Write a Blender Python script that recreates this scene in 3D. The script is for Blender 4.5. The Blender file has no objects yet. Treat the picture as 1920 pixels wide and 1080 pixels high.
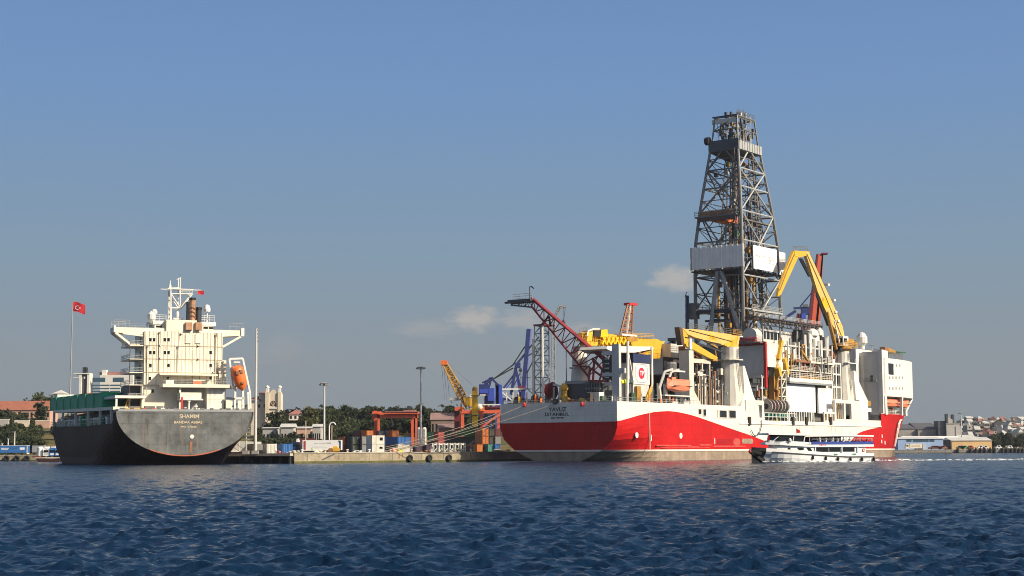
import bpy, bmesh, math, random
import numpy as np
from mathutils import Vector, Matrix, Quaternion
random.seed(7)
S = bpy.context.scene
COL = S.collection
R = math.radians

# ------------------------------------------------------------------ camera
FOC, CAMH = 3000.0, 2.75                       # focal length in photo pixels, eye height over the water (m)
PITCH, ROLL = math.atan(306 / FOC), R(0.3)
cam_d = bpy.data.cameras.new('camera')
cam = bpy.data.objects.new('camera', cam_d)
COL.objects.link(cam)
cam_d.sensor_width = 36
cam_d.lens = 36 * FOC / 1920
cam_d.clip_start = 0.5
cam_d.clip_end = 30000
cam.matrix_world = Matrix.Translation((0, 0, CAMH)) @ Matrix.Rotation(math.pi / 2 + PITCH, 4, 'X') @ Matrix.Rotation(-ROLL, 4, 'Z')
S.camera = cam
CM = cam.matrix_world.to_3x3()
EYE = Vector((0, 0, CAMH))


def ray(px, py):
    return CM @ Vector(((px - 960) / FOC, -(py - 540) / FOC, -1))


def PX(px, py, D):
    """world point at depth D (metres along +Y) seen at a photo measurement"""
    d = ray(px, py)
    return EYE + d * (D / d.y)


class Frame:
    """a ship's own axes: x forward, y to port, z up"""
    def __init__(s, o, ang):
        s.o = Vector(o); s.ang = ang; s.Rm = Matrix.Rotation(ang, 3, 'Z')

    def _go(s, px, py, ax, val):
        d = s.Rm.transposed() @ ray(px, py); o = s.Rm.transposed() @ (EYE - s.o)
        return o + d * ((val - o[ax]) / d[ax])

    def v(s, px, py, v=0.0): return s._go(px, py, 1, v)
    def u(s, px, py, u=0.0): return s._go(px, py, 0, u)
    def w(s, p): return s.o + s.Rm @ Vector(p)


# ------------------------------------------------------------------ materials
MATS = {}


def paint(name, rgb, rough=0.5, var=0.12, scale=0.35, rust=0.0, rustcol=(0.16, 0.06, 0.025), streak=0.0, metal=0.0, ridge=0.0, spec=0.5, bump=0.0, plates=0.0):
    m = bpy.data.materials.new(name); m.use_nodes = True
    nt = m.node_tree; N = nt.nodes; L = nt.links
    b = N['Principled BSDF']
    b.inputs['Roughness'].default_value = rough
    b.inputs['Metallic'].default_value = metal
    b.inputs['Specular IOR Level'].default_value = spec
    tc = N.new('ShaderNodeTexCoord')
    n1 = N.new('ShaderNodeTexNoise'); n1.inputs['Scale'].default_value = scale; n1.inputs['Detail'].default_value = 6; n1.inputs['Roughness'].default_value = 0.65
    L.new(tc.outputs['Object'], n1.inputs['Vector'])
    r1 = N.new('ShaderNodeMapRange'); r1.inputs['From Min'].default_value = 0.3; r1.inputs['From Max'].default_value = 0.7
    r1.inputs['To Min'].default_value = 1 - var; r1.inputs['To Max'].default_value = 1 + var * 0.5
    L.new(n1.outputs['Fac'], r1.inputs['Value'])
    mul = N.new('ShaderNodeMix'); mul.data_type = 'RGBA'; mul.blend_type = 'MULTIPLY'; mul.inputs['Factor'].default_value = 1
    mul.inputs[6].default_value = (*rgb, 1)
    L.new(r1.outputs['Result'], mul.inputs[7])
    out = mul.outputs[2]
    if streak or rust:
        mp = N.new('ShaderNodeMapping'); mp.inputs['Scale'].default_value = (0.9, 0.9, 0.06)
        L.new(tc.outputs['Object'], mp.inputs['Vector'])
        n2 = N.new('ShaderNodeTexNoise'); n2.inputs['Scale'].default_value = 1.3; n2.inputs['Detail'].default_value = 5
        L.new(mp.outputs['Vector'], n2.inputs['Vector'])
        r2 = N.new('ShaderNodeMapRange'); r2.inputs['From Min'].default_value = 0.55; r2.inputs['From Max'].default_value = 0.8
        r2.inputs['To Max'].default_value = max(rust, streak)
        L.new(n2.outputs['Fac'], r2.inputs['Value'])
        mx = N.new('ShaderNodeMix'); mx.data_type = 'RGBA'
        L.new(r2.outputs['Result'], mx.inputs['Factor']); L.new(out, mx.inputs[6])
        mx.inputs[7].default_value = (*(rustcol if rust else tuple(c * 0.45 for c in rgb)), 1)
        out = mx.outputs[2]
    if plates:                                   # welded plate seams: thin lines, each plate a touch different
        sx = N.new('ShaderNodeSeparateXYZ'); L.new(tc.outputs['Object'], sx.inputs[0]); ad = N.new('ShaderNodeMath'); L.new(sx.outputs[0], ad.inputs[0]); L.new(sx.outputs[1], ad.inputs[1])
        cb = N.new('ShaderNodeCombineXYZ'); L.new(ad.outputs[0], cb.inputs[0]); L.new(sx.outputs[2], cb.inputs[1])
        bk = N.new('ShaderNodeTexBrick'); L.new(cb.outputs[0], bk.inputs['Vector']); bk.inputs['Scale'].default_value = 1; bk.inputs['Brick Width'].default_value = 9; bk.inputs['Row Height'].default_value = 2.4; bk.inputs['Mortar Size'].default_value = 0.05
        bk.inputs['Color1'].default_value = (1, 1, 1, 1); bk.inputs['Color2'].default_value = (1 - plates * .5,) * 3 + (1,); bk.inputs['Mortar'].default_value = (1 - plates * 1.6,) * 3 + (1,)
        mp_ = N.new('ShaderNodeMix'); mp_.data_type = 'RGBA'; mp_.blend_type = 'MULTIPLY'; mp_.inputs['Factor'].default_value = 1; L.new(out, mp_.inputs[6]); L.new(bk.outputs['Color'], mp_.inputs[7]); out = mp_.outputs[2]
    L.new(out, b.inputs['Base Color'])
    if ridge or bump:
        bp = N.new('ShaderNodeBump'); bp.inputs['Strength'].default_value = 0.6
        if ridge:
            wv = N.new('ShaderNodeTexWave'); wv.inputs['Scale'].default_value = ridge; wv.bands_direction = 'DIAGONAL'
            mp3 = N.new('ShaderNodeMapping'); mp3.inputs['Scale'].default_value = (1, 1, 0)
            L.new(tc.outputs['Object'], mp3.inputs['Vector']); L.new(mp3.outputs['Vector'], wv.inputs['Vector'])
            L.new(wv.outputs['Fac'], bp.inputs['Height']); bp.inputs['Distance'].default_value = 0.12
        else:
            n4 = N.new('ShaderNodeTexNoise'); n4.inputs['Scale'].default_value = bump; n4.inputs['Detail'].default_value = 6
            L.new(tc.outputs['Object'], n4.inputs['Vector']); L.new(n4.outputs['Fac'], bp.inputs['Height']); bp.inputs['Distance'].default_value = 0.3 if bump > 1 else 0.16
        L.new(bp.outputs['Normal'], b.inputs['Normal'])
    MATS[name] = m
    return m


paint('white', (0.76, 0.73, 0.66), 0.5, 0.14, 0.25, rust=0.35, rustcol=(0.46, 0.36, 0.26), spec=0.35)
paint('white_clean', (0.80, 0.80, 0.78), 0.4, 0.06)
paint('white_rusty', (0.74, 0.71, 0.63), 0.5, 0.16, 0.3, rust=0.5)
paint('cream', (0.80, 0.735, 0.585), 0.5, 0.12, 0.3, rust=0.16, rustcol=(0.44, 0.31, 0.17))
paint('cream_dirty', (0.62, 0.57, 0.47), 0.6, 0.25, 0.6, rust=0.5)
paint('hull_red', (0.52, 0.012, 0.012), 0.45, 0.18, 0.12, streak=0.4, spec=0.22, plates=0.14, bump=0.5)
paint('hull_scuff', (0.55, 0.09, 0.07), 0.6, 0.4, 0.5, spec=0.2)
paint('hull_patch', (0.36, 0.012, 0.014), 0.5, 0.2, 0.4, spec=0.2)
paint('crane_white', (0.60, 0.57, 0.50), 0.5, 0.14, 0.3, rust=0.35, rustcol=(0.34, 0.25, 0.17))
paint('seam', (0.38, 0.30, 0.19), 0.7, 0.3, 0.5)
paint('boot_top', (0.33, 0.25, 0.18), 0.7, 0.35, 0.4, streak=0.6, plates=0.3)
paint('hull_white', (0.78, 0.74, 0.65), 0.45, 0.12, 0.15, rust=0.4, rustcol=(0.52, 0.40, 0.28), spec=0.35, plates=0.12, bump=0.5)
paint('stripe_white', (0.75, 0.68, 0.6), 0.5, 0.15, 0.3)
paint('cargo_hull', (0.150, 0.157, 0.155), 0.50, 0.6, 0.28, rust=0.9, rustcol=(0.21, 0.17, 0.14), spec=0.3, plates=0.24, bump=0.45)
paint('cargo_side', (0.072, 0.034, 0.022), 0.6, 0.6, 0.05, rust=0.8, rustcol=(0.10, 0.055, 0.038), spec=0.12, plates=0.25)  # hull paint again, made darker and browner for the shaded sides
paint('funnel_tan', (0.44, 0.23, 0.12), 0.6, 0.4, 0.8)
paint('cargo_boot', (0.055, 0.020, 0.018), 0.6, 0.4, 0.3, streak=0.4)
paint('cargo_line', (0.45, 0.11, 0.05), 0.6, 0.3, 0.4)
paint('grey', (0.30, 0.31, 0.31), 0.5, 0.15, 0.4)
paint('grey_light', (0.56, 0.55, 0.51), 0.5, 0.12, 0.3, streak=0.2)
paint('white_panel', (0.86, 0.85, 0.80), 0.5, 0.1, 0.3, ridge=1.6, spec=0.3)
paint('grey_panel', (0.60, 0.59, 0.55), 0.5, 0.12, 0.3, ridge=1.6)
paint('grey_dark', (0.075, 0.08, 0.085), 0.5, 0.2, 0.4)
paint('steel', (0.165, 0.165, 0.16), 0.5, 0.35, 0.5, rust=0.5, rustcol=(0.19, 0.135, 0.09))
paint('steel_light', (0.40, 0.41, 0.40), 0.5, 0.25, 0.5, rust=0.2)
paint('steel_dark', (0.035, 0.038, 0.045), 0.5, 0.3, 0.5)
paint('black', (0.012, 0.012, 0.013), 0.6, 0.2)
paint('rubber', (0.018, 0.016, 0.015), 0.8, 0.3, 1.0)
paint('yellow', (0.72, 0.40, 0.035), 0.42, 0.12, 0.4, streak=0.2)
paint('yellow_pale', (0.74, 0.47, 0.13), 0.42, 0.12, 0.3, streak=0.2)
paint('yellow_deep', (0.78, 0.44, 0.01), 0.45, 0.10)
paint('ochre', (0.42, 0.22, 0.04), 0.5, 0.3, 0.5, rust=0.3)
paint('brown_pipe', (0.10, 0.060, 0.040), 0.5, 0.35, 0.4, rust=0.4)
paint('gold_pipe', (0.52, 0.30, 0.08), 0.4, 0.3, 0.4)
paint('rust', (0.30, 0.13, 0.06), 0.7, 0.4, 0.7)
paint('orange', (0.80, 0.17, 0.035), 0.4, 0.12)
paint('orange_pale', (0.80, 0.24, 0.13), 0.4, 0.1)
paint('orange_box', (0.70, 0.20, 0.04), 0.5, 0.15, 0.6, streak=0.3, ridge=4)
paint('red', (0.55, 0.03, 0.03), 0.45, 0.15)
paint('red_orange', (0.70, 0.13, 0.06), 0.5, 0.2, 0.3, streak=0.3)
paint('maroon', (0.16, 0.018, 0.022), 0.5, 0.2)
paint('red_truss', (0.26, 0.028, 0.035), 0.5, 0.3)
paint('maroon_box', (0.15, 0.035, 0.03), 0.5, 0.2, 0.6, streak=0.3, ridge=4)
paint('red_box', (0.42, 0.06, 0.045), 0.5, 0.2, 0.6, streak=0.3, ridge=4)
paint('navy_box', (0.02, 0.05, 0.13), 0.5, 0.2, 0.6, streak=0.3, ridge=4)
paint('blue_box', (0.025, 0.15, 0.45), 0.45, 0.15, 0.6, streak=0.2, ridge=4)
paint('grey_box', (0.30, 0.30, 0.29), 0.5, 0.2, 0.6, streak=0.3, ridge=4)
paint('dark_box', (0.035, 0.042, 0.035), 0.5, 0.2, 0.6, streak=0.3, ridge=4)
paint('teal_box', (0.08, 0.30, 0.24), 0.5, 0.2, 0.6, streak=0.3, ridge=4)
paint('green_box', (0.02, 0.45, 0.22), 0.5, 0.25, 0.5, streak=0.3, ridge=3)
paint('lime_box', (0.05, 0.42, 0.16), 0.5, 0.2, 0.6, ridge=4)
paint('white_box', (0.80, 0.77, 0.68), 0.5, 0.2, 0.8, rust=0.3, ridge=4)
paint('purple_box', (0.07, 0.03, 0.06), 0.5, 0.2, 0.6, ridge=4)
paint('navy', (0.022, 0.032, 0.09), 0.5, 0.2)
paint('crane_blue', (0.045, 0.085, 0.48), 0.5, 0.2, 0.3, streak=0.2)
paint('boom_blue', (0.20, 0.215, 0.62), 0.5, 0.15, 0.2)
paint('crane_blue_dark', (0.022, 0.036, 0.15), 0.5, 0.2)
paint('awning_blue', (0.012, 0.045, 0.28), 0.5, 0.15)
paint('glass_dark', (0.012, 0.014, 0.016), 0.08, 0.1)
paint('glass_blue', (0.05, 0.10, 0.14), 0.1, 0.1)
paint('depot_brown', (0.24, 0.165, 0.14), 0.9, 0.3, 0.2)
paint('depot_roof', (0.27, 0.17, 0.15), 0.9, 0.3, 0.2)
paint('concrete', (0.34, 0.285, 0.195), 0.85, 0.38, 0.35, rust=0.55, rustcol=(0.16, 0.11, 0.06), bump=1.5)
paint('concrete_top', (0.45, 0.40, 0.32), 0.9, 0.2, 0.2)
paint('concrete_grey', (0.30, 0.28, 0.25), 0.85, 0.3, 0.2, streak=0.4)
paint('asphalt', (0.10, 0.095, 0.085), 0.9, 0.3, 0.1)
paint('algae', (0.10, 0.10, 0.025), 0.8, 0.5, 0.8)
paint('roof_red', (0.33, 0.12, 0.075), 0.8, 0.25, 0.4)
paint('roof_rose', (0.33, 0.15, 0.13), 0.8, 0.25, 0.4)
paint('roof_grey', (0.095, 0.092, 0.105), 0.8, 0.2, 0.1)
paint('roof_pale', (0.55, 0.54, 0.5), 0.7, 0.2, 0.2)
paint('plaster', (0.66, 0.57, 0.44), 0.85, 0.15, 0.2)
paint('plaster_pink', (0.52, 0.33, 0.25), 0.85, 0.15, 0.2)
paint('plaster_white', (0.70, 0.68, 0.62), 0.85, 0.12, 0.2)
paint('plaster_grey', (0.42, 0.40, 0.37), 0.85, 0.15, 0.2)
paint('plaster_orange', (0.72, 0.47, 0.22), 0.8, 0.15, 0.1)
paint('shed_blue', (0.32, 0.44, 0.66), 0.6, 0.12, 0.1, streak=0.2)
paint('bark', (0.09, 0.065, 0.045), 0.9, 0.3, 1)
paint('rope', (0.36, 0.30, 0.23), 0.9, 0.2, 1)
paint('tarp_green', (0.02, 0.11, 0.04), 0.7, 0.3, 0.7)
paint('flag_red', (0.55, 0.015, 0.025), 0.8, 0.15, 0.5)
paint('skin', (0.45, 0.25, 0.17), 0.6, 0.1)
paint('run_stain', (0.58, 0.44, 0.33), 0.7, 0.3, 0.6)
paint('shirt_white', (0.86, 0.86, 0.86), 0.8, 0.1)
paint('shirt_red', (0.55, 0.07, 0.06), 0.8, 0.1)
paint('hi_vis', (0.65, 0.75, 0.05), 0.8, 0.1)
paint('ink', (0.015, 0.015, 0.025), 0.6, 0.1)
paint('letter_cream', (0.60, 0.50, 0.34), 0.6, 0.15)
paint('letter_red', (0.65, 0.02, 0.05), 0.5, 0.05)
paint('letter_grey', (0.30, 0.29, 0.27), 0.6, 0.05)
paint('sand', (0.55, 0.44, 0.26), 0.9, 0.2, 0.6)


def leaf_mat(name, c1, c2):
    m = bpy.data.materials.new(name); m.use_nodes = True
    N = m.node_tree.nodes; L = m.node_tree.links; b = N['Principled BSDF']
    b.inputs['Roughness'].default_value = 0.75; b.inputs['Specular IOR Level'].default_value = 0.2
    oi = N.new('ShaderNodeObjectInfo'); tc = N.new('ShaderNodeTexCoord')
    n = N.new('ShaderNodeTexNoise'); n.inputs['Scale'].default_value = 0.55; n.inputs['Detail'].default_value = 3
    L.new(tc.outputs['Object'], n.inputs['Vector'])
    a = N.new('ShaderNodeMath'); a.operation = 'ADD'
    sc = N.new('ShaderNodeMath'); sc.operation = 'MULTIPLY_ADD'; sc.inputs[1].default_value = 0.9; sc.inputs[2].default_value = -0.45
    L.new(oi.outputs['Random'], sc.inputs[0])
    L.new(sc.outputs[0], a.inputs[0]); L.new(n.outputs['Fac'], a.inputs[1])
    mx = N.new('ShaderNodeMix'); mx.data_type = 'RGBA'; mx.inputs[6].default_value = (*c1, 1); mx.inputs[7].default_value = (*c2, 1)
    L.new(a.outputs[0], mx.inputs['Factor']); L.new(mx.outputs[2], b.inputs['Base Color'])
    tr = N.new('ShaderNodeBsdfTranslucent'); L.new(mx.outputs[2], tr.inputs['Color']); ms = N.new('ShaderNodeMixShader'); ms.inputs[0].default_value = 0.4
    L.new(b.outputs[0], ms.inputs[1]); L.new(tr.outputs[0], ms.inputs[2]); L.new(ms.outputs[0], N['Material Output'].inputs['Surface'])
    MATS[name] = m


leaf_mat('leaf', (0.052, 0.070, 0.036), (0.100, 0.115, 0.055))
leaf_mat('leaf_dark', (0.046, 0.060, 0.036), (0.078, 0.092, 0.048))
leaf_mat('leaf_yellow', (0.090, 0.105, 0.040), (0.170, 0.160, 0.070))


# ------------------------------------------------------------------ mesh building
def V3(p): return Vector(p)


class MB:
    def __init__(s, m='white'):
        s.V = []; s.F = []; s.M = []; s.m = m

    def use(s, m): s.m = m; return s

    def face(s, pts):
        i = len(s.V); s.V += [tuple(p) for p in pts]; s.F.append(tuple(range(i, i + len(pts)))); s.M.append(s.m); return s

    def mesh(s, verts, faces, m=None):
        i = len(s.V); s.V += [tuple(p) for p in verts]
        for f in faces: s.F.append(tuple(i + k for k in f)); s.M.append(m or s.m)
        return s

    def hexa(s, p):
        return s.mesh(p, [(0, 3, 2, 1), (4, 5, 6, 7), (0, 1, 5, 4), (1, 2, 6, 5), (2, 3, 7, 6), (3, 0, 4, 7)])

    def box(s, x0, x1, y0, y1, z0, z1):
        return s.hexa([(x0, y0, z0), (x1, y0, z0), (x1, y1, z0), (x0, y1, z0), (x0, y0, z1), (x1, y0, z1), (x1, y1, z1), (x0, y1, z1)])

    def bar(s, p, q, w, h=None, w2=None, h2=None):
        """rectangular beam from p to q; h is measured in the most upright direction"""
        p, q = V3(p), V3(q); h = h or w; w2 = w2 or w; h2 = h2 or (h if w2 == w else w2)
        d = (q - p)
        if d.length < 1e-6: return s
        d.normalize()
        up = Vector((0, 0, 1)) if abs(d.z) < 0.98 else Vector((1, 0, 0))
        a = d.cross(up).normalized(); b = a.cross(d).normalized()
        A = [p + a * sx * w / 2 + b * sz * h / 2 for sx, sz in ((-1, -1), (1, -1), (1, 1), (-1, 1))]
        B = [q + a * sx * w2 / 2 + b * sz * h2 / 2 for sx, sz in ((-1, -1), (1, -1), (1, 1), (-1, 1))]
        return s.mesh(A + B, [(0, 3, 2, 1), (4, 5, 6, 7), (0, 1, 5, 4), (1, 2, 6, 5), (2, 3, 7, 6), (3, 0, 4, 7)][:6])

    def tube(s, p, q, r, r2=None, n=6):
        p, q = V3(p), V3(q); r2 = r if r2 is None else r2
        d = q - p
        if d.length < 1e-6: return s
        d.normalize()
        up = Vector((0, 0, 1)) if abs(d.z) < 0.9 else Vector((1, 0, 0))
        a = d.cross(up).normalized(); b = d.cross(a).normalized()
        c = [(math.cos(2 * math.pi * k / n), math.sin(2 * math.pi * k / n)) for k in range(n)]
        A = [p + (a * x + b * y) * r for x, y in c]; B = [q + (a * x + b * y) * r2 for x, y in c]
        return s.mesh(A + B, [(k, (k + 1) % n, n + (k + 1) % n, n + k) for k in range(n)] + [tuple(range(n))[::-1], tuple(range(n, 2 * n))])

    def path(s, pts, r, n=4):
        for a, b in zip(pts[:-1], pts[1:]): s.tube(a, b, r, r, n)
        return s

    def prism(s, pts, d):
        n = len(pts); d = V3(d); A = [V3(p) for p in pts]; B = [p + d for p in A]
        return s.mesh(A + B, [tuple(range(n))[::-1], tuple(range(n, 2 * n))] + [(k, (k + 1) % n, n + (k + 1) % n, n + k) for k in range(n)])

    def lathe(s, c, prof, n=12):
        """prof: (radius, z) pairs round a vertical axis at c"""
        c = V3(c); vs = []; fs = []
        for r, z in prof:
            vs += [(c.x + r * math.cos(2 * math.pi * k / n), c.y + r * math.sin(2 * math.pi * k / n), c.z + z) for k in range(n)]
        for j in range(len(prof) - 1):
            fs += [(j * n + k, j * n + (k + 1) % n, (j + 1) * n + (k + 1) % n, (j + 1) * n + k) for k in range(n)]
        fs += [tuple(range(n))[::-1], tuple(range((len(prof) - 1) * n, len(prof) * n))]
        return s.mesh(vs, fs)

    def ball(s, c, rx, ry=None, rz=None, n=10, m=7):
        ry = ry or rx; rz = rz or rx; c = V3(c); vs = []; fs = []
        for j in range(m + 1):
            t = math.pi * (j + 0.02) / (m + 0.04)
            vs += [(c.x + rx * math.sin(t) * math.cos(2 * math.pi * k / n), c.y + ry * math.sin(t) * math.sin(2 * math.pi * k / n), c.z - rz * math.cos(t)) for k in range(n)]
        for j in range(m): fs += [(j * n + k, j * n + (k + 1) % n, (j + 1) * n + (k + 1) % n, (j + 1) * n + k) for k in range(n)]
        return s.mesh(vs, fs)

    def rail(s, pts, h=1.1, step=1.6, r=0.035, rails=3):
        for a, b in zip(pts[:-1], pts[1:]):
            a, b = V3(a), V3(b); k = max(1, int((b - a).length / step))
            for i in range(k + 1):
                p = a.lerp(b, i / k); s.tube(p, p + Vector((0, 0, h)), r, r, 4)
            for j in range(rails):
                o = Vector((0, 0, h * (j + 1) / rails)); s.tube(a + o, b + o, r, r, 4)
        return s

    def ladder(s, p, q, w=0.6, r=0.05, step=0.5, side=(1, 0, 0)):
        p, q = V3(p), V3(q); o = V3(side).normalized() * w / 2
        s.tube(p - o, q - o, r, r, 4); s.tube(p + o, q + o, r, r, 4)
        k = int((q - p).length / step)
        for i in range(1, k): c = p.lerp(q, i / k); s.tube(c - o, c + o, r * 0.8, None, 4)
        return s

    def truss(s, A0, A1, B0, B1, k, r, rb=None):
        """planar lattice between chord A0-A1 and chord B0-B1"""
        rb = rb or r * 0.6; A0, A1, B0, B1 = map(V3, (A0, A1, B0, B1))
        s.tube(A0, A1, r, r, 5); s.tube(B0, B1, r, r, 5)
        for i in range(k + 1):
            a, b = A0.lerp(A1, i / k), B0.lerp(B1, i / k); s.tube(a, b, rb, rb, 4)
            if i < k:
                if i % 2: s.tube(a, B0.lerp(B1, (i + 1) / k), rb, rb, 4)
                else: s.tube(b, A0.lerp(A1, (i + 1) / k), rb, rb, 4)
        return s

    def tower(s, base, top, k, r, rb):
        """four-legged lattice between two quads of corners"""
        base = [V3(p) for p in base]; top = [V3(p) for p in top]
        for a, b in zip(base, top): s.tube(a, b, r, r, 5)
        for i in range(k + 1):
            q = [a.lerp(b, i / k) for a, b in zip(base, top)]
            for j in range(4): s.tube(q[j], q[(j + 1) % 4], rb, rb, 4)
            if i < k:
                q2 = [a.lerp(b, (i + 1) / k) for a, b in zip(base, top)]
                for j in range(4):
                    if (i + j) % 2: s.tube(q[j], q2[(j + 1) % 4], rb, rb, 4)
                    else: s.tube(q[(j + 1) % 4], q2[j], rb, rb, 4)
        return s

    def build(s, name, parent=None, smooth=False, loc=None, rot=0.0):
        me = bpy.data.meshes.new(name); me.from_pydata(s.V, [], s.F)
        names = []
        for m in s.M:
            if m not in names: names.append(m)
        for m in names: me.materials.append(MATS[m])
        ix = {m: i for i, m in enumerate(names)}
        me.polygons.foreach_set('material_index', [ix[m] for m in s.M])
        if smooth: me.polygons.foreach_set('use_smooth', [True] * len(s.F))
        bm = bmesh.new(); bm.from_mesh(me)
        bmesh.ops.recalc_face_normals(bm, faces=bm.faces)
        bm.to_mesh(me); bm.free(); me.update()
        o = bpy.data.objects.new(name, me); COL.objects.link(o)
        if parent: o.parent = parent
        if loc is not None: o.location = loc
        if rot: o.rotation_euler = (0, 0, rot)
        return o


def tag(o, label=None, cat=None, group=None, kind=None):
    if label: o['label'] = label
    if cat: o['category'] = cat
    if group: o['group'] = group
    if kind: o['kind'] = kind
    return o


def thing(name, label, cat, loc=(0, 0, 0), rot=0.0, group=None):
    o = bpy.data.objects.new(name, None); COL.objects.link(o)
    o.empty_display_size = 0.5
    o.location = loc; o.rotation_euler = (0, 0, rot)
    return tag(o, label, cat, group)


def copy_tree(o, parent=None):
    c = o.copy(); COL.objects.link(c)
    if parent: c.parent = parent
    for ch in list(o.children): copy_tree(ch, c)
    return c


def lettering(name, text, size, parent, loc, rot, mat, shear=0.0, align='CENTER', sx=1.0, bold=0.0):
    cu = bpy.data.curves.new(name, 'FONT'); cu.body = text; cu.size = size; cu.align_x = align; cu.align_y = 'CENTER'
    cu.extrude = 0.01; cu.shear = shear; cu.offset = bold
    cu.materials.append(MATS[mat])
    o = bpy.data.objects.new(name, cu); COL.objects.link(o)
    me = bpy.data.meshes.new_from_object(o.evaluated_get(bpy.context.evaluated_depsgraph_get())); bpy.data.objects.remove(o)
    o = bpy.data.objects.new(name, me); COL.objects.link(o); o.parent = parent
    o.location = loc; o.rotation_euler = rot; o.scale = (sx, 1, 1)
    return o


def lerp(a, b, t): return a + (b - a) * t
def sstep(t): t = min(1, max(0, t)); return t * t * (3 - 2 * t)
def interp(x, xs, ys): return float(np.interp(x, xs, ys))
# ------------------------------------------------------------------ light and sky
SUN_EL, SUN_PHI = R(33), R(27)                 # elevation; angle from +X towards the viewer
sdir = Vector((math.cos(SUN_EL) * math.cos(SUN_PHI), -math.cos(SUN_EL) * math.sin(SUN_PHI), math.sin(SUN_EL)))
sl = bpy.data.lights.new('sun', 'SUN'); sl.energy = 5.0; sl.angle = R(0.53); sl.color = (1.0, 0.885, 0.70)
so = bpy.data.objects.new('sun', sl); COL.objects.link(so); so.rotation_euler = sdir.to_track_quat('Z', 'Y').to_euler(); so.location = (200, -200, 300)

wd = bpy.data.worlds.new('World'); S.world = wd; wd.use_nodes = True
N = wd.node_tree.nodes; L = wd.node_tree.links
bg = N['Background']; bg.inputs['Strength'].default_value = 0.09
sky = N.new('ShaderNodeTexSky'); sky.sky_type = 'NISHITA'; sky.sun_disc = False
sky.sun_elevation = SUN_EL; sky.sun_rotation = math.atan2(sdir.x, sdir.y)
sky.air_density = 0.9; sky.dust_density = 5.0; sky.ozone_density = 0.6
tc = N.new('ShaderNodeTexCoord'); sp = N.new('ShaderNodeSeparateXYZ')
L.new(tc.outputs['Generated'], sp.inputs[0])
# the summer haze that lies over the horizon: grey by elevation
rp = N.new('ShaderNodeValToRGB'); cr = rp.color_ramp
cr.elements[0].position = 0.0; cr.elements[0].color = (2.366, 2.714, 2.957, 1)
cr.elements[1].position = 0.34; cr.elements[1].color = (1.223, 2.350, 4.875, 1)
for pos, c in ((0.055, (2.487, 2.870, 3.200)), (0.12, (2.131, 3.062, 4.001)), (0.22, (1.583, 2.827, 5.001))):
    e = cr.elements.new(pos); e.color = (*c, 1)
L.new(sp.outputs['Z'], rp.inputs[0])
mr = N.new('ShaderNodeMapRange'); mr.inputs['From Min'].default_value = 0.25; mr.inputs['From Max'].default_value = 0.6
mr.inputs['To Min'].default_value = 0.94; mr.inputs['To Max'].default_value = 0.0
L.new(sp.outputs['Z'], mr.inputs['Value'])
mx = N.new('ShaderNodeMix'); mx.data_type = 'RGBA'
L.new(mr.outputs['Result'], mx.inputs['Factor']); L.new(sky.outputs[0], mx.inputs[6]); L.new(rp.outputs[0], mx.inputs[7])
# a few small low clouds
last = mx.outputs[2]


def cloud(px, py, w, h, dens, seed):
    global last
    c = ray(px, py).normalized()
    right = Vector((c.y, -c.x, 0)).normalized(); up = right.cross(c).normalized()
    def dot(vec, k):
        d = N.new('ShaderNodeVectorMath'); d.operation = 'DOT_PRODUCT'; d.inputs[1].default_value = vec * k
        L.new(tc.outputs['Generated'], d.inputs[0]); return d.outputs['Value']
    a, b = dot(right, FOC / w), dot(up, FOC / h)
    off = up.dot(c) * FOC / h
    cx = N.new('ShaderNodeCombineXYZ'); L.new(a, cx.inputs[0]); L.new(b, cx.inputs[1]); cx.inputs[2].default_value = seed
    ns = N.new('ShaderNodeTexNoise'); ns.inputs['Scale'].default_value = 1.6; ns.inputs['Detail'].default_value = 5; ns.inputs['Roughness'].default_value = 0.55
    L.new(cx.outputs[0], ns.inputs['Vector'])
    ln = N.new('ShaderNodeVectorMath'); ln.operation = 'LENGTH'
    cy = N.new('ShaderNodeCombineXYZ'); L.new(a, cy.inputs[0]); L.new(b, cy.inputs[1]); L.new(cy.outputs[0], ln.inputs[0])
    sub = N.new('ShaderNodeMath'); sub.operation = 'MULTIPLY_ADD'; sub.inputs[1].default_value = -0.55; sub.inputs[2].default_value = 0.34
    L.new(ln.outputs['Value'], sub.inputs[0])
    ad = N.new('ShaderNodeMath'); ad.operation = 'ADD'; L.new(sub.outputs[0], ad.inputs[0]); L.new(ns.outputs['Fac'], ad.inputs[1])
    m2 = N.new('ShaderNodeMapRange'); m2.interpolation_type = 'SMOOTHSTEP'; m2.inputs['From Min'].default_value = 0.16; m2.inputs['From Max'].default_value = 0.74
    m2.inputs['To Max'].default_value = dens
    L.new(ad.outputs[0], m2.inputs['Value'])
    # only on this side of the sky
    fr = N.new('ShaderNodeMath'); fr.operation = 'GREATER_THAN'; fr.inputs[1].default_value = 0.5; L.new(dot(c, 1.0), fr.inputs[0])
    f2 = N.new('ShaderNodeMath'); f2.operation = 'MULTIPLY'; L.new(m2.outputs['Result'], f2.inputs[0]); L.new(fr.outputs[0], f2.inputs[1])
    mc = N.new('ShaderNodeMix'); mc.data_type = 'RGBA'; L.new(f2.outputs[0], mc.inputs['Factor']); L.new(last, mc.inputs[6])
    mc.inputs[7].default_value = (5.3, 4.65, 4.05, 1)
    last = mc.outputs[2]


cloud(893, 597, 54, 24, 0.6, 1.0)
cloud(1268, 523, 52, 26, 0.58, 2.0)
cloud(985, 600, 60, 20, 0.35, 3.0)
cloud(1095, 616, 55, 16, 0.25, 4.0)
cloud(800, 616, 70, 18, 0.2, 5.0)
cloud(530, 655, 60, 30, 0.1, 6.0)
L.new(last, bg.inputs['Color'])

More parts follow.
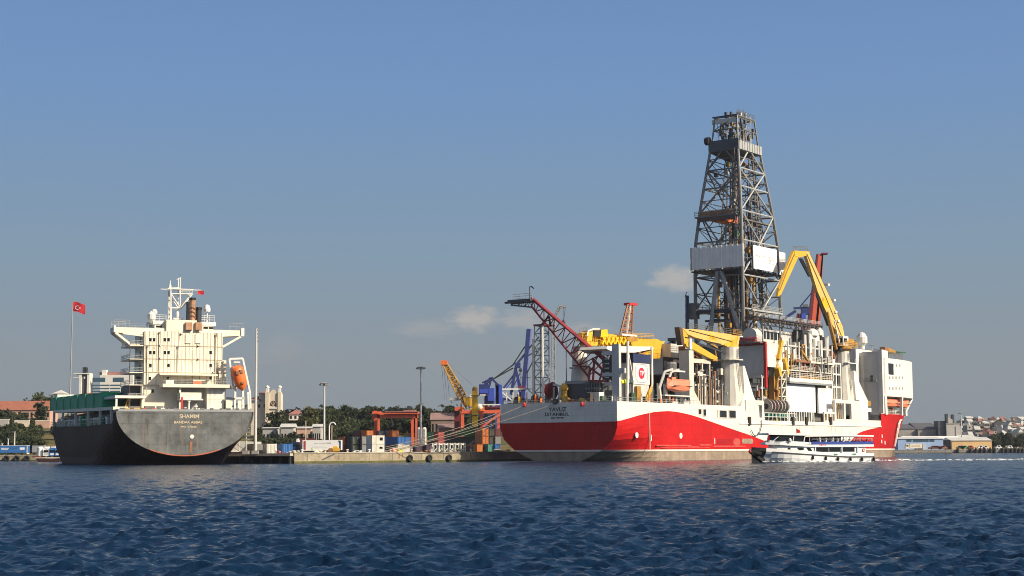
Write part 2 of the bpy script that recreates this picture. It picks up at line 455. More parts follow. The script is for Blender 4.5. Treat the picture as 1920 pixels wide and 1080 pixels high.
S.view_settings.view_transform = 'Standard'; S.view_settings.look = 'None'
S.view_settings.exposure = 0.25; S.view_settings.gamma = 1.0
try: S.view_settings.use_curve_mapping = False
except Exception: pass
S.render.engine = 'CYCLES'
S.cycles.max_bounces = 6; S.cycles.diffuse_bounces = 2; S.cycles.glossy_bounces = 3
S.cycles.use_denoising = True; S.cycles.filter_width = 1.0

# ------------------------------------------------------------------ water: one sheet, choppy, out to the horizon
def make_water():
    ds = [4.0]
    while ds[-1] < 2600:
        d = ds[-1]; ds.append(d + (0.5 if d < 26 else min(d * 0.0047, 12)))
    ds = np.array(ds)
    fine = np.linspace(-0.44, 0.44, 860); coarse = np.tan(np.radians(np.linspace(28, 72, 10)))
    tv = np.concatenate([-coarse[::-1], fine, coarse])
    D, T = np.meshgrid(ds, tv, indexing='ij')
    X0 = D * T; Y0 = D.copy(); X = X0.copy(); Y = Y0.copy(); Z = np.zeros_like(X)
    rng = np.random.default_rng(3)
    spac = np.maximum(ds * 0.00105, ds * 0.0047 * 0.5)
    wind = math.radians(-112); NW = 112
    def gust(x, y):                              # wind patches and calmer slicks, tens of metres wide
        g = np.sin(x * .031 + y * .011 + 1.0) * np.sin(y * .019 - x * .007 + .4) + .7 * np.sin(x * .083 - y * .021 + 2.2) * np.sin(y * .047 + x * .015) + .5 * np.sin(x * .17 + y * .05) * np.sin(y * .11 - x * .04 + 1.3)
        return np.clip(.84 + .30 * g, .45, 1.16)
    G = gust(X0, Y0)
    for i in range(NW):
        lam = 0.30 * (4.0 / 0.30) ** (((i + rng.random()) / NW) ** 1.15)
        th = wind + rng.normal(0, 0.7)
        k = 2 * math.pi / lam
        slope = 0.053 * (1.0 if lam < 1.0 else (1.0 / lam) ** 0.9)
        a = slope / k
        kx, ky = k * math.cos(th), k * math.sin(th); ph = rng.random() * 6.283; g1 = rng.random() * 6.283
        fade = np.clip((lam / spac - 2.0) / 2.5, 0, 1); n = int((fade > 0).sum())
        if n == 0: continue
        x, y = X0[:n], Y0[:n]; fd = fade[:n, None]
        if lam < 3: fd = fd * G[:n]
        arg = kx * x + ky * y + ph
        s_, c_ = np.sin(arg), np.cos(arg)
        Z[:n] += a * fd * c_
        X[:n] -= a * fd * math.cos(th) * s_ * 0.8; Y[:n] -= a * fd * math.sin(th) * s_ * 0.8
    n0, n1 = X.shape
    co = np.stack([X, Y, Z], -1).reshape(-1, 3).astype(np.float32)
    idx = np.arange(n0 * n1).reshape(n0, n1)
    q = np.stack([idx[:-1, :-1], idx[:-1, 1:], idx[1:, 1:], idx[1:, :-1]], -1).reshape(-1, 4)
    me = bpy.data.meshes.new('sea_water')
    me.vertices.add(len(co)); me.vertices.foreach_set('co', co.ravel())
    me.loops.add(q.size); me.loops.foreach_set('vertex_index', q.ravel().astype(np.int32))
    me.polygons.add(len(q)); me.polygons.foreach_set('loop_start', np.arange(0, q.size, 4, dtype=np.int32))
    me.polygons.foreach_set('use_smooth', np.ones(len(q), dtype=bool))
    me.update(); me.validate()
    m = bpy.data.materials.new('sea_water'); m.use_nodes = True
    N = m.node_tree.nodes; L = m.node_tree.links; b = N['Principled BSDF']
    b.inputs['Base Color'].default_value = (0.0052, 0.0200, 0.050, 1)
    b.inputs['Roughness'].default_value = 0.15; b.inputs['IOR'].default_value = 1.333; b.inputs['Specular IOR Level'].default_value = 0.05
    tc = N.new('ShaderNodeTexCoord')
    mp = N.new('ShaderNodeMapping'); mp.inputs['Scale'].default_value = (1.0, 0.55, 1)
    L.new(tc.outputs['Object'], mp.inputs['Vector'])
    h = None
    for sc, wgt in ((5.0, 0.022), (1.9, 0.07), (0.7, 0.17), (0.22, 0.30)):
        n = N.new('ShaderNodeTexNoise'); n.inputs['Scale'].default_value = sc; n.inputs['Detail'].default_value = 4; n.inputs['Roughness'].default_value = 0.6
        L.new(mp.outputs['Vector'], n.inputs['Vector'])
        ma = N.new('ShaderNodeMath'); ma.operation = 'MULTIPLY_ADD'; ma.inputs[1].default_value = wgt; ma.inputs[2].default_value = 0
        L.new(n.outputs['Fac'], ma.inputs[0])
        if h: L.new(h, ma.inputs[2])
        h = ma.outputs[0]
    bp = N.new('ShaderNodeBump'); bp.inputs['Strength'].default_value = 0.85; bp.inputs['Distance'].default_value = 1.6
    L.new(h, bp.inputs['Height']); L.new(bp.outputs['Normal'], b.inputs['Normal'])
    me.materials.append(m)
    o = bpy.data.objects.new('sea_water', me); COL.objects.link(o)
    tag(o, 'choppy deep blue harbour water', None, None, 'structure')


make_water()
# ================================================================== the drill ship (x forward, y to port, z up; y = 0 is the starboard side)
DS = Frame((26.87, 413, 0), R(54))
HB = 18.65
ship = thing('drill_ship', 'big red and white drill ship with a tall grey derrick amidships', 'drill ship', DS.o, DS.ang)


def sq(px, py, v=0.0):                          # (x, z) on a fore-and-aft plane
    p = DS.v(px, py, v); return p.x, p.z


ST_Z = [-3, 0, .7, 2.7, 3.8, 6, 8.9, 40]; ST_H = [3, 6.5, 9, 13.6, 15.1, 17.7, 18.65, 18.65]


def half(u, z):
    h = HB
    if u < 26: h = lerp(interp(z, ST_Z, ST_H), HB, sstep(u / 26) ** 0.8)
    zz = max(0, z); ue = 206 + 19 * min(1, zz / 26); us = 146 + 30 * min(1, zz / 22)
    if u > us: s_ = min(1, (u - us) / (ue - us)); h = HB * max(0.0, 1 - s_ ** 2.6) ** 0.62
    return h


zr_pts = [sq(*p) for p in ((1162, 789), (1180, 784), (1200, 778), (1225, 772.5), (1250, 770.5), (1270, 772), (1300, 779), (1340, 793), (1380, 807), (1410, 817), (1432, 826))]
zr_pts += [(92, 3.6), (140, 3.6)] + [sq(*p) for p in ((1606, 813.5), (1622, 807), (1640, 803), (1652, 801))]
ZRX, ZRZ = [p[0] for p in zr_pts], [p[1] for p in zr_pts]


def ztop(u):
    if u <= 66: return 15.45
    if u <= 168.9: return 11.5
    return 15.0


us_ = [0, 1.5, 3, 5, 7.5, 10, 13, 16, 19, 22, 26] + list(np.arange(30, 66, 4)) + [66, 66.02] + list(np.arange(70, 168, 4)) + [168.9, 168.92] + list(np.arange(172, 204, 3)) + list(np.arange(205, 225, 1.5)) + [224.8]
mats_r = ['boot_top', 'boot_top', 'boot_top', 'stripe_white'] + ['hull_red'] * 6 + ['hull_white'] * 4


def levels(u):
    zt = ztop(u); zr = interp(u, ZRX, ZRZ) if u <= 168.9 else 14.9
    zr = min(zr, zt - 0.05)
    return [-3, -0.6, 1.0, 2.55] + [lerp(3.0, zr, k / 6) for k in range(7)] + [lerp(zr, zt, k / 4) for k in range(1, 5)]


hull = MB()
for side in (0, 1):
    cols = []
    for u in us_:
        cols.append([(u, HB - half(u, z) if side == 0 else HB + half(u, z), z) for z in levels(u)])
    nz = len(cols[0])
    vs = [p for c in cols for p in c]; i0 = len(hull.V); hull.V += vs
    for a in range(len(cols) - 1):
        for k in range(nz - 1):
            hull.F.append((i0 + a * nz + k, i0 + (a + 1) * nz + k, i0 + (a + 1) * nz + k + 1, i0 + a * nz + k + 1)); hull.M.append(mats_r[k])
# transom
zs = [-3, -0.6, 1.0, 2.55, 3.0, 4.4, 5.8, 7.2, 8.6, 10.25, 12, 13.7, 15.45]
for k, (a, b) in enumerate(zip(zs[:-1], zs[1:])):
    m = 'boot_top' if b <= 2.6 else 'stripe_white' if b <= 3.05 else 'hull_red' if b <= 10.3 else 'hull_white'
    hull.use(m).face([(0, HB + half(0, a), a), (0, HB - half(0, a), a), (0, HB - half(0, b), b), (0, HB + half(0, b), b)])
# knuckle plates and the vertical chafing bar on the side
hull.use('stripe_white').tube((16, -0.05, 3.2), (16, -0.05, 13.2), 0.12, None, 5)
hull.use('stripe_white').box(66.05, 168.8, -0.22, 0.0, 10.3, 10.55)
hull_o = hull.build('hull', ship, smooth=False)

deck = MB('grey'); deck.prism([(0.3, 0.5, 14.3), (66, 0.5, 14.3), (66, 36.8, 14.3), (0.3, 36.8, 14.3)], (0, 0, 0.3))
deck.use('grey').prism([(66.2, 0.5, 10.2), (169, 0.5, 10.2), (169, 36.8, 10.2), (66.2, 36.8, 10.2)], (0, 0, 0.3))
bowpl = [(u, HB - max(0, half(u, 14.5) - 0.3), 14.3) for u in range(169, 220, 3)] + [(u, HB + max(0, half(u, 14.5) - 0.3), 14.3) for u in range(217, 168, -3)]
deck.prism(bowpl, (0, 0, 0.3))
deck.use('grey').box(65.7, 66.0, 0.4, 36.9, 10.5, 14.29)
deck.build('deck', ship)

# lettering on the transom: ship's name, port of registry, number
for txt, px, py, size, sx in (('YAVUZ', 1045.5, 768, 1.5, 1.15), ('İSTANBUL', 1044, 777, 1.15, 1.45), ('IMO 9549950', 1045, 783.6, 0.55, 1.3)):
    p = DS.u(px, py, 0)
    lettering('hull_lettering', txt, size, ship, (-0.03, p.y, p.z), (math.pi / 2, 0, -math.pi / 2), 'ink', sx=sx, bold=0.02)
# round emblem plates, draught marks and ports on the red side
for px, py, r in ((1194, 816, 0.75), (1276.5, 817, 0.8)):
    mk = MB('stripe_white'); x, z = sq(px, py); mk.tube((x, -0.06, z), (x, 0.15, z), r, None, 14); mk.build('hull_marking', ship)
for px, py in ((1340, 827), (1221, 821)):
    mk = MB('stripe_white'); x, z = sq(px, py); mk.box(x - 0.2, x + 0.2, -0.05, 0.1, z - 0.8, z + 0.8); mk.build('hull_marking', ship)
def blot(px0, py0, px1, py1, m, nm):
    x0, z1 = sq(px0, py0); x1, z0 = sq(px1, py1); e = MB(m); r = min(x1 - x0, z1 - z0) * .35
    e.prism([(x0 + r, -.035, z0), (x1 - r, -.035, z0), (x1, -.035, z0 + r), (x1, -.035, z1 - r), (x1 - r, -.035, z1), (x0 + r, -.035, z1), (x0, -.035, z1 - r), (x0, -.035, z0 + r)], (0, .03, 0)); e.build(nm, ship)
blot(1344, 822.5, 1372, 833, 'hull_patch', 'repainted_patch'); blot(1391, 822.5, 1412, 832, 'boot_top', 'bare_patch'); blot(1375, 822, 1388, 836, 'hull_scuff', 'scuff_mark')
for a in ((1231, 834, 1296, 836.6), (1312, 833, 1334, 835.5), (1338, 835.6, 1398, 838), (1240, 839, 1330, 840), (1290, 836.8, 1310, 838)): blot(*a, 'hull_scuff', 'scuff_mark')
for px, py in ((1650, 818), (1650, 828), (1658, 830)):
    p = DS.v(px, py, 1); x = p.x; y = HB - half(x, p.z); dm = MB('stripe_white'); dm.box(x - .35, x + .35, y - 0.12, y + 0.1, p.z - 0.6, p.z + 0.6); dm.build('draught_mark', ship)
# white sickle stripe near the stem
sw = MB('stripe_white'); pts = []
def scr(p):
    d = CM.transposed() @ (DS.w(p) - EYE); return 960 - FOC * d.x / d.z, 540 + FOC * d.y / d.z
TU = {round(float(z), 2): max(np.arange(176, 224, .5), key=lambda u: scr((u, HB - half(u, z), z))[0]) for z in np.arange(2, 15, .25)}
def on_bow(px, py):
    best = None
    for u in np.arange(186, 224, .3):
        for z in np.arange(2, 15, .25):
            if u > TU[round(float(z), 2)] - .6: continue
            x, y = scr((u, HB - half(u, z), z)); e_ = (x - px) ** 2 + (y - py) ** 2
            if best is None or e_ < best[0]: best = (e_, u, z)
    return best[1:]
for px, py in ((1689, 786), (1686, 786.5), (1683, 790), (1681, 798), (1679, 808), (1676.5, 819), (1673.5, 830), (1670, 838)): pts.append((px, py))
PP = pts; pts = []
for (xa, ya), (xb, yb) in zip(PP[:-1], PP[1:]):
    for k in range(4): pts.append(on_bow(lerp(xa, xb, k / 4), lerp(ya, yb, k / 4)))
for (a, za), (b, zb) in zip(pts[:-1], pts[1:]):
    wa, wb = 0.25 + 0.55 * (za / 13.6), 0.25 + 0.55 * (zb / 13.6)
    sw.hexa([(u_ + .45 + o * .3, HB - half(u_, z_) - .5 - o * .3, z_) for o in (0, 1) for u_, z_ in ((a - wa, za), (a + wa, za), (b + wb, zb), (b - wb, zb))])
sw.build('bow_stripe', ship)
# side ports in the white part of the hull
def port(px0, py0, px1, py1, mull=0):
    x0, z1 = sq(px0, py0); x1, z0 = sq(px1, py1)
    f = MB('glass_dark'); f.box(x0, x1, -0.02, 0.3, z0, z1)  # dark slab painted for the shaded inside of the opening
    f.use('hull_white')
    for a, b, c, d in ((x0 - .2, x1 + .2, z1, z1 + .18), (x0 - .2, x1 + .2, z0 - .18, z0), (x0 - .2, x0, z0, z1), (x1, x1 + .2, z0, z1)): f.box(a, b, -0.14, 0.2, c, d)
    for k in range(mull): c = lerp(x0, x1, (k + 1) / (mull + 1)); f.box(c - .3, c + .3, -0.10, 0.2, z0, z1)
    f.build('hull_port', ship)
for a in ((1309, 767.2, 1314.5, 777), (1318, 767.4, 1323.5, 779.6), (1349, 769.5, 1362, 783), (1366.5, 769.5, 1379, 783.5)): port(*a)
port(1344.5, 769, 1346, 782.5)

# rust runs below the waist scuppers
rnd = random.Random(31)
for k in range(13): u = 84 + k * 4.4 + rnd.uniform(-1, 1); w = rnd.uniform(.15, .5); z1 = rnd.uniform(9.6, 10.2); e = MB('run_stain'); e.prism([(u, -.03, z1), (u + w, -.03, z1), (u + w * .7, -.03, z1 - rnd.uniform(.8, 2.6)), (u + w * .3, -.03, z1 - rnd.uniform(1.2, 3.2))], (0, .025, 0)); e.build('rust_run', ship)
# railings
rl = MB('steel_light'); rl.rail([(0.4, 36.6, 14.6), (0.4, 0.8, 14.6)], 1.6, 2.4, 0.045); rl.rail([(1, 0.4, 14.6), (43, 0.4, 14.6)], 1.9, 2.4, 0.05); rl.rail([(1, 36.8, 14.6), (66, 36.8, 14.6)], 1.9, 3, 0.05)
rl.build('stern_railing', ship)
rl = MB('white'); rl.rail([(83, 0.3, 11.5), (104, 0.3, 11.5)], 2.3, 2.6, 0.11, 2)
rl.build('waist_railing', ship)
# mooring gear on the stern
for k, (u, v) in enumerate(((3, 33), (3, 27.5), (3.5, 21.5), (4, 13), (9, 33))):
    w = MB('yellow' if k % 2 else 'steel'); w.tube((u, v - 1.1, 15.9), (u, v + 1.1, 15.9), 0.75, None, 10)
    w.use('steel_dark'); w.tube((u, v - 1.2, 15.9), (u, v - 1.1, 15.9), 1.15, None, 12); w.tube((u, v + 1.1, 15.9), (u, v + 1.2, 15.9), 1.15, None, 12)
    w.use('grey'); w.box(u - 1, u + 1, v - 1.5, v - 1.25, 14.6, 16.2); w.box(u - 1, u + 1, v + 1.25, v + 1.5, 14.6, 16.2)
    w.build('mooring_winch', ship)
for v in (35, 31, 25, 17.5, 9.5, 5.5):
    b = MB('ochre'); b.lathe((1.4, v - .5, 14.6), [(.32, 0), (.32, .9), (.42, .95), (.42, 1.1)], 8); b.lathe((1.4, v + .5, 14.6), [(.32, 0), (.32, .9), (.42, .95), (.42, 1.1)], 8); b.box(1.0, 1.8, v - 1, v + 1, 14.61, 14.75)
    b.build('bollard', ship)
for px, py in ((984, 758), (1092, 757)):
    p = DS.u(px, py, -0.1); f = MB('red'); f.lathe((-0.35, p.y, p.z - 0.7), [(.25, 0), (.45, .3), (.45, .8), (.2, 1.2)], 8); f.build('mooring_roller', ship)
p = DS.u(1042, 753, 0); f = MB('steel_dark'); f.tube((-0.5, p.y, p.z), (0.4, p.y, p.z), 0.75, None, 12); f.use('steel').tube((-0.52, p.y, p.z), (-.5, p.y, p.z), 0.35, None, 10); f.build('stern_fairlead', ship)
# assorted lockers, drums and vents of the crowded deck
random.seed(11)
cols_ = ['yellow', 'ochre', 'steel', 'grey_light', 'white_rusty', 'rust', 'grey', 'orange', 'red']
for k in range(26):
    u, v = random.uniform(4, 26), random.uniform(14, 35); m = random.choice(cols_); t = k % 3
    if k < 9: v = random.uniform(2, 14); u = random.uniform(18, 40)
    d = MB(m)
    if t == 0: w, h = random.uniform(.6, 1.6), random.uniform(.8, 2.2); d.box(u, u + w, v, v + w * 1.2, 14.6, 14.6 + h); d.use('grey_dark').box(u + .1, u + w - .1, v + .1, v + w * 1.2 - .1, 14.6 + h, 14.75 + h); nm = 'deck_locker'
    elif t == 1: r = random.uniform(.4, .8); d.tube((u, v, 15.3), (u, v + 2, 15.3), r, None, 10); d.use('steel').box(u - .5, u + .5, v + .2, v + 1.8, 14.6, 15.0); nm = 'deck_drum'
    else: d.lathe((u, v, 14.6), [(.22, 0), (.22, 1.6), (.55, 1.7), (.55, 2.0), (.2, 2.3)], 8); nm = 'deck_vent'
    d.build(nm, ship)

rnd = random.Random(15)
for k in range(44):
    if k < 26: u, v = rnd.uniform(.9, 4.5), rnd.uniform(2, 36)
    else: u, v = rnd.uniform(5, 42), rnd.uniform(.8, 2.6)
    h_ = rnd.uniform(1.5, 3.4); w = rnd.uniform(.5, 1.5); d = MB(rnd.choice(['yellow', 'ochre', 'cream', 'rust', 'steel', 'yellow', 'white_rusty', 'tarp_green', 'orange', 'grey_dark', 'brown_pipe', 'gold_pipe']))
    if k % 3 == 0: d.tube((u, v, 14.6), (u, v, 14.6 + h_ * 1.3), .22, None, 7); d.use('steel').box(u - .4, u + .4, v - .4, v + .4, 14.6, 15.0); d.build('deck_vent', ship)
    elif k % 3 == 1: d.box(u, u + w, v, v + w, 14.6, 14.6 + h_); d.use('steel_dark').box(u - .02, u, v + .1, v + w - .1, 15.0, 14.5 + h_); d.build('deck_locker', ship)
    else: d.tube((u, v - .5, 15.3), (u, v + .5, 15.3), .6, None, 10); d.use('steel').bar((u, v - .6, 14.6), (u, v - .6, 15.9), .2); d.bar((u, v + .6, 14.6), (u, v + .6, 15.9), .2); d.build('deck_drum', ship)
# ---- stern: grey lattice mast carrying the boom rest
m = MB('steel_light')
q0 = [(4.6, 26.3, 14.6), (7.4, 26.3, 14.6), (7.4, 29.1, 14.6), (4.6, 29.1, 14.6)]
m.tower(q0, [(a, b, 36.6) for a, b, c in q0], 11, 0.16, 0.09)
mast_o = m.build('lattice_mast', ship)
m2 = MB('white'); m2.tube((4.2, 29.3, 14.6), (4.2, 29.3, 33), 0.28, None, 8); m2.tube((4.2, 26.2, 14.6), (4.2, 26.2, 36), 0.28, None, 8); m2.build('riser_pipe', mast_o)
m3 = MB('maroon'); m3.box(4.5, 9.6, 25.9, 29.4, 36.62, 37.0); m3.bar((8, 29.2, 37), (8, 26.6, 39.4), .4); m3.bar((8, 26.2, 37), (8, 26.6, 39.4), .4); m3.build('boom_rest', mast_o)
m4 = MB('steel_light'); m4.box(4, 7, 31.6, 34.2, 19.5, 19.7); m4.bar((5, 31.6, 19.3), (5, 29, 17.5), .2); m4.box(4.5, 6.5, 31.8, 34, 22.6, 22.75); m4.tube((5, 34, 19.7), (5, 34, 24.5), .09); m4.ball((5, 34.1, 24.8), .55); m4.tube((5, 31.8, 19.5), (5, 31.8, 24), .12); m4.build('side_platform', mast_o)

# ---- the dark red knuckle truss boom
tb = MB('red_truss')
for u in (6.4, 9.6):
    A0, A1 = DS.u(1132, 676, u), DS.u(1000, 562, u); B0, B1 = DS.u(1103, 706, u), DS.u(996, 574, u)
    tb.truss(A0, A1, B0, B1, 13, 0.30, 0.15)
    if u < 7: near = (A0.copy(), A1.copy(), B0.copy(), B1.copy())
    else:
        for (p0, p1, q0_, q1) in ((near[0], near[1], A0, A1), (near[2], near[3], B0, B1)):
            for k in range(14): tb.tube(p0.lerp(p1, k / 13), q0_.lerp(q1, k / 13), 0.12, None, 4)
            for k in range(13): tb.tube(p0.lerp(p1, k / 13), q0_.lerp(q1, (k + 1) / 13), 0.10, None, 4)
tb.bar(DS.u(1132, 672, 8), DS.u(998, 560, 8), 1.5, 0.55)
boom = tb.build('truss_boom', ship)
fr = MB('red_truss')
P_ = lambda px, py, u: DS.u(px, py, u)
for u in (6.4, 9.6):
    for a, b, w in (((1104, 713), (1106, 690), .5), ((1112, 714), (1114, 676), .45), ((1104, 714), (1140, 715), .55), ((1106, 690), (1142, 715), .5), ((1110, 672), (1150, 714), .6), ((1118, 660), (1136, 672), .5), ((1075, 685), (1106, 688), .4), ((1130, 676), (1152, 690), .4), ((1124, 714), (1130, 690), .35), ((1113, 660), (1147, 660), .6), ((1145, 661), (1138, 668), .5)):
        fr.bar(P_(*a, u), P_(*b, u), w)
for a in ((1104, 713), (1140, 715), (1106, 690), (1130, 676), (1150, 714), (1075, 685)): fr.bar(P_(*a, 6.4), P_(*a, 9.6), .4)
fr.use('red').bar(P_(1106, 657, 8), P_(1134, 659, 8), 1.2, .5); fr.build('boom_base_frame', boom)
pl = MB('grey_dark')
for u in (6.6, 9.4):
    pl.truss(DS.u(1002, 564, u), DS.u(960, 567, u), DS.u(996, 576, u), DS.u(958, 572, u), 6, 0.22, 0.12)
a, b = DS.u(1000, 563.5, 8), DS.u(948, 568, 8); a2 = DS.u(958, 566.6, 8)
pl.bar(a, a2, 3.2, 0.9); pl.bar(a2, b, 1.0, 0.5)
pl.use('steel_light').rail([DS.u(998, 562, 6.5), DS.u(962, 565, 6.5)], 1.9, 2.0, .06)
pl.use('steel_light').rail([DS.u(998, 562, 9.5), DS.u(962, 565, 9.5)], 1.9, 2.0, .06)
pl.use('steel_dark').tube(DS.u(993, 563, 8), DS.u(993, 537, 8), 0.12)
p = DS.u(993, 537, 8); pl.face([p, p + Vector((0, -0.9, -0.5)), p + Vector((0, -1.5, -0.9)), p + Vector((0, -1.4, -0.45)), p + Vector((0, -0.7, 0.05))])
pl.build('boom_tip_platform', boom)

# ---- deckhouse under the boom
dh = MB('grey_dark'); dh.box(7, 13, 8.8, 20.5, 14.6, 21.2); dh.use('grey').box(6.7, 7, 8.6, 20.7, 20.6, 21.4); dh.use('steel_dark').box(6.9, 7, 9.4, 12.0, 15, 18.5)
dhm = dh.build('stern_deckhouse', ship)
e = MB('white'); p0, p1 = DS.u(1101, 750, 4), DS.u(1123, 735, 4); e.box(4, 6.4, p1.y, p0.y, 14.6, p1.z); e.use('grey_dark').box(3.97, 4.0, p1.y + 1.6, p1.y + 2.2, 15.6, 16.4); e.build('control_cabin', dhm)
e = MB('steel'); 
for k in range(6): y = lerp(9.4, 13.6, k / 5); e.tube((6.4, y, 18.4), (6.4, y, 20.9), .18, None, 6)
e.bar((6.4, 9.2, 19.2), (6.4, 13.8, 19.2), .6, .5); e.build('winch_bank', dhm)
# red reel, tall yellow buoy-like drum
e = MB('red'); p = DS.u(1032, 733, 7); e.tube((7, p.y - 0.6, p.z), (7, p.y + .6, p.z), 2.1, None, 16); e.use('maroon').tube((7, p.y - .9, p.z), (7, p.y - .6, p.z), 2.4, None, 16); e.use('white').bar((7, p.y - 1.1, 14.6), (7, p.y - 1.1, p.z + 1), .4); e.bar((7, p.y + 1.1, 14.6), (7, p.y + 1.1, p.z + 1), .4); e.build('hose_reel', ship)
e = MB('yellow'); p = DS.u(1058, 740, 6); e.lathe((6, p.y, 14.6), [(1.1, 0), (1.1, 2.6), (.8, 3.0), (.8, 4.2), (1.15, 4.5), (1.15, 5.2), (.5, 6.2)], 12); e.use('ochre').box(5.2, 6.8, p.y + 1.0, p.y + 1.5, 14.6, 18.4); e.build('buoy_drum', ship)
e = MB('grey_light'); p = DS.u(1047, 735, 5); e.bar((5, p.y, 14.6), (5.5, p.y - .6, 20), .7); e.bar((5.5, p.y - .6, 20), (5.5, p.y + 2.0, 20.6), .5); e.build('deck_davit', ship)
e = MB('steel_dark'); p = DS.u(1061, 600, 10); e.tube((10, p.y, 14.6), (10, p.y, DS.u(1061, 640, 10).z), .15, .1); e.build('whip_antenna', ship)

# ---- square-cornered white gallows column at the starboard quarter, its shade painted in as light grey
g = MB('grey_light')
a, b = DS.u(1148, 752, 2.0), DS.u(1160, 645, 2.0)
g.box(2.0, 3.1, b.y, a.y, 14.6, b.z)
for py, t in ((698, .9), (657, 1.1), (716, .8)):
    c = DS.u(1160, py, 2.0).z; d = DS.u(1128 if py < 700 else 1133, py, 2.0).y; g.box(2.1, 3.0, a.y, d, c - t, c)
g.box(2.15, 2.95, b.y - 1.6, b.y, DS.u(1160, 700, 2).z, DS.u(1160, 690, 2).z)
gal = g.build('gallows_frame', ship)
e = MB('steel_dark'); y0, y1 = DS.u(1128, 680, 4).y, DS.u(1147, 680, 4).y; z0, z1 = DS.u(1140, 712, 4).z, DS.u(1140, 670, 4).z
e.box(4.5, 5.2, y1, y0, z0, z1); e.use('grey_light')
for k in range(5): z = lerp(z0 + .5, z1 - .5, k / 4); e.box(4.3, 4.5, y1 + 1.2, y1 + 2.4, z, z + .25)
e.build('ladder_cage', gal)

# ---- aft crane with its boom lying along the ship
V18 = lambda px, py, v=18: DS.v(px, py, v)
c = MB('white'); c.lathe((13, 20, 14.6), [(2.6, 0), (2.6, 6), (2.2, 11), (1.9, 16.4)], 16); c.use('white_rusty').lathe((13, 20, 25.0), [(2.9, 0), (2.9, .4)], 16)
ac = c.build('aft_crane', ship)
b = MB('yellow')
def slab(mb, pts, v0, v1):
    return mb.prism([(p[0], v0, p[1]) for p in pts], (0, v1 - v0, 0))
q = lambda px, py, v=18: (DS.v(px, py, v).x, DS.v(px, py, v).z)
slab(b, [q(1180, 633), q(1228, 636), q(1240, 643), q(1237, 654), q(1228, 657), q(1178, 650)], 17.2, 18.8)
slab(b, [q(1222, 640), q(1243, 640), q(1236, 650), q(1234, 672), q(1202, 673), q(1203, 664), q(1220, 656)], 17.3, 18.7)
slab(b, [q(1090, 626), q(1112, 622), q(1160, 630), q(1180, 634), q(1180, 650), q(1092, 648)], 17.2, 18.8)
b.use('yellow_deep')
slab(b, [q(1113, 620), q(1126, 618), q(1128, 632), q(1113, 633)], 15.8, 17.2)
for k in range(7):
    x0 = 1128 + k * 8; b.bar(DS.v(x0, 646, 15.9), DS.v(x0 + 6, 632, 15.9), .6); b.bar(DS.v(x0 + 8, 646, 15.9), DS.v(x0 + 2, 632, 15.9), .45)
b.use('ochre'); slab(b, [q(1160, 633), q(1176, 631), q(1182, 640), q(1164, 643)], 15.4, 16.2)
b.use('yellow').rail([DS.v(1180, 633, 16.5), DS.v(1226, 635, 16.5)], 1.3, 2, .07); b.rail([DS.v(1092, 640, 16.4), DS.v(1140, 642, 16.4)], 2.2, 1.6, .09)
boomx = b.build('crane_boom', ac)
e = MB('black'); slab(e, [q(1098, 631), q(1101, 621), q(1113, 619), q(1112, 632)], 15.5, 19.5); e.build('cab_glass', ac)
e = MB('yellow'); slab(e, [q(1086, 640), q(1090, 624), q(1098, 622), q(1096, 640)], 15.6, 19); e.use('steel').rail([DS.v(1087, 625, 15.6), DS.v(1100, 621, 15.6)], 1.2, 1.2, .06); e.use('cream').path([DS.v(1101, 630, 15.3), DS.v(1103, 621, 15.3), DS.v(1112, 617.5, 15.3), DS.v(1124, 617.5, 15.3)], .25); e.build('crane_cab', ac)
t = MB('rust')
base = [DS.v(1163, 626, 16.6), DS.v(1184, 626, 16.6), DS.v(1184, 626, 19.6), DS.v(1163, 626, 19.6)]; top = [DS.v(1177, 571, 17.3), DS.v(1187, 571, 17.3), DS.v(1187, 571, 18.8), DS.v(1177, 571, 18.8)]
t.tower(base, top, 7, 0.30, 0.15)
t.use('cream_dirty'); t.bar(base[0].lerp(base[1], .5) + Vector((0, -.3, 0)), top[0].lerp(top[1], .5), .45)
t.use('red'); t.bar(DS.v(1175, 570, 18), DS.v(1190, 571, 18), 2.0, 0.7)
t.use('white'); t.box(base[0].x - .6, base[1].x + 1.2, 15.6, 20, base[0].z - .5, base[0].z)
t.build('crane_gantry', ac)
# long white canopy under the boom, on posts
cn = MB('white')
cn.prism([(q(1136, 654, 6)[0], 5.8, q(1136, 654, 6)[1]), (q(1138, 649, 6)[0], 5.8, q(1138, 649, 6)[1]), (q(1222, 650, 6)[0], 5.8, q(1222, 650, 6)[1]), (q(1225, 654, 6)[0], 5.8, q(1225, 654, 6)[1]), (q(1190, 661, 6)[0], 5.8, q(1190, 661, 6)[1]), (q(1150, 661, 6)[0], 5.8, q(1150, 661, 6)[1])], (0, 8.6, 0))
cn.build('canopy', ship)
for u, v in ((14.7, 5.6), (27, 5.6), (14.7, 13.5), (27, 13.5)):
    e = MB('white'); e.tube((u, v, 14.6), (u, v, 31.0), .33, None, 8); e.build('canopy_post', ship)
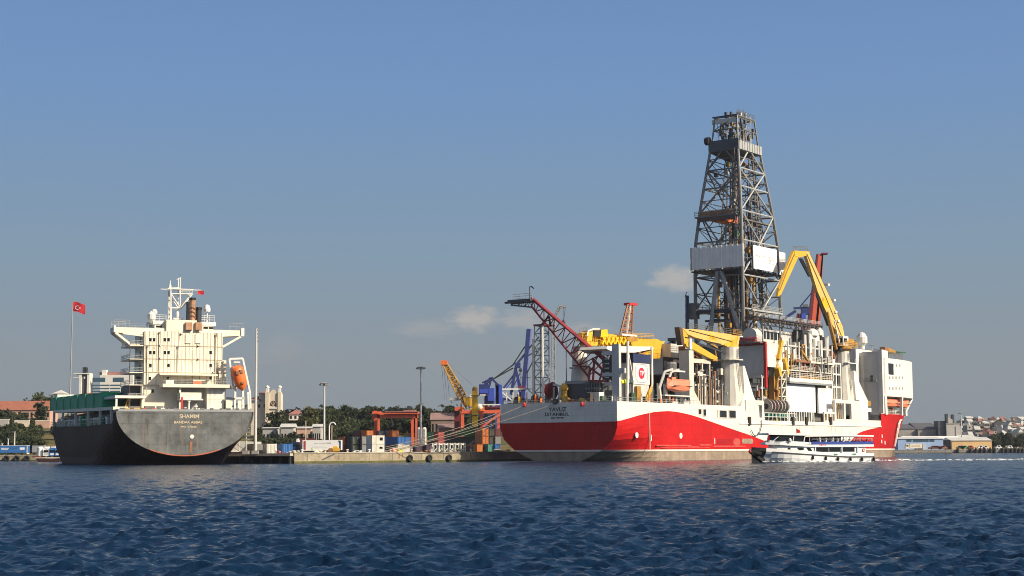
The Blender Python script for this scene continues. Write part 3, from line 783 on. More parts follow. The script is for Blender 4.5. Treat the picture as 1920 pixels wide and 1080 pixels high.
# exhaust casing with the round emblem
cs_ = MB('white_panel'); cs_.box(17.8, 26.2, 6, 12.6, 20.6, 26.4); cs_.use('grey_light').box(17.9, 26.1, 6.1, 12.5, 14.6, 20.6); cs_.use('white').box(17.79, 26.2, 5.9, 6.0, 20.6, 26.4)
cas = cs_.build('exhaust_casing', ship)
e = MB('navy'); e.box(17.5, 26.5, 5.7, 13.2, 26.4, 28.8); e.use('steel').tube((20, 8, 28.8), (20, 8, 30.2), .6, None, 8); e.tube((23, 8, 28.8), (23, 8, 30.2), .6, None, 8); e.build('casing_top', cas)
e = MB('letter_red'); e.tube((22, 5.86, 23.6), (22, 5.89, 23.6), 1.55, None, 22); e.build('emblem_disc', cas)
lettering('emblem_letters', 'TP', 1.75, cas, (22, 5.83, 23.55), (math.pi / 2, 0, 0), 'white_clean', bold=0.04)
e = MB('letter_grey')
oc = [(22 + 3.1 * sx * a, 23.6 + 2.45 * sz * b) for sx, sz, a, b in ((-1, -1, .6, 1), (1, -1, .6, 1), (1, -1, 1, .6), (1, 1, 1, .6), (1, 1, .6, 1), (-1, 1, .6, 1), (-1, 1, 1, .6), (-1, -1, 1, .6))]
for a, b2 in zip(oc, oc[1:] + oc[:1]): e.bar((a[0], 5.87, a[1]), (b2[0], 5.87, b2[1]), .05, .12)
e.build('emblem_border', cas)
for k, (px, mm) in enumerate(((1165, 'hi_vis'), (1171, 'hi_vis'), (1176, 'teal_box'), (1181, 'grey_dark'))):
    p = DS.v(px, 716, 4.5); e = MB(mm); e.tube(p + Vector((-.7, 0, 0)), p + Vector((.7, 0, 0)), .62, None, 10); e.use('steel').box(p.x - .15, p.x + .15, p.y - .15, p.y + .15, 14.6, p.z - .5); e.build('deck_light', ship)  # row of deck lights, built as unlit painted drums
e = MB('white'); e.tube(DS.v(1176, 755, 3.2), DS.v(1177, 640, 3.2), .35, None, 8); e.bar(DS.v(1178, 660, 3.2), DS.v(1188, 716, 3.2), .25); e.build('light_mast', ship)
# yellow stair
st = MB('yellow'); 
for o in (0, .9): st.bar((19, 3 + o, 14.6), (22.6, 3 + o, 19.4), .16, .3)
for k in range(10): t_ = k / 9; st.box(19 + 3.6 * t_ - .12, 19 + 3.6 * t_ + .12, 3, 3.9, 14.7 + 4.7 * t_, 14.78 + 4.7 * t_)
st.rail([(19, 3, 14.8), (22.6, 3, 19.5)], 1.2, 1.2, .07); st.build('stairway', ship)
st = MB('tarp_green'); st.box(26.6, 30, 6.5, 9, 14.6, 19.6); st.use('ochre').box(18.5, 20.4, 5.2, 5.9, 14.6, 20); st.build('deck_machinery', ship)
# ---- boom rest pillar
pr = MB('crane_white'); pr.box(43.6, 46.2, 3.4, 6.6, 14.6, 30.8); pr.prism([(46.2, 3.4, 14.6), (51.2, 3.4, 14.6), (46.2, 3.4, 19.5)], (0, .8, 0)); pr.prism([(43.6, 2.2, 14.6), (46.2, 2.2, 14.6), (46.2, 3.4, 17.5), (43.6, 3.4, 17.5)], (0, 0, -.02))
pr.use('white_clean').box(44.6, 45.8, 3.6, 4.6, 30.8, 34.2); pr.use('teal_box').box(44.4, 46.0, 3.4, 4.8, 30.8, 31.1); pr.use('glass_dark').box(43.55, 43.6, 3.9, 5.0, 15.4, 17.4)
pr.build('boom_rest_pillar', ship)
# boxes on deck edge by the lifeboat
for px0, py0, px1, py1 in ((1261, 752.5, 1272, 757), (1282, 752.5, 1293, 757.5)):
    a, b = DS.v(px0, py0, 1.0), DS.v(px1, py1, 1.0); e = MB('white'); e.box(a.x, b.x, 1, 2.2, 14.6, a.z); e.use('grey_light').box(a.x - .05, b.x + .05, .95, 2.25, a.z, a.z + .12); e.build('life_raft_box', ship)
# davit of the stern lifeboat
dv = MB('grey_light')
for u in (27.6, 31.0):
    dv.bar((u, 3.2, 14.6), (u - .6, 3.4, 19.5), .7); dv.bar((u - .6, 3.4, 19.5), (u + .8, 2.4, 24.2), .6); dv.bar((u + .8, 2.4, 24.2), (u + 4, 1.8, 25.0), .5); dv.bar((u, 4.2, 14.6), (u, 4.2, 21), .4)
dv.use('white').box(28, 42, 2.2, 5.2, 17.6, 17.9); dv.box(32.5, 40, 2.6, 5.0, 24.4, 24.8)
dv.use('grey_light'); dv.bar((41, 3.4, 14.6), (41, 3.4, 17.6), .5); dv.bar((36, 3.4, 14.6), (36, 3.4, 17.6), .5); dv.use('steel').lathe((36, 5, 24.8), [(1.6, 0), (1.8, 1.8), (1.6, 2.4)], 12)
dv.build('lifeboat_davit', ship)
# ---- process skid between pillar and crane
sk = MB('cream_dirty'); rnd = random.Random(4)
for u in (49, 54.5, 58.8): 
    for v in (5.5, 11): sk.bar((u, v, 14.6), (u, v, 28.2), .55)
sk.bar((48.6, 5.5, 28.2), (59.2, 5.5, 28.2), .9, 1.2); sk.bar((48.6, 5.5, 24.4), (59.2, 5.5, 24.4), .4); sk.bar((48.6, 11, 28.2), (59.2, 11, 28.2), .9)
for k in range(5): u = 49.2 + k * 2.2; sk.bar((u, 5.2, 14.6), (u, 5.2, 21.5), .45)
sk.bar((48.8, 5.2, 21.3), (58.6, 5.2, 21.3), .5)
sko = sk.build('skid_frame', ship)
for m, n in (('steel_dark', 1), ('brown_pipe', 2), ('cream_dirty', 3), ('rust', 4), ('grey', 5), ('white_rusty', 6)):
    e = MB(m)
    for k in range(16):
        u, v, z = rnd.uniform(48, 66), rnd.uniform(4.6, 12), rnd.uniform(15, 25)
        if k % 3 == 0: e.box(u, u + rnd.uniform(.8, 2), v, v + 1.4, z, z + rnd.uniform(.8, 2.4))
        elif k % 3 == 1: e.tube((u, v, 14.6), (u, v, z), rnd.uniform(.2, .5), None, 7)
        else: e.tube((u, v, z), (u + rnd.uniform(1, 4), v, z + rnd.uniform(-1, 1)), rnd.uniform(.2, .4), None, 7)
    e.build('process_piping' if n % 2 else 'process_vessel', sko)
e = MB('orange_pale'); e.box(59.5, 66, 5.5, 8.0, 15.0, 15.5); e.use('steel'); e.box(59.5, 65.8, 5.6, 7.9, 14.62, 15.0); e.build('rescue_board', ship)
bk = MB('steel_dark'); bk.box(47, 74, 13.5, 14, 14.6, 29.5); bk.use('brown_pipe')
for k in range(9): bk.box(47.5 + k * 2.9, 48.6 + k * 2.9, 13.1, 13.5, 14.6, 22 + (k * 7) % 6)
bk.use('grey'); bk.box(46.5, 74.5, 12.6, 14.2, 24.4, 24.8); bk.rail([(46.5, 12.6, 24.8), (74, 12.6, 24.8)], 1.3, 2, .07); bk.build('mud_module', ship)
e = MB('rust'); 
for k in range(6): e.box(50 + k * 1.9, 51.4 + k * 1.9, 9, 10.5, 29.5 - (k % 3), 32.5 - (k % 3) * .7)
e.use('grey_panel').box(52, 66, 14.2, 22, 24.8, 33.6); e.build('mud_lab', ship)


# ---- the two starboard cranes
def octo(c, r0, r1, z0, z1, n=14): return (c, [(r0, z0), (r1, z1)], n)


p1c = (70.0, 4.6)
c1 = MB('crane_white')
c1.lathe((*p1c, 0), [(4.1, 15.3), (4.1, 16.2), (2.75, 26.5), (2.6, 29.0)], 14)
c1.use('crane_white').lathe((*p1c, 0), [(3.9, 29.0), (3.9, 29.35), (2.7, 29.36), (2.6, 33.0)], 14)
c1.use('hull_white').prism([(70.6, 0.15, 11.5), (79.5, 0.15, 11.5), (79.0, .15, 15.6), (76.0, .15, 18.5), (73.4, 1.6, 27.5), (72.2, 1.6, 27.5), (71.4, .8, 19.4), (67.6, .15, 15.4), (66.0, .15, 15.4), (66.0, .15, 11.5)], (0, 2.4, 0))
crane1 = c1.build('starboard_crane', ship)
b = MB('yellow_pale')
def bprism(mb, pts, v, hw): return mb.prism([(DS.v(*p, v).x, v - hw, DS.v(*p, v).z) for p in pts], (0, 2 * hw, 0))
bprism(b, [(1277, 617), (1300, 617.5), (1381, 629), (1376, 633), (1352, 647), (1300, 633), (1286, 627)], 4.6, .7)
b.use('yellow'); bprism(b, [(1376, 630.5), (1382, 630), (1376, 659), (1371, 655), (1354, 647)], 4.6, .6)
b.use('yellow_pale'); bprism(b, [(1381, 629), (1383.5, 630), (1379, 657), (1374, 658)], 4.5, .7)
b.use('yellow'); bprism(b, [(1271, 614), (1281, 617), (1290, 640), (1281, 645), (1276, 640)], 4.6, .6)
bprism(b, [(1282, 638), (1296, 641), (1343, 670), (1340, 675), (1331, 673), (1284, 649)], 4.6, 0.5)
b.use('ochre').bar(DS.v(1296, 624, 4.6), DS.v(1345, 652, 4.6), .5); b.use('steel_dark').bar(DS.v(1306, 643, 4.6), DS.v(1360, 662, 4.6), .5)
b.use('steel'); b.rail([DS.v(1290, 616.5, 5.2), DS.v(1378, 628, 5.2)], 1.6, 2.5, .07)
cb1 = b.build('crane_boom', crane1)
e = MB('yellow_deep'); p = DS.v(1330, 626, 3.87); p2 = DS.v(1343, 637, 3.87); e.prism([(p.x, 3.86, p2.z), (p2.x, 3.86, p2.z - .3), (p2.x, 3.86, p.z - .5), (p.x, 3.86, p.z)], (0, .03, 0))
e.use('ochre'); e.box(p.x + .5, p.x + 1, 3.83, 3.86, p.z - 1.1, p.z - .4); e.box(p.x + 1.6, p2.x - .4, 3.83, 3.86, p.z - .9, p.z - .6); e.box(p.x + 1.6, p2.x - .6, 3.83, 3.86, p.z - 1.4, p.z - 1.15); e.build('warning_sign', crane1)
e = MB('brown_pipe'); bprism(e, [(1269, 613.5), (1275, 615), (1279, 647), (1274, 647)], 4.6, .8); e.build('boom_head', crane1)
e = MB('yellow'); c = DS.v(1376, 656, 4.6); e.lathe((70.8, 4.6, 0), [(2.3, 32.6), (2.3, 33.2), (1.3, 33.6), (1.3, 35.0)], 12); e.use('ochre').box(70, 75.6, 3.4, 6.4, 36.9, 37.1); e.rail([(70, 3.4, 37.1), (75.6, 3.4, 37.1)], 1.2, 1.3, .07); e.use('white').box(74.6, 77.2, 4, 5.4, 36.3, 36.7); e.build('slewing_table', crane1)
e = MB('ochre'); e.tube(DS.v(1343, 672, 4.6), DS.v(1341, 656, 4.6), .25); e.bar(DS.v(1335, 673, 4.6), DS.v(1343, 674, 4.6), .9, 1.1); e.build('crane_hook', crane1)

p2c = (148.2, 4.6)
c2 = MB('crane_white')
c2.lathe((*p2c, 0), [(4.0, 18.4), (3.1, 26.0), (2.75, 31.0), (2.6, 35.4)], 14)
c2.use('white_clean').box(146, 153.5, 1.4, 7.8, 31.3, 31.6); c2.use('white_clean').box(153.0, 153.5, 1.4, 2, 31.6, 33.4)
c2.use('white').prism([(149, .15, 19.2), (151, 1.6, 29), (152.2, 1.6, 29), (153.8, .9, 25), (158.5, .15, 19.2), (158.5, .15, 11.5), (151.6, .15, 11.5), (151.6, .15, 19.2)], (0, 2.4, 0))
crane2 = c2.build('starboard_crane', ship)
b = MB('yellow_pale')
bprism(b, [(1509, 471), (1514, 473), (1540, 530), (1560, 572), (1577, 612), (1582, 637), (1577, 637), (1556, 607), (1530, 546), (1509, 478)], 4.6, .55)
b.use('yellow'); bprism(b, [(1487, 470), (1516, 472), (1511, 481), (1508, 480), (1496, 483), (1488, 480)], 4.6, .5)
bprism(b, [(1486, 471), (1494, 472), (1494, 484), (1462, 553), (1456, 556), (1459, 540), (1472, 505)], 4.6, 0.4)
b.use('steel_dark'); b.tube(DS.v(1500, 485, 3.6), DS.v(1517, 517, 3.6), .5, None, 6); b.tube(DS.v(1504, 486, 5.6), DS.v(1520, 519, 5.6), .3, None, 6); b.tube(DS.v(1531, 553, 4.6), DS.v(1552, 610, 4.6), .45, None, 6)
b.use('steel'); b.rail([DS.v(1516, 477, 4.6), DS.v(1576, 607, 4.6)], 1.2, 2.6, .08, 2); b.rail([DS.v(1487, 469, 4.6), DS.v(1514, 470, 4.6)], 1.3, 1.6, .07)
for px, py in ((1549, 536), (1560, 565), (1563, 587), (1568, 604)): p = DS.v(px, py, 4.6); b.use('white').box(p.x - .7, p.x + .8, 3.6, 5.2, p.z, p.z + .7)
b.build('crane_boom', crane2)
e = MB('yellow_deep'); e.prism([(DS.v(*p, 4.0).x, 4.0, DS.v(*p, 4.0).z) for p in ((1539, 560), (1549, 556), (1557, 575), (1546, 578))], (0, .05, 0)); e.use('ochre'); p = DS.v(1543.5, 562.5, 3.95); e.box(p.x - .5, p.x + .4, 3.95, 4.0, p.z - .4, p.z + .8); e.build('warning_sign', crane2)
e = MB('ochre'); e.lathe((*p2c, 0), [(2.5, 35.4), (3.6, 36.2), (3.6, 36.9)], 12); e.box(141.5, 156.5, 2.2, 7.6, 36.9, 37.2); e.use('yellow').rail([(146, 2.2, 37.2), (156.5, 2.2, 37.2), (156.5, 7.6, 37.2)], 1.6, 1.2, .09); e.use('steel_dark').box(144, 152.5, 3, 7, 35.5, 36.9)
e.use('ochre').box(149.6, 155.4, 3.2, 6.8, 38.5, 39.9); e.build('slewing_table', crane2)
e = MB('white'); e.box(145.6, 149.6, 2.6, 6.4, 37.2, 40.4); e.use('glass_dark').box(145.5, 145.6, 3, 6, 38.2, 39.8); e.use('glass_dark').box(146.0, 148.6, 2.52, 2.6, 38.3, 39.7); e.use('white').bar((141.8, 4, 45.5), (145.8, 4, 37.4), .45); e.use('ochre').bar(DS.v(1551, 585, 5.6), DS.v(1568, 655, 5.6), 1.1); e.bar(DS.v(1551, 585, 3.4), DS.v(1568, 655, 3.4), .8); e.build('crane_cab', crane2)

# ---- open frames of the bulwark beside the cranes
def frame_opening(pts_open, outer, v0=0.1, th=0.9, name='bulwark_frame'):
    e = MB('hull_white'); X = sorted(set([outer[0], outer[1]] + [x for o in pts_open for x in o[:2]]))
    x0, x1, z0, z1 = outer; zo0, zo1 = pts_open[0][2:]
    e.box(x0, x1, v0, v0 + th, zo1, z1); e.box(x0, x1, v0, v0 + th, z0, zo0 - .003)
    edges = [x0] + [x for o in pts_open for x in o[:2]] + [x1]
    for a, b in zip(edges[0::2], edges[1::2]): e.box(a, b, v0 + .003, v0 + th - .003, zo0 - .003, zo1)
    return e.build(name, ship)


for cr_, cc, zt_ in ((crane1, p1c, 32.5), (crane2, p2c, 34.8)):
    e = MB('steel'); e.ladder((cc[0] - .6, cc[1] - 3.6, 16.5 if cr_ is crane1 else 19), (cc[0] - .3, cc[1] - 2.75, zt_), .8, .07, .7); e.build('ladder', cr_)
e = MB('steel_dark'); e.tube(DS.v(1292, 619, 3.8), DS.v(1372, 640, 3.8), .09, None, 5); e.tube(DS.v(1285, 632, 3.8), DS.v(1352, 645, 3.8), .09, None, 5); e.tube(DS.v(1342, 672, 4.6), DS.v(1342, 682, 4.6), .08, None, 5); e.build('crane_hose', crane1)
e = MB('steel_dark'); e.path([DS.v(1513, 476, 3.9), DS.v(1538, 532, 3.9), DS.v(1560, 585, 3.9), DS.v(1578, 630, 3.9)], .1, 5); e.path([DS.v(1490, 476, 3.9), DS.v(1476, 508, 3.9), DS.v(1462, 545, 3.9)], .09, 5); e.build('crane_hose', crane2)
frame_opening([(72.2, 76.4, 12.3, 16.0), (77.4, 81.0, 12.3, 16.0)], (71.0, 82.4, 11.4, 17.4))
frame_opening([(133.4, 139.5, 12.6, 17.8), (140.6, 145.2, 12.6, 17.8)], (132.4, 151.6, 11.4, 18.9), .2, .7)
frame_opening([(124.6, 126.2, 12.0, 14.2), (127.0, 128.8, 12.0, 14.2), (129.6, 132.0, 12.0, 14.2)], (124.2, 132.3, 11.4, 14.8), .2, .5)
e = MB('hull_white'); e.box(158.6, 168.9, .15, .6, 11.4, 12.5); e.build('bulwark_frame', ship)
# dim spaces behind the openings
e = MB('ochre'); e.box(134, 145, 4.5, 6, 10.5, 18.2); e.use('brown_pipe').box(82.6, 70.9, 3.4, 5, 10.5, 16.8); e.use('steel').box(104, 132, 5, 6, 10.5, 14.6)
for k in range(7): e.use('white').bar((135 + k * 1.5, 3.2, 10.5), (135 + k * 1.5, 3.2, 18), .3)
e.build('side_passage', ship)
# hose hanging over the side
h = MB('grey_dark'); pts = [DS.v(px, py, -0.4) for px, py in ((1428.5, 787), (1428, 798), (1425, 809), (1420, 816.5), (1415, 817), (1411, 812), (1409, 806))]; h.path(pts, .13, 5); h.build('hanging_hose', ship)
for px in (1404.5, 1486, 1511, 1557): x, z = sq(px, 789); e = MB('rubber'); e.box(x - .7, x + .7, -.4, 0.1, z - 1.3, z + 1.2); e.build('side_fender', ship)

# ---- hose and cable reels on the waist
for k in range(6):
    p = DS.v(1438 + k * 6.2, 762, 3.2); e = MB('maroon' if k < 3 else 'steel' if k % 2 else 'purple_box')
    e.tube((p.x - .35, 3.2, p.z), (p.x + .35, 3.2, p.z), 2.0, None, 18); e.use('cream_dirty'); e.tube((p.x - .6, 3.2, p.z), (p.x - .36, 3.2, p.z), 2.15, 2.15, 18); e.use('steel_dark').tube((p.x - .62, 3.2, p.z), (p.x + .62, 3.2, p.z), .9, None, 10)
    e.use('teal_box').box(p.x - .5, p.x + .5, 2.4, 4, 12.4, p.z - 2.0); e.use('steel').bar((p.x, 3.2, 10.5), (p.x, 3.2, 12.4), .4); e.build('cable_reel', ship)
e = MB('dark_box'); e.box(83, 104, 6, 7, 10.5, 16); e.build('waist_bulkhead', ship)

# ---- white weather panels of the midship side
e = MB('white_clean'); e.box(103.8, 124.0, 3.0, 3.5, 14.6, 23.2); e.use('grey_light').box(103.2, 103.8, 2.9, 12, 10.5, 23.2); e.use('white').box(124, 125.6, 4.5, 6, 10.5, 23); e.build('weather_panel', ship)
e = MB('white_clean'); e.box(126.2, 136.4, 3.0, 3.5, 14.4, 22.6); e.use('grey_light').box(128, 131, 2.93, 3.0, 21.6, 22.6); e.build('weather_panel', ship)
e = MB('steel_dark'); e.box(104, 137, 6, 6.4, 10.5, 22); e.use('white')
for k in range(11): e.bar((105 + k * 1.75, 3.2, 10.5), (105 + k * 1.75, 3.2, 14.6), .42)
e.use('teal_box').box(121, 122.5, 3.6, 5, 10.5, 13.5); e.build('panel_support', ship)
e = MB('white'); e.box(103.0, 134.0, 1.6, 8.5, 23.9, 25.1); e.use('grey').box(103.1, 133.9, 1.7, 8.4, 23.4, 23.9); e.use('white').rail([(104, 1.7, 25.1), (134, 1.7, 25.1)], 1.6, 2.0, .07, 3); e.use('ochre').box(112, 127, 2.6, 4.6, 25.1, 26.0); e.build('pipe_deck', ship)
# structure behind the second crane
e = MB('grey_light'); e.box(137.4, 145.6, 5.5, 12, 18.6, 31.0); e.use('white'); e.box(137.3, 139.4, 3.0, 5.4, 30.4, 32.4); 
for z in (19, 23.2, 27.4, 31): e.bar((136.8, 3.2, z), (143.5, 3.2, z), .5)
for u in (136.8, 140, 143.5): e.bar((u, 3.2, 18.6), (u, 3.2, 31.2), .6)
e.use('glass_dark').box(140.4, 143.1, 3.6, 4.0, 24.2, 30.0); e.use('rust')
for k in range(6): e.bar((136 + k * 1.6, 4 + k * .3, 31), (137.5 + k * 1.7, 5, 35 + (k % 3)), .4)
e.use('orange').box(156.5, 160, 4, 6.5, 19.2, 21.6); e.use('ochre').box(155.5, 158, 5.4, 7.6, 21, 26.4); e.use('white').box(155.2, 158.6, 4.6, 7, 24.8, 25.8); e.build('crane_walkway', ship)
e = MB('ochre'); e.box(161.6, 165.2, 2, 5, 17.4, 19.2); e.use('white').box(161, 166, 2.2, 4.2, 15.4, 16.8); e.use('black').box(161.5, 163, 1.2, 3, 10.5, 15.4); e.use('grey_light').box(158.6, 169, 4.5, 6, 10.5, 13.8); e.use('glass_dark').box(159.6, 161.0, .9, 1.0, 13.4, 14.2); e.build('anchor_winch', ship)

# ---- drill floor block
df = MB('grey_panel'); df.box(90, 91, 3.4, 16, 25.6, 34.6)
df.use('steel'); df.box(91, 137, 7.4, 33, 25, 35.0); df.use('grey_light').box(90.2, 137.6, 3.2, 33.4, 35.0, 35.5)
df.use('grey_dark'); df.box(90.6, 103, 8, 32, 10.5, 25.0); df.use('steel').box(103, 136, 8.6, 32, 10.5, 25)
df.use('grey_light').box(88.6, 90.6, 4.0, 17, 24.6, 25.5); df.box(88.2, 90.4, 4.0, 15.5, 21.2, 21.9); df.use('white').rail([(89, 4, 21.9), (89, 15, 21.9)], 1.2, 1.6, .07)
df_o = df.build('drill_floor', ship)
e = MB('red'); e.bar((89.7, 3.1, 21.5), (89.7, 3.1, 35.6), .8); e.bar((89.7, 3.1, 35.3), (89.7, 15, 35.3), .8); e.build('fire_main', df_o)
e = MB('grey'); rnd = random.Random(9)
for k in range(14): y = 4.4 + k * .9; e.tube((89.6, y, 12), (89.6, y, 24 - (k * 5) % 7), .14 + .1 * (k % 3), None, 6)
e.use('brown_pipe')
for k in range(8): y = 4.0 + k * .55; e.tube((89.2, y, 12 + k % 3), (89.2, y, 23), .2, None, 6)
e.use('white').tube((88.9, 4.0, 12), (88.9, 4.0, 25), .26, None, 8); e.build('riser_piping', df_o)
e = MB('white'); a = DS.v(1407, 733, 6); b_ = DS.v(1422, 724, 6); e.box(a.x, a.x + .2, 3.6, 6.6, a.z, b_.z); e.use('ink'); e.box(a.x - .02, a.x, 4.2, 6.0, a.z + .7, a.z + 1.1); e.use('steel').bar((a.x + .1, 5, 10.5), (a.x + .1, 5, a.z), .3); e.build('notice_board', df_o)
# starboard face: white panels, stacked pipes, decks
sf = MB('white_rusty'); sf.box(91, 101, 3.0, 3.3, 28, 35.0); sf.box(96, 112, 3.6, 3.9, 30.5, 35.0); sf.use('cream')
rnd = random.Random(21)
for k in range(26):
    u = 92.5 + k * 1.72 + rnd.uniform(-.3, .3); m = rnd.choice(['cream', 'steel_light', 'brown_pipe', 'grey', 'steel_dark', 'cream_dirty', 'rust', 'steel', 'grey_dark', 'ochre'])
    z0 = rnd.choice([25.2, 25.5, 27]); z1 = rnd.uniform(29, 34.5); sf.use(m).tube((u, 4.2 + rnd.uniform(0, 2), z0), (u, 4.2, z1), rnd.uniform(.25, .6), None, 7)
    if k > 8: sf.use(rnd.choice(['white', 'steel_dark', 'grey_light', 'steel_light'])).tube((u, 3.6, 31), (u, 3.6, rnd.uniform(35.5, 40)), rnd.uniform(.25, .7), None, 7)
sf.use('cream'); sf.box(110, 136.6, 2.4, 6, 30.3, 30.9); sf.use('rust').box(109, 120, 2.3, 2.4, 30.3, 31.0)
sf.use('white').rail([(110, 2.5, 30.9), (136.6, 2.5, 30.9)], 1.3, 1.8, .06); sf.use('white'); sf.box(103.5, 137, 2.6, 5, 27.4, 27.7); sf.rail([(103.5, 2.6, 27.7), (137, 2.6, 27.7)], 1.3, 1.7, .06)
for u in (104, 112, 120, 128, 136.5): sf.bar((u, 2.6, 25.1), (u, 2.6, 36.6), .35)
sf.use('ochre').bar((113, 2.3, 34), (117.5, 2.3, 31), .6)
sf.build('piping_bank', df_o)
rnd = random.Random(44)
for k in range(30):
    u, v, z = rnd.uniform(104, 136), rnd.uniform(3.0, 6), rnd.choice([25.2, 27.8, 31.0, 35.6]); m = rnd.choice(['cream', 'ochre', 'rust', 'steel', 'grey_dark', 'brown_pipe', 'white', 'yellow', 'steel_dark', 'red', 'teal_box', 'steel_light']); e = MB(m); w = rnd.uniform(.5, 1.8); h_ = rnd.uniform(.6, 2.4)
    if k % 3 == 0: e.lathe((u, v, z), [(w * .4, 0), (w * .5, .1), (w * .5, h_), (w * .2, h_ + .3)], 9)
    else: e.box(u, u + w, v, v + 1, z, z + h_); e.use('steel_dark').box(u + .1, u + w * .6, v - .05, v, z + h_ * .3, z + h_ * .7)
    e.build('deck_vessel' if k % 3 == 0 else 'equipment_cabinet', df_o)
for k in range(22):
    u, v, z = rnd.uniform(83, 103), rnd.uniform(4.5, 5.8), 10.5; m = rnd.choice(['ochre', 'rust', 'steel', 'brown_pipe', 'cream_dirty', 'grey', 'yellow', 'maroon', 'steel_light']); e = MB(m); h_ = rnd.uniform(4, 11)
    if k % 2: e.tube((u, v, z), (u + rnd.uniform(-.6, .6), v, z + h_), rnd.uniform(.15, .4), None, 7); e.tube((u, v, z + h_), (u + rnd.uniform(-3, 3), v, z + h_), .22, None, 6)
    else: e.box(u, u + rnd.uniform(.8, 2), v, v + 1, z + h_ - 2.5, z + h_); e.use('steel').bar((u + .4, v + .5, z), (u + .4, v + .5, z + h_ - 2.5), .3)
    e.build('waist_piping' if k % 2 else 'equipment_cabinet', ship)
rnd = random.Random(63)
PAL = ['brown_pipe', 'ochre', 'rust', 'steel_dark', 'cream_dirty', 'grey', 'gold_pipe', 'steel', 'grey_dark', 'cream']
for k in range(9):                                # bundles of standing and running pipe in front of the racks
    e = MB('steel'); u0 = 101 + k * 4
    for j in range(7):
        u = u0 + rnd.uniform(0, 3.8); z0 = rnd.choice([25.2, 27.8, 31]); z1 = z0 + rnd.uniform(1.6, 6); v = rnd.uniform(2.2, 3.6); r = rnd.uniform(.1, .3)
        e.use(rnd.choice(PAL)).tube((u, v, z0), (u, v, z1), r, None, 6); e.tube((u, v, z1), (u + rnd.uniform(-2.5, 2.5), v, z1), r * .9, None, 6)
    e.build('pipe_bundle', df_o)
for k in range(8):
    e = MB('steel'); u0 = 46 + k * 2.6
    for j in range(5):
        u = u0 + rnd.uniform(0, 2.4); z1 = rnd.uniform(17, 27); v = rnd.uniform(3.6, 5.4); e.use(rnd.choice(PAL)).tube((u, v, 14.6), (u, v, z1), rnd.uniform(.1, .28), None, 6); e.tube((u, v, z1), (u + rnd.uniform(-2, 2), v, z1), .16, None, 6)
    e.build('pipe_bundle', sko)
# windowed control house and roof truss
e = MB('grey_light'); e.box(93.5, 134, 8, 14, 35.5, 40.2); e.use('glass_dark')
for k in range(5): e.box(98 + k * 2.6, 99.9 + k * 2.6, 7.92, 8, 37.2, 39.6)
e.use('white'); e.box(124, 131.5, 4.6, 7.9, 35.5, 39.6); e.lathe((128, 6, 39.6), [(2.6, 0), (2.4, 1.4), (1.2, 2.3)], 10); e.lathe((134, 6, 36), [(1.6, 0), (1.5, 5.5), (.6, 6.6)], 10)
e.use('steel_dark'); e.box(118.5, 120, 4.4, 7.8, 35.5, 41); e.box(132.5, 133.4, 4.4, 5.4, 35.5, 40); e.build('driller_house', df_o)
e = MB('brown_pipe'); e.box(88, 136, 5.6, 9, 42.6, 43.5); e.use('steel_dark'); e.truss((88, 5.5, 43.4), (136, 5.5, 43.0), (92, 5.5, 41.2), (134, 5.5, 40.8), 16, .2, .12); e.use('grey_light'); e.rail([(88, 5.6, 43.5), (136, 5.6, 43.5)], 1.1, 2.5, .06)
for u in (94, 106, 118, 134): e.use('steel_light').bar((u, 6, 35.5), (u, 6, 42.6), .45)
e.build('pipe_rack_gantry', df_o)
e = MB('grey_light'); e.tube((88.4, 7.6, 37.6), (92.2, 7.6, 37.6), 2.4, None, 16); e.use('red').rail([(88, 5, 35.5), (88, 12, 35.5)], 1.4, 1.1, .12); e.use('steel').box(87.4, 90, 3.6, 13, 35.2, 35.5); e.build('mud_tank', df_o)
# yellow gear tower and white ladder tower
e = MB('ochre'); e.box(96.2, 98.6, 3.6, 5.4, 12, 25.6); e.use('gold_pipe')
for k, (z0, z1, o) in enumerate(((14, 17, .3), (17, 21, -.3), (21, 25, .2), (26.5, 29, .8), (29, 32, 1.2))): e.bar((96.4 + o, 3.3, z0), (98 - o, 3.3, z1), 1.0, .8)
e.use('yellow'); e.bar((97.5, 2.8, 30.5), (100.0, 2.8, 36.4), 1.3); e.bar((101.5, 2.8, 31), (103.5, 2.8, 26), 1.5); e.bar((97, 2.8, 28), (98, 2.8, 25.5), 1.6); e.use('cream').ball((99.0, 2.8, 28.6), 1.5, .7, 2.0); e.use('rust').bar((96.4, 3.1, 12), (97.6, 3.1, 24), .7); e.build('pipe_handler', df_o)
e = MB('cream')
for u in (98.7, 101.8):
    for v in (2.4, 4.2): e.bar((u, v, 16.5), (u, v, 27.2), .3)
for k in range(5): z = 16.5 + k * 2.67; e.bar((98.7, 2.4, z), (101.8, 2.4, z), .32); e.bar((98.7, 4.2, z), (101.8, 4.2, z), .25); 
for k in range(4): z = 16.5 + k * 2.67; e.bar((99.2, 2.5, z + .3), (101.3, 2.5, z + 2.3), .25)
e.build('ladder_tower', df_o)

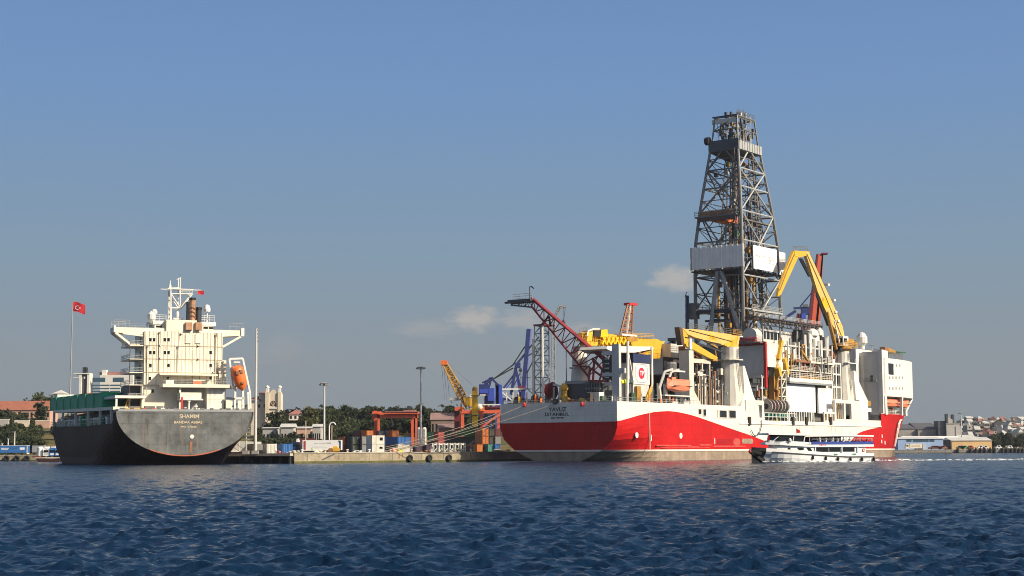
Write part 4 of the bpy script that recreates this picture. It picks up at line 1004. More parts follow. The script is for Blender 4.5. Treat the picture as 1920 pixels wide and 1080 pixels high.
# ---- the derrick
UC, VC = 104.0, 19.5
LV = [(35.4, 12.7, 8.4), (46.5, 12.7, 8.4), (57, 12.7, 8.4), (68.0, 12.3, 8.2), (77.5, 10.9, 7.4), (85.5, 9.6, 6.5), (91.5, 8.6, 5.8), (98.6, 7.5, 4.9)]
def cor(i, zz=None):
    z, a, b = LV[i]; return [Vector((UC - a, VC - b, z)), Vector((UC + a, VC - b, z)), Vector((UC + a, VC + b, z)), Vector((UC - a, VC + b, z))]
dk = MB('steel')
for i in range(len(LV) - 1):
    A, B = cor(i), cor(i + 1)
    rr = lerp(.62, .42, i / 7)
    for j in range(4): dk.tube(A[j], B[j], rr, rr * .95, 8)
    for j in range(4):
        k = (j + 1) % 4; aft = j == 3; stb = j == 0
        if stb: dk.use('steel_light')  # starboard bracing painted lighter for the sunlit face
        dk.tube(B[j], B[k], .27, None, 6)
        mB, mA = B[j].lerp(B[k], .5), A[j].lerp(A[k], .5)
        if i == 0 and aft: pass
        elif i == 1 and aft:
            A0 = cor(0); mB2 = cor(3)[j].lerp(cor(3)[k], .5); dk.use('grey')
            m0 = Vector((cor(3)[j].x - .3, VC, 61.5))
            dk.tube(m0, A0[j].lerp(A0[k], .28) + Vector((-.3, 0, 0)), .75, None, 8); dk.tube(m0, A0[j].lerp(A0[k], .99) + Vector((-.3, -.6, -1.5)), .75, None, 8); dk.use('steel')
            dk.tube(A[j], mB, .25, None, 6); dk.tube(A[k], mB, .25, None, 6)
        elif i % 2: dk.tube(mA, B[j], .27, None, 6); dk.tube(mA, B[k], .27, None, 6)
        else: dk.tube(A[j], mB, .27, None, 6); dk.tube(A[k], mB, .27, None, 6)
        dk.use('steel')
        h1, h2 = A[j].lerp(B[j], .5), A[k].lerp(B[k], .5)
        if i > 0: dk.tube(h1, h2, .16, None, 5)
        if i > 0:                                 # secondary bracing
            q1, q2 = A[j].lerp(A[k], .25).lerp(B[j].lerp(B[k], .25), .5), A[j].lerp(A[k], .75).lerp(B[j].lerp(B[k], .75), .5)
            dk.use('brown_pipe' if (i + j) % 3 == 0 else 'steel_dark'); dk.tube(h1, mA, .12, None, 5); dk.tube(h2, mA, .12, None, 5); dk.tube(q1, mB, .1, None, 4); dk.tube(q2, mB, .1, None, 4); dk.use('steel')
    if i >= 2:
        C = cor(i); dk.tube(C[0], C[2], .14, None, 5); dk.tube(C[1], C[3], .14, None, 5)
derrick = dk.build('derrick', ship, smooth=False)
# wind wall band
def band(z0, z1, out):
    za, zb = LV[2], LV[3]
    return za[1] + out, za[2] + out
ww = MB('white_panel'); a, b_ = band(0, 0, 0.9)
W = [(UC - a, VC - b_ - .2), (UC + a, VC - b_), (UC + a, VC + b_ + .8), (UC - a, VC + b_ + .8)]
ww.box(UC - a - .25, UC - a, VC - b_ - .2, VC + b_ - .4, 59.4, 66.4)
ww.use('white_clean').box(UC - a - .32, UC - a - .25, VC + 3.0, VC + 5.0, 59.4, 66.4); ww.use('white_panel')
for k in range(10): y = VC - b_ + k * 1.85; ww.box(UC - a - .42, UC - a - .25, y, y + .35, 59.4, 66.6)
ww.use('grey_light').box(UC - a + .2, UC + a - .2, VC + b_ + .2, VC + b_ + .4, 59.4, 66.6)
ww.use('steel_dark').box(UC - a, UC + a - .4, VC - b_ + .8, VC + b_, 58.6, 59.0)
ww.build('wind_wall', derrick)
sp_ = MB('white_clean'); y = VC - b_ - .35; x0, x1 = UC - a + 6.0, UC + a - 5.0
sp_.box(x0, x1, y, y + .25, 59.2, 66.6); sp_.box(UC + a - 3.4, UC + a + 1.0, y, y + .25, 58.8, 66.2)
sp_.build('sign_panel', derrick)
# faded hand-lettered slogan on the panel: strokes only, as far as it can be read
cal = MB('letter_grey'); xm = x1 - x0
def stroke(pts, w=.16):
    P = [(x0 + xm * px, y - .02, 59.2 + 7.4 * pz) for px, pz in pts]
    for p, q_ in zip(P[:-1], P[1:]): cal.bar(p, q_, .03, w)
for s_ in ([(.12, .70), (.12, .58), (.17, .55), (.20, .62)], [(.22, .66), (.22, .56), (.30, .55), (.34, .62)], [(.30, .48), (.36, .55), (.42, .62), (.44, .55)], [(.18, .42), (.20, .36)], [(.46, .66), (.50, .62), (.47, .58)],
           [(.52, .52), (.58, .64)], [(.62, .60), (.70, .60), (.66, .50), (.76, .47), (.86, .52)], [(.55, .38), (.55, .30)], [(.60, .46), (.70, .42), (.74, .46)], [(.84, .36), (.86, .26)], [(.64, .36), (.70, .32)], [(.78, .58), (.84, .60)]): stroke(s_)
cal.build('sign_script', derrick)
# pipes racked inside, travelling gear
e = MB('brown_pipe')
for u, v, r, m in ((99, 21, .95, 'brown_pipe'), (101.5, 20, .8, 'steel_dark'), (96.4, 22.4, .45, 'gold_pipe'), (103, 16, .55, 'brown_pipe'), (106, 15, .5, 'gold_pipe'), (108, 22, .6, 'steel_dark'), (98.0, 18, .35, 'brown_pipe')):
    e.use(m).tube((u, v, 35.5), (u, v, 60 if r < .7 else 66), r, None, 8)
for k in range(7): e.use('brown_pipe').tube((105 + k * .8, 24, 35.5), (105 + k * .8, 24, 63), .22, None, 5)
e.build('racked_pipe', derrick)
e = MB('steel')
for u, v, r, z1 in ((108.6, 13.6, .4, 101), (110.2, 13.4, .3, 99), (106.4, 14.4, .35, 101), (112, 14.6, .25, 92), (100.4, 16.4, .22, 100), (113.2, 13, .2, 85)):
    e.tube((u, v, 38), (lerp(u, UC, .28), lerp(v, VC, .28), z1), r, r * .8, 7)
e.ladder((UC - 12.5, VC - 6.5, 37), (UC - 8.2, VC - 3.6, 98), 1.0, .12, 1.1, (0, 1, 0))
for k in range(22): z = 46 + k * 2.4; f = (z - 46) / 54; uu = lerp(109.5, 107.5, f); e.box(uu - 1.6, uu + 1.6, lerp(12.6, 15.6, f), lerp(13.8, 16.6, f), z, z + .18); e.bar((uu - 1.5, lerp(12.6, 15.6, f), z), (uu + 1.5, lerp(12.6, 15.6, f), z + 2.3), .2)
rnd = random.Random(77)
for k in range(48):
    u, v = rnd.uniform(UC - 9, UC + 11), rnd.uniform(VC - 6.5, VC + 4); z0 = rnd.uniform(38, 70); z1 = min(97, z0 + rnd.uniform(12, 34)); f0, f1 = 1 - .42 * max(0, z0 - 62) / 38, 1 - .42 * max(0, z1 - 62) / 38
    e.use(rnd.choice(['brown_pipe', 'steel_dark', 'ochre', 'rust', 'steel', 'grey_light'])).tube((UC + (u - UC) * f0, VC + (v - VC) * f0, z0), (UC + (u - UC) * f1, VC + (v - VC) * f1, z1), rnd.uniform(.1, .24), None, 5)
for k in range(90):
    z = rnd.uniform(38, 96); f = 1 - .42 * max(0, z - 62) / 38; u, v = UC + rnd.uniform(-11, 11) * f, VC + rnd.uniform(-7.4, 6) * f; w = rnd.uniform(.5, 1.6)
    e.use(rnd.choice(['brown_pipe', 'steel_dark', 'ochre', 'grey', 'steel_light', 'tarp_green', 'rust'])).box(u, u + w, v, v + w, z, z + rnd.uniform(.6, 2.4))
e.build('ladder_trunk', derrick)
e = MB('steel_dark'); z, a, b_ = LV[5]; e.box(UC - 2.2, UC + 2.2, VC - 1, VC + 1, 70, 75.5); e.use('orange').box(UC - 10.4, UC - 2.5, VC - 1.6, VC + 3, 74.6, 76.6); e.use('gold_pipe').ball((UC - 6.5, VC - .6, 76.4), 2.4, 1.6, 1.4); e.use('steel_dark')
for v in (-.6, .6): e.tube((UC, VC + v, 75), (UC, VC + v, 100), .14, None, 4)
e.build('travelling_block', derrick)
mbd = MB('steel'); z = 76.0
mbd.box(UC - 12.4, UC - 9.0, VC - 6.5, VC + 8.4, z, z + .5); mbd.box(UC - 12, UC + 10, VC + 6.0, VC + 7.6, z, z + .5); mbd.box(UC - 9, UC + 10.5, VC - 7.6, VC - 6.3, z - 1.4, z - 1)
mbd.use('rust').box(UC - 11.6, UC - 9.8, VC - 4, VC + 5, z + .5, z + 2.0); mbd.use('brown_pipe').box(UC - 12.2, UC - 11.7, VC - 6, VC + 7.6, z - 1.3, z); mbd.use('ochre').box(UC - 11.8, UC - 10.6, VC + 3.5, VC + 6.5, z + .5, z + 1.9)
mbd.use('steel').rail([(UC - 12.4, VC - 6.5, z + .5), (UC - 12.4, VC + 8.4, z + .5)], 1.5, 1.3, .08); mbd.build('monkey_board', derrick)
pf = MB('steel_dark'); z = 48
pf.box(UC - 13.2, UC - 9, VC - 6, VC + 9.6, 45.6, 46.4); pf.box(UC - 12, UC + 12, VC + 7, VC + 8.2, 45.8, 46.4); pf.box(UC - 13, UC - 9, VC - 2, VC + 5, 42.8, 43.4); pf.use('steel'); pf.rail([(UC - 13.2, VC - 6, 46.4), (UC - 13.2, VC + 9.6, 46.4)], 1.5, 1.3, .09); pf.box(UC - 13.4, UC - 11, VC + 8, VC + 11, 44, 49)
pf.use('steel_light').box(UC - 8, UC + 12.8, VC - 9.2, VC - 8.2, 46, 46.5); pf.rail([(UC - 8, VC - 9.2, 46.5), (UC + 12.8, VC - 9.2, 46.5)], 1.4, 1.6, .09); pf.build('lower_platform', derrick)
# crown
cw = MB('grey_dark'); z, a, b_ = LV[7]
cw.mesh([(UC - a - .4, VC - b_ - .4, 99.6), (UC - a + 9, VC - b_ - .4, 99.6), (UC - a + 9, VC + b_ + .5, 99.6), (UC - a - .4, VC + b_ + .5, 99.6), (UC - a + 4, VC - 1.5, 97.0), (UC - a + 7, VC - 1.5, 97.0), (UC - a + 7, VC + 1.5, 97.0), (UC - a + 4, VC + 1.5, 97.0)], [(4, 5, 6, 7), (0, 1, 5, 4), (1, 2, 6, 5), (2, 3, 7, 6), (3, 0, 4, 7)])
cw.box(UC - a - .5, UC + a + .3, VC - b_ - .4, VC + b_ + .5, 99.6, 100.2)
cw.box(UC - a - .5, UC - a - .3, VC - b_ - .4, VC + b_ + .5, 100.2, 103.2)
cw.use('steel_light'); cw.box(UC - a - .5, UC + a + .4, VC - b_ - .6, VC - b_ - .4, 99.8, 102.6); cw.use('steel')
for k in range(9): cw.box(UC - a + k * 1.7, UC - a + k * 1.7 + .2, VC - b_ - .7, VC - b_ - .6, 99.8, 102.6)
cw.use('black').tube((UC - a - .2, VC + b_ + .2, 103.4), (UC - a - .2, VC + b_ + 1.6, 103.4), 1.3, None, 10)
crown = cw.build('crown_platform', derrick); crown.location.z = -2.1
e = MB('steel'); C = [Vector((UC + sx * (a - .2), VC + sy * (b_ - .1), 100)) for sx, sy in ((-1, -1), (1, -1), (1, 1), (-1, 1))]
T = [Vector((UC + sx * (a - 1.6), VC + sy * (b_ - .9), 111)) for sx, sy in ((-1, -1), (1, -1), (1, 1), (-1, 1))]
for p, q_ in zip(C, T): e.tube(p, q_, .32, None, 6)
for j in range(4):
    k = (j + 1) % 4; e.tube(T[j], T[k], .3, None, 6); e.tube(C[j].lerp(T[j], .62), C[k].lerp(T[k], .62), .22, None, 6)
    e.tube(C[j].lerp(T[j], .62), T[k], .15, None, 5)
e.use('grey_light').box(T[3].x - .3, T[3].x, T[0].y, T[3].y + 1.0, 108.9, 110.4); e.use('steel_dark'); e.box(T[3].x - .3, T[3].x + .4, T[0].y, T[3].y + .8, 111.0, 111.4); e.use('steel'); e.box(T[0].x, T[1].x, T[0].y, T[0].y + .4, 110.4, 111.2)
e.use('steel'); rnd = random.Random(5)
for k in range(95): u, v, zz = rnd.uniform(UC - 6, UC + 6.2), rnd.uniform(VC - 5, VC + 3.6), rnd.choice([100.2, 100.2, 102.5, 104.5, 106.5, 108.6]) + rnd.uniform(0, .8); w = rnd.uniform(.3, 1.2); e.use(rnd.choice(['steel', 'steel_dark', 'steel_light', 'brown_pipe', 'ochre', 'grey_dark'])).box(u, u + w, v, v + w, zz, zz + rnd.uniform(.4, 2.2))
for k in range(26): u = rnd.uniform(UC - 6, UC + 6); v = rnd.uniform(VC - 5, VC + 3); e.tube((u, v, 100.2), (u + rnd.uniform(-1, 1), v + rnd.uniform(-1, 1), rnd.uniform(106, 112)), .14, None, 4)
for k in range(12): u = rnd.uniform(UC - 5, UC + 2); v = rnd.uniform(VC - 4.4, VC + 1); e.use(rnd.choice(['steel_dark', 'brown_pipe', 'steel_light', 'grey_light'])).box(u, u + rnd.uniform(.3, 1.3), v, v + .6, 111, 111 + rnd.uniform(.5, 2.3))
for k in range(5): e.use('steel').tube((UC - 4 + k * 1.5, VC - 3, 111), (UC - 4 + k * 1.5, VC - 3, 113 + (k % 2) * 1.2), .12, None, 4)
e.rail([T[0] + Vector((0, 0, .3)), T[1] + Vector((0, 0, .3))], 1.5, 1.1, .07); e.build('crown_frame', crown)
# dark blue jackup-like posts aft of the derrick
e = MB('navy'); p = DS.v(1287, 610, 30)
for o in (-.55, .55): e.tube((p.x + o, 30, 25), (p.x + o + .8, 30, p.z + 9.5), .35, None, 6)
for k in range(9): e.tube((p.x - .55, 30, 27 + k * 3), (p.x + .55, 30, 28.5 + k * 3), .15, None, 4)
e.box(p.x - 1.4, p.x + 3.2, 29, 31, 25, 25.6); e.build('lattice_post', ship)
e = MB('navy'); e.bar(DS.v(1236, 655, 32), DS.v(1262, 640, 32), .6); e.use('steel_dark').bar(DS.v(1249, 700, 32), DS.v(1262, 640, 32), 1.3); e.use('grey_dark').box(DS.v(1257, 640, 32).x, DS.v(1266, 640, 32).x, 30, 33, DS.v(1260, 640, 32).z, DS.v(1260, 634, 32).z)
e.use('grey').box(DS.v(1258, 640, 28).x, DS.v(1280, 640, 28).x, 24, 28, 14.6, DS.v(1258, 648, 28).z); e.use('rust').box(50, 62, 24, 30, 14.6, 33); e.use('steel_dark').tube((DS.v(1262, 640, 32).x, 32, 14.6), (DS.v(1262, 640, 32).x, 32, 34), .8, None, 8); e.build('port_crane', ship)
e = MB('steel'); e.box(66.3, 90, 14.5, 36, 10.5, 24); e.use('grey_dark').box(66, 90, 22, 36, 24, 33); e.build('moonpool_house', ship)

# ---- accommodation and bow
def plan(u0, zref, inset, z0, z1, mb, du=3):
    us2 = [u0] + [u for u in np.arange(math.ceil(u0) + 1, 222, du)] + [223.5]
    a = [(u, HB - max(0.5, half(u, zref) - inset), z0) for u in us2]; b = [(u, HB + max(0.5, half(u, zref) - inset), z0) for u in us2[::-1]]
    return mb.prism(a + b, (0, 0, z1 - z0))
ac_ = MB('white'); plan(172.4, 26, 0.05, 21.0, 34.2, ac_)
acc = ac_.build('accommodation_block', ship)
e = MB('white_rusty'); plan(172.6, 26, 6.5, 14.6, 21.0, e); e.build('boat_deck_house', acc)
e = MB('grey_light'); e.box(171.0, 172.4, 1.6, 7.4, 10.5, 36.4); e.use('grey_panel').box(170.9, 171.0, 1.9, 6.4, 10.5, 35.6); e.use('white').box(171.2, 173.6, 0.05, 1.6, 15.05, 37.0); e.use('white').box(172.4, 176.5, .1, 3, 34.2, 36.8); e.use('glass_dark').box(176.5, 181, 0.0, 0.04, 28.6, 32.5)  # aft face painted grey for its shade, sun-side strip white
e.use('grey_light').box(171.0, 190, 7.4, 36, 14.6, 36.2); e.use('white_rusty').box(168, 182, 8.2, 36.5, 14.6, 37.4); e.use('glass_dark').box(167.95, 168.0, 12.0, 12.8, 27, 27.8); e.use('white'); e.box(167.6, 168, 8.2, 16, 32.2, 32.5); e.use('rust').box(167.7, 168, 8.4, 12, 32.6, 32.9); e.build('accommodation_aft_wall', acc)
rows = ((1668, 1692, 5, 708), (1668, 1692, 5, 728), (1675, 1687, 3, 685))
for xa, xb, n, py in rows:
    for k in range(n):
        px = lerp(xa, xb, k / (n - 1)); p = DS.v(px, py, 1.0); u = p.x
        for _ in range(3): yv = HB - half(u, 26) + .05; p = DS.v(px, py, yv); u = p.x
        e = MB('grey'); yv = HB - half(u, 26) + .0; e.box(u - .45, u + .45, yv - .06, yv + .4, p.z - .45, p.z + .45); e.build('window', acc)
# edge posts, floor and rail of the lifeboat recess
e = MB('white')
for u in (172.9, 189.5): y = HB - half(u, 19); e.bar((u, y + .35, 14.6), (u, HB - half(u, 26) + .5, 21), .9 if u > 175 else 1.6)
e.bar((206, HB - half(206, 15) + .3, 14.8), (213, HB - half(213, 26) + .4, 21.2), .8); e.build('recess_frame', acc)
e = MB('grey_light'); rp_ = [(u, HB - half(u, 15) + .4, 14.8) for u in np.arange(174, 214, 5)]; e.rail([Vector(p) for p in rp_], 1.5, 1.8, .09); e.build('bow_railing', acc)
for k in range(5): e = MB(('red', 'white', 'rust', 'tarp_green', 'white')[k]); u = 177 + k * 6; e.box(u, u + 1.5, 4.2, 5.4, 14.62, 16.2 + (k % 3) * .5); e.use('steel').box(u + .2, u + 1.2, 4.3, 5.2, 16.2 + (k % 3) * .5, 16.5 + (k % 3) * .5); e.build('deck_locker', ship)
# roof gear
e = MB('white'); e.lathe((177.5, 10, 37.4), [(.9, 0), (.9, 1.6), (1.9, 2.6), (1.9, 4.6), (1.1, 6.0), (.3, 6.4)], 12); e.build('satellite_dome', acc)
e = MB('ochre'); e.bar((176, 1.6, 33), (178, 1.8, 37.6), 1.4); e.bar((178, 1.8, 37.6), (187, 2.2, 36.8), 1.3); e.use('rust').box(176.5, 180, 1, 3, 36.4, 38.2); e.use('tarp_green').box(186, 200, 3, 18, 37.2, 37.5); e.use('steel').bar((190, 6, 34.2), (190, 6, 37.2), .5); e.build('provision_crane', acc)
e = MB('steel'); e.rail([(178, 1.0, 34.2), (186, 1.4, 34.2), (196, 2.8, 34.2)], 2.4, 1.6, .1); rnd = random.Random(3)
for k in range(9): u = 170 + k * 2.2; e.use(rnd.choice(['white', 'rust', 'steel'])).tube((u, 14 + k, 36.2), (u, 14 + k, 38 + rnd.uniform(.5, 3)), .25, None, 5)
e.build('roof_railing', acc)
e = MB('grey'); e.box(195, 201, 3, 8, 30.0, 33.4); e.use('white').tube((196, 2.6, 30.9), (199, 3.4, 30.4), 1.2, None, 10); e.use('steel').ball((196, 2.6, 32.2), .9); e.build('bridge_wing_gear', acc)


e = MB('white'); e.box(176, 196, 9, 22, 34.2, 36.6); e.use('glass_dark').box(178, 194, 8.95, 9, 35.2, 36.0); e.use('steel').rail([(176, 9, 36.6), (196, 9, 36.6)], 1.2, 1.6, .06); e.build('bridge_house', acc)
for k, (u, v, h_) in enumerate(((180, 13, 6.5), (187, 16, 4.2), (192, 11, 3.2), (174.5, 5, 3.4))): e = MB('steel_light'); e.tube((u, v, 36), (u, v, 36.6 + h_), .14, .08, 5); e.bar((u, v - 1, 36 + h_ * .8), (u, v + 1, 36 + h_ * .8), .15); e.build('antenna', acc)
e = MB('steel_light'); e.box(170.6, 170.9, 2, 7, 26, 26.2); e.rail([(170.6, 2, 26.2), (170.6, 7, 26.2)], 1.1, 1.3, .05); e.ladder((170.7, 6.2, 14.6), (170.7, 6.2, 36), .7, .06, .7, (0, 1, 0)); e.use('grey_dark').box(170.85, 170.9, 3.4, 4.3, 26.2, 28.2); e.build('escape_ladder', acc)
# ---- lifeboats (hang on the ship: things of their own)
def lifeboat(name, label, u, v, z, L, col, hgt=3.0, group=None, frame=DS):
    o = frame.w((u, v, z)); t = thing(name, label, 'lifeboat', o, frame.ang, group)
    b = MB(col); n = 9; prof = []
    for k in range(n):
        s_ = k / (n - 1); w = 1.45 * (1 - abs(2 * s_ - 1) ** 4) + .12; zb = .9 * abs(2 * s_ - 1) ** 3; prof.append((s_ * L, w, zb))
    ring = lambda x, w, zb: [(x, 0, zb), (x, -w * .8, zb + .45), (x, -w, hgt * .45), (x, -w * .96, hgt * .5), (x, -w * .75, hgt * .86), (x, 0, hgt), (x, w * .75, hgt * .86), (x, w * .96, hgt * .5), (x, w, hgt * .45), (x, w * .8, zb + .45)]
    vs = [p for pr_ in prof for p in ring(*pr_)]; m = 10
    fs = [(a * m + k, a * m + (k + 1) % m, (a + 1) * m + (k + 1) % m, (a + 1) * m + k) for a in range(n - 1) for k in range(m)] + [tuple(range(m))[::-1], tuple(range((n - 1) * m, n * m))]
    b.mesh(vs, fs); b.build('hull', t, smooth=False)
    e = MB(col); e.box(L * .12, L * .3, -.7, .7, hgt * .85, hgt * 1.12); e.use('glass_dark').box(L * .12 - .03, L * .12, -.5, .5, hgt * .92, hgt * 1.08); e.build('steering_cab', t)
    e = MB('rubber'); e.bar((L * .1, -1.5, hgt * .46), (L * .9, -1.5, hgt * .46), .1, .18); e.build('fender_strip', t)
    return t


lifeboat('lifeboat', 'orange enclosed lifeboat hanging in davits on the drill ship stern, beside the white pillar', 28.5, 1.8, 18.7, 12.5, 'orange_pale', 3.6, 'lifeboats of the drill ship')
lifeboat('lifeboat', 'orange lifeboat in the bow recess of the drill ship, the one nearer the stern', 175.5, 2.6, 17.3, 14, 'orange_pale', 3.2, 'lifeboats of the drill ship')
lifeboat('lifeboat', 'orange lifeboat in the bow recess of the drill ship, the one nearer the stem', 190.5, 4.2, 17.3, 13, 'orange_pale', 3.2, 'lifeboats of the drill ship')
# ================================================================== the cargo ship (x forward, y to port)
CS = Frame((-77.4, 380.1, 0), R(90 + 25))
CB = 16.3
cargo = thing('cargo_ship', 'dark hulled cargo ship seen from the stern with a tall cream superstructure', 'cargo ship', CS.o, CS.ang)


def csec(u, t):
    """half section: t 0 (keel) .. 1 (sheer)"""
    f = sstep(u / 34); zb = lerp(2.1, -5.0, f); zt = lerp(12.5, 9.7, sstep((u - 2) / 3)) + max(0, u - 40) * .012
    n = lerp(2.0, 5.0, f); th = t * math.pi / 2
    x = math.sin(th) ** (2 / n); z = 1 - math.cos(th) ** (2 / n)
    hb = CB
    return hb * x, zb + (zt - zb) * z


def ctaper(u, z):
    us, ue = 66 + 22 * min(1, max(0, z) / 10), 122 + 14 * min(1, max(0, z) / 12)
    if u <= us: return 1
    s_ = min(1, (u - us) / (ue - us)); return max(0.0, 1 - s_ ** 2.0) ** .8


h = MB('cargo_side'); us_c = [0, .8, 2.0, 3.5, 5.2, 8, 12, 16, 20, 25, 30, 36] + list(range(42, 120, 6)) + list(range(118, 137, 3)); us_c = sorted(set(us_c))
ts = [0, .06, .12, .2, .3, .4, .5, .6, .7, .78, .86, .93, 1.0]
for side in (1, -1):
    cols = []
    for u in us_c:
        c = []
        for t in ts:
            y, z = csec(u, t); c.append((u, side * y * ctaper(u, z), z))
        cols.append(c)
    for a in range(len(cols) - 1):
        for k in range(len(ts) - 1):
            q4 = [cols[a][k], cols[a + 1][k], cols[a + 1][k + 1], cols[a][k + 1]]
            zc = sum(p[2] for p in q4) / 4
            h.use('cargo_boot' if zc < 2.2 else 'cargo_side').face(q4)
prof = [csec(0, t) for t in np.linspace(0, 1, 25)]
for (ya, za), (yb, zb) in zip(prof[:-1], prof[1:]):
    h.use('cargo_hull').face([(0, ya, za), (0, -ya, za), (0, -yb, zb), (0, yb, zb)])
for side in (1, -1):
    for (ya, za), (yb, zb) in zip(prof[:-1], prof[1:]):
        col = 'cargo_line' if za < 3.2 else 'cargo_hull'
        h.use(col).bar((-0.1, side * ya, za), (-0.1, side * yb, zb), .22, .25)
h.build('hull', cargo)
d = MB('grey_dark'); d.box(0.3, 20, -15.6, 15.6, 11.6, 11.9); d.box(5.5, 118, -15.8, 15.8, 9.0, 9.3); d.use('grey_dark').box(16, 20, -15, 15, 9.3, 11.6); d.build('deck', cargo)
b = MB('grey'); b.box(0, .25, -15.9, 15.9, 12.3, 13.1); b.box(.1, 5, 15.7, 16.0, 12.3, 13.0); b.use('steel')
for k in range(15): y = -15 + k * 2.1; b.box(-.1, .4, y, y + .5 + (k % 3) * .3, 13.1, 13.35)
b.build('poop_bulwark', cargo)
for txt, py, size, sx, off in (('SHAMIM', 781, 1.3, 1.0, 0), ('BANDAR ABBAS', 792, .85, 1.1, .3), ('IMO 9270658', 800.3, .58, 1.15, .2)):
    p = CS.u(355, py, 0); lettering('hull_lettering', txt, size, cargo, (-0.05, p.y + off, p.z), (math.pi / 2, 0, -math.pi / 2), 'letter_cream', sx=sx, bold=.015)
e = MB('stripe_white'); p = CS.u(360, 818.5, 0); e.tube((-.1, p.y, p.z), (.1, p.y, p.z), .5, None, 10); e.use('rust'); e.box(-.02, .03, p.y - .1, p.y + .5, 3, p.z - 1.2); e.build('stern_port', cargo)
# open mooring deck along the side: black sheet painted for the shade inside, cream hatch beam on stanchions, railing
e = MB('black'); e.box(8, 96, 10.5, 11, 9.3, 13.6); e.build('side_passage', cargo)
e = MB('cream'); e.prism([(5, 16.1, 12.9), (92, 16.1, 14.2), (92, 16.1, 15.1), (5, 16.1, 13.7)], (0, -6, 0))
for u in (8, 22, 38, 56, 76, 91): e.bar((u, 15.9, 9.3), (u, 15.9, 14 - .4 + u * .01), .6)
e.build('hatch_side_beam', cargo)
e = MB('cream_dirty'); pts = [(u, 16.1, 9.8 + max(0, u - 40) * .012) for u in range(5, 96, 6)]; e.rail(pts, 1.2, 2.6, .05, 2); e.use('white_rusty'); e.bar((20, 15.4, 11.2), (88, 15.4, 11.9), .3); e.build('side_railing', cargo)
rnd = random.Random(8)
for k in range(60):
    u = rnd.uniform(7, 90); m = rnd.choice(['lime_box', 'white_clean', 'cream', 'green_box', 'white_clean', 'cream', 'white']); e = MB(m)
    if k % 2: v0 = rnd.uniform(14.4, 15.4); e.box(u, u + rnd.uniform(.5, 2.4), v0, v0 + .5, 9.3, rnd.uniform(10.6, 12.4)); e.use('steel').box(u, u + .4, v0 - .2, v0, 9.3, 10.2)
    else: e.lathe((u, 15.2, 9.3), [(.3, 0), (.3, .8), (.42, .9), (.42, 1.6 + .8 * (k % 3))], 8)
    e.build('deck_locker' if k % 2 else 'deck_vent', cargo)
# green cargo boxes standing on the hatch beam (each a thing)
g_names = ['the one nearest the superstructure', 'second from the superstructure', 'third from the superstructure', 'fourth from the superstructure', 'fifth from the superstructure', 'sixth from the superstructure', 'the one farthest forward']
for k in range(7):
    u0 = 19.0 + k * 11.3; z0 = 13.75 + u0 * .014; L_ = 10.7
    o = CS.w((u0, 10.4, z0)); t = thing('cargo_box', 'green corrugated cargo box on the rail of the cargo ship, ' + g_names[k], 'container', o, CS.ang, 'green boxes on the cargo ship')
    e = MB('green_box'); e.box(0, L_, 0, 5.6, 0.0, 3.6); e.build('body', t)
    e = MB('green_box')
    for q_ in (0, L_ - .25): e.box(q_, q_ + .25, 5.6, 5.72, 0, 3.6)
    e.box(.25, L_ - .25, 5.6, 5.7, 3.35, 3.6); e.box(.25, L_ - .25, 5.6, 5.7, 0, .25); e.build('frame', t)
e = MB('roof_red'); e.box(46, 97, -6, 15, 17.6, 18.4); e.use('white_rusty').box(88, 95, 11, 15.6, 18.4, 19.4); e.build('hatch_cover', cargo)

# ---- superstructure: aft face at x = 8
U0 = 8.0; VA, VB = 8.4, -10.7
Zd = [12.4, 16.1, 19.3, 22.3, 25.2, 28.3, 31.6]       # decks
def zpx(py): return CS.u(340, py, U0).z
P0 = lambda px: CS.u(px, 660, U0)
Zd = [CS.u(340, py, U0).z for py in (766, 747, 722, 699, 674, 649, 622)]
s1 = MB('cream')
s1.box(U0, 19, VB, VA, Zd[4], Zd[6]); s1.box(U0, 19, VB - 1.0, VA, Zd[2], Zd[4] - .01)
s1.box(U0 + .5, 19, -9.9, VA + .3, 11.9, Zd[2])
s1.box(U0 + .3, U0 + 1.5, VB - 1.0, -6.4, 11.9, Zd[2] - .25)
sup = s1.build('superstructure', cargo)
# plate seams, deck edges
e = MB('seam')
for z in Zd[3:6]: e.box(U0 - .06, U0, VB - (.9 if z < Zd[4] else 0), VA, z - .09, z + .09)
for k in range(22):
    y = lerp(VA - .3, VB + .3, k / 21)
    e.box(U0 - .03, U0, y - .055, y + .055, Zd[2] if k % 2 else Zd[3], Zd[6])
e.build('plate_seam', sup)
# side decks on the port side, in shade
e = MB('cream')
for z in Zd[1:6]:
    e.box(U0 + .2, 19, VA, VA + 3.4, z - .18, z); e.use('steel_light').rail([(U0 + .3, VA, z), (U0 + .3, VA + 3.3, z), (19, VA + 3.3, z)], 1.1, 1.5, .05); e.use('cream')
e.box(U0 + .6, U0 + 1.0, VA + 3, VA + 3.4, 12, Zd[1]); e.use('steel_dark').tube((U0 + .4, VA + 3.3, 12), (U0 + .4, VA + 3.3, Zd[5]), .1, None, 5)
e.use('white').box(U0 - 2.5, 19, VA - .1, VA + 7.2, Zd[1] - .1, Zd[1] + .5); e.bar((U0 - 2, VA + 6.8, 12), (U0 - 2, VA + 6.8, Zd[1]), .4); e.bar((U0 - 2, VA + 6.8, 12), (U0 - 2, VA + 6.8, Zd[1]), .45)
e.use('ochre').bar((U0 - 1, VA + 4.4, 12), (U0 + 1, VA + 3.0, Zd[1]), .2); e.bar((U0 - 1.6, VA + 5.0, 12), (U0 + .4, VA + 3.6, Zd[1]), .2)
e.build('side_deck', sup)
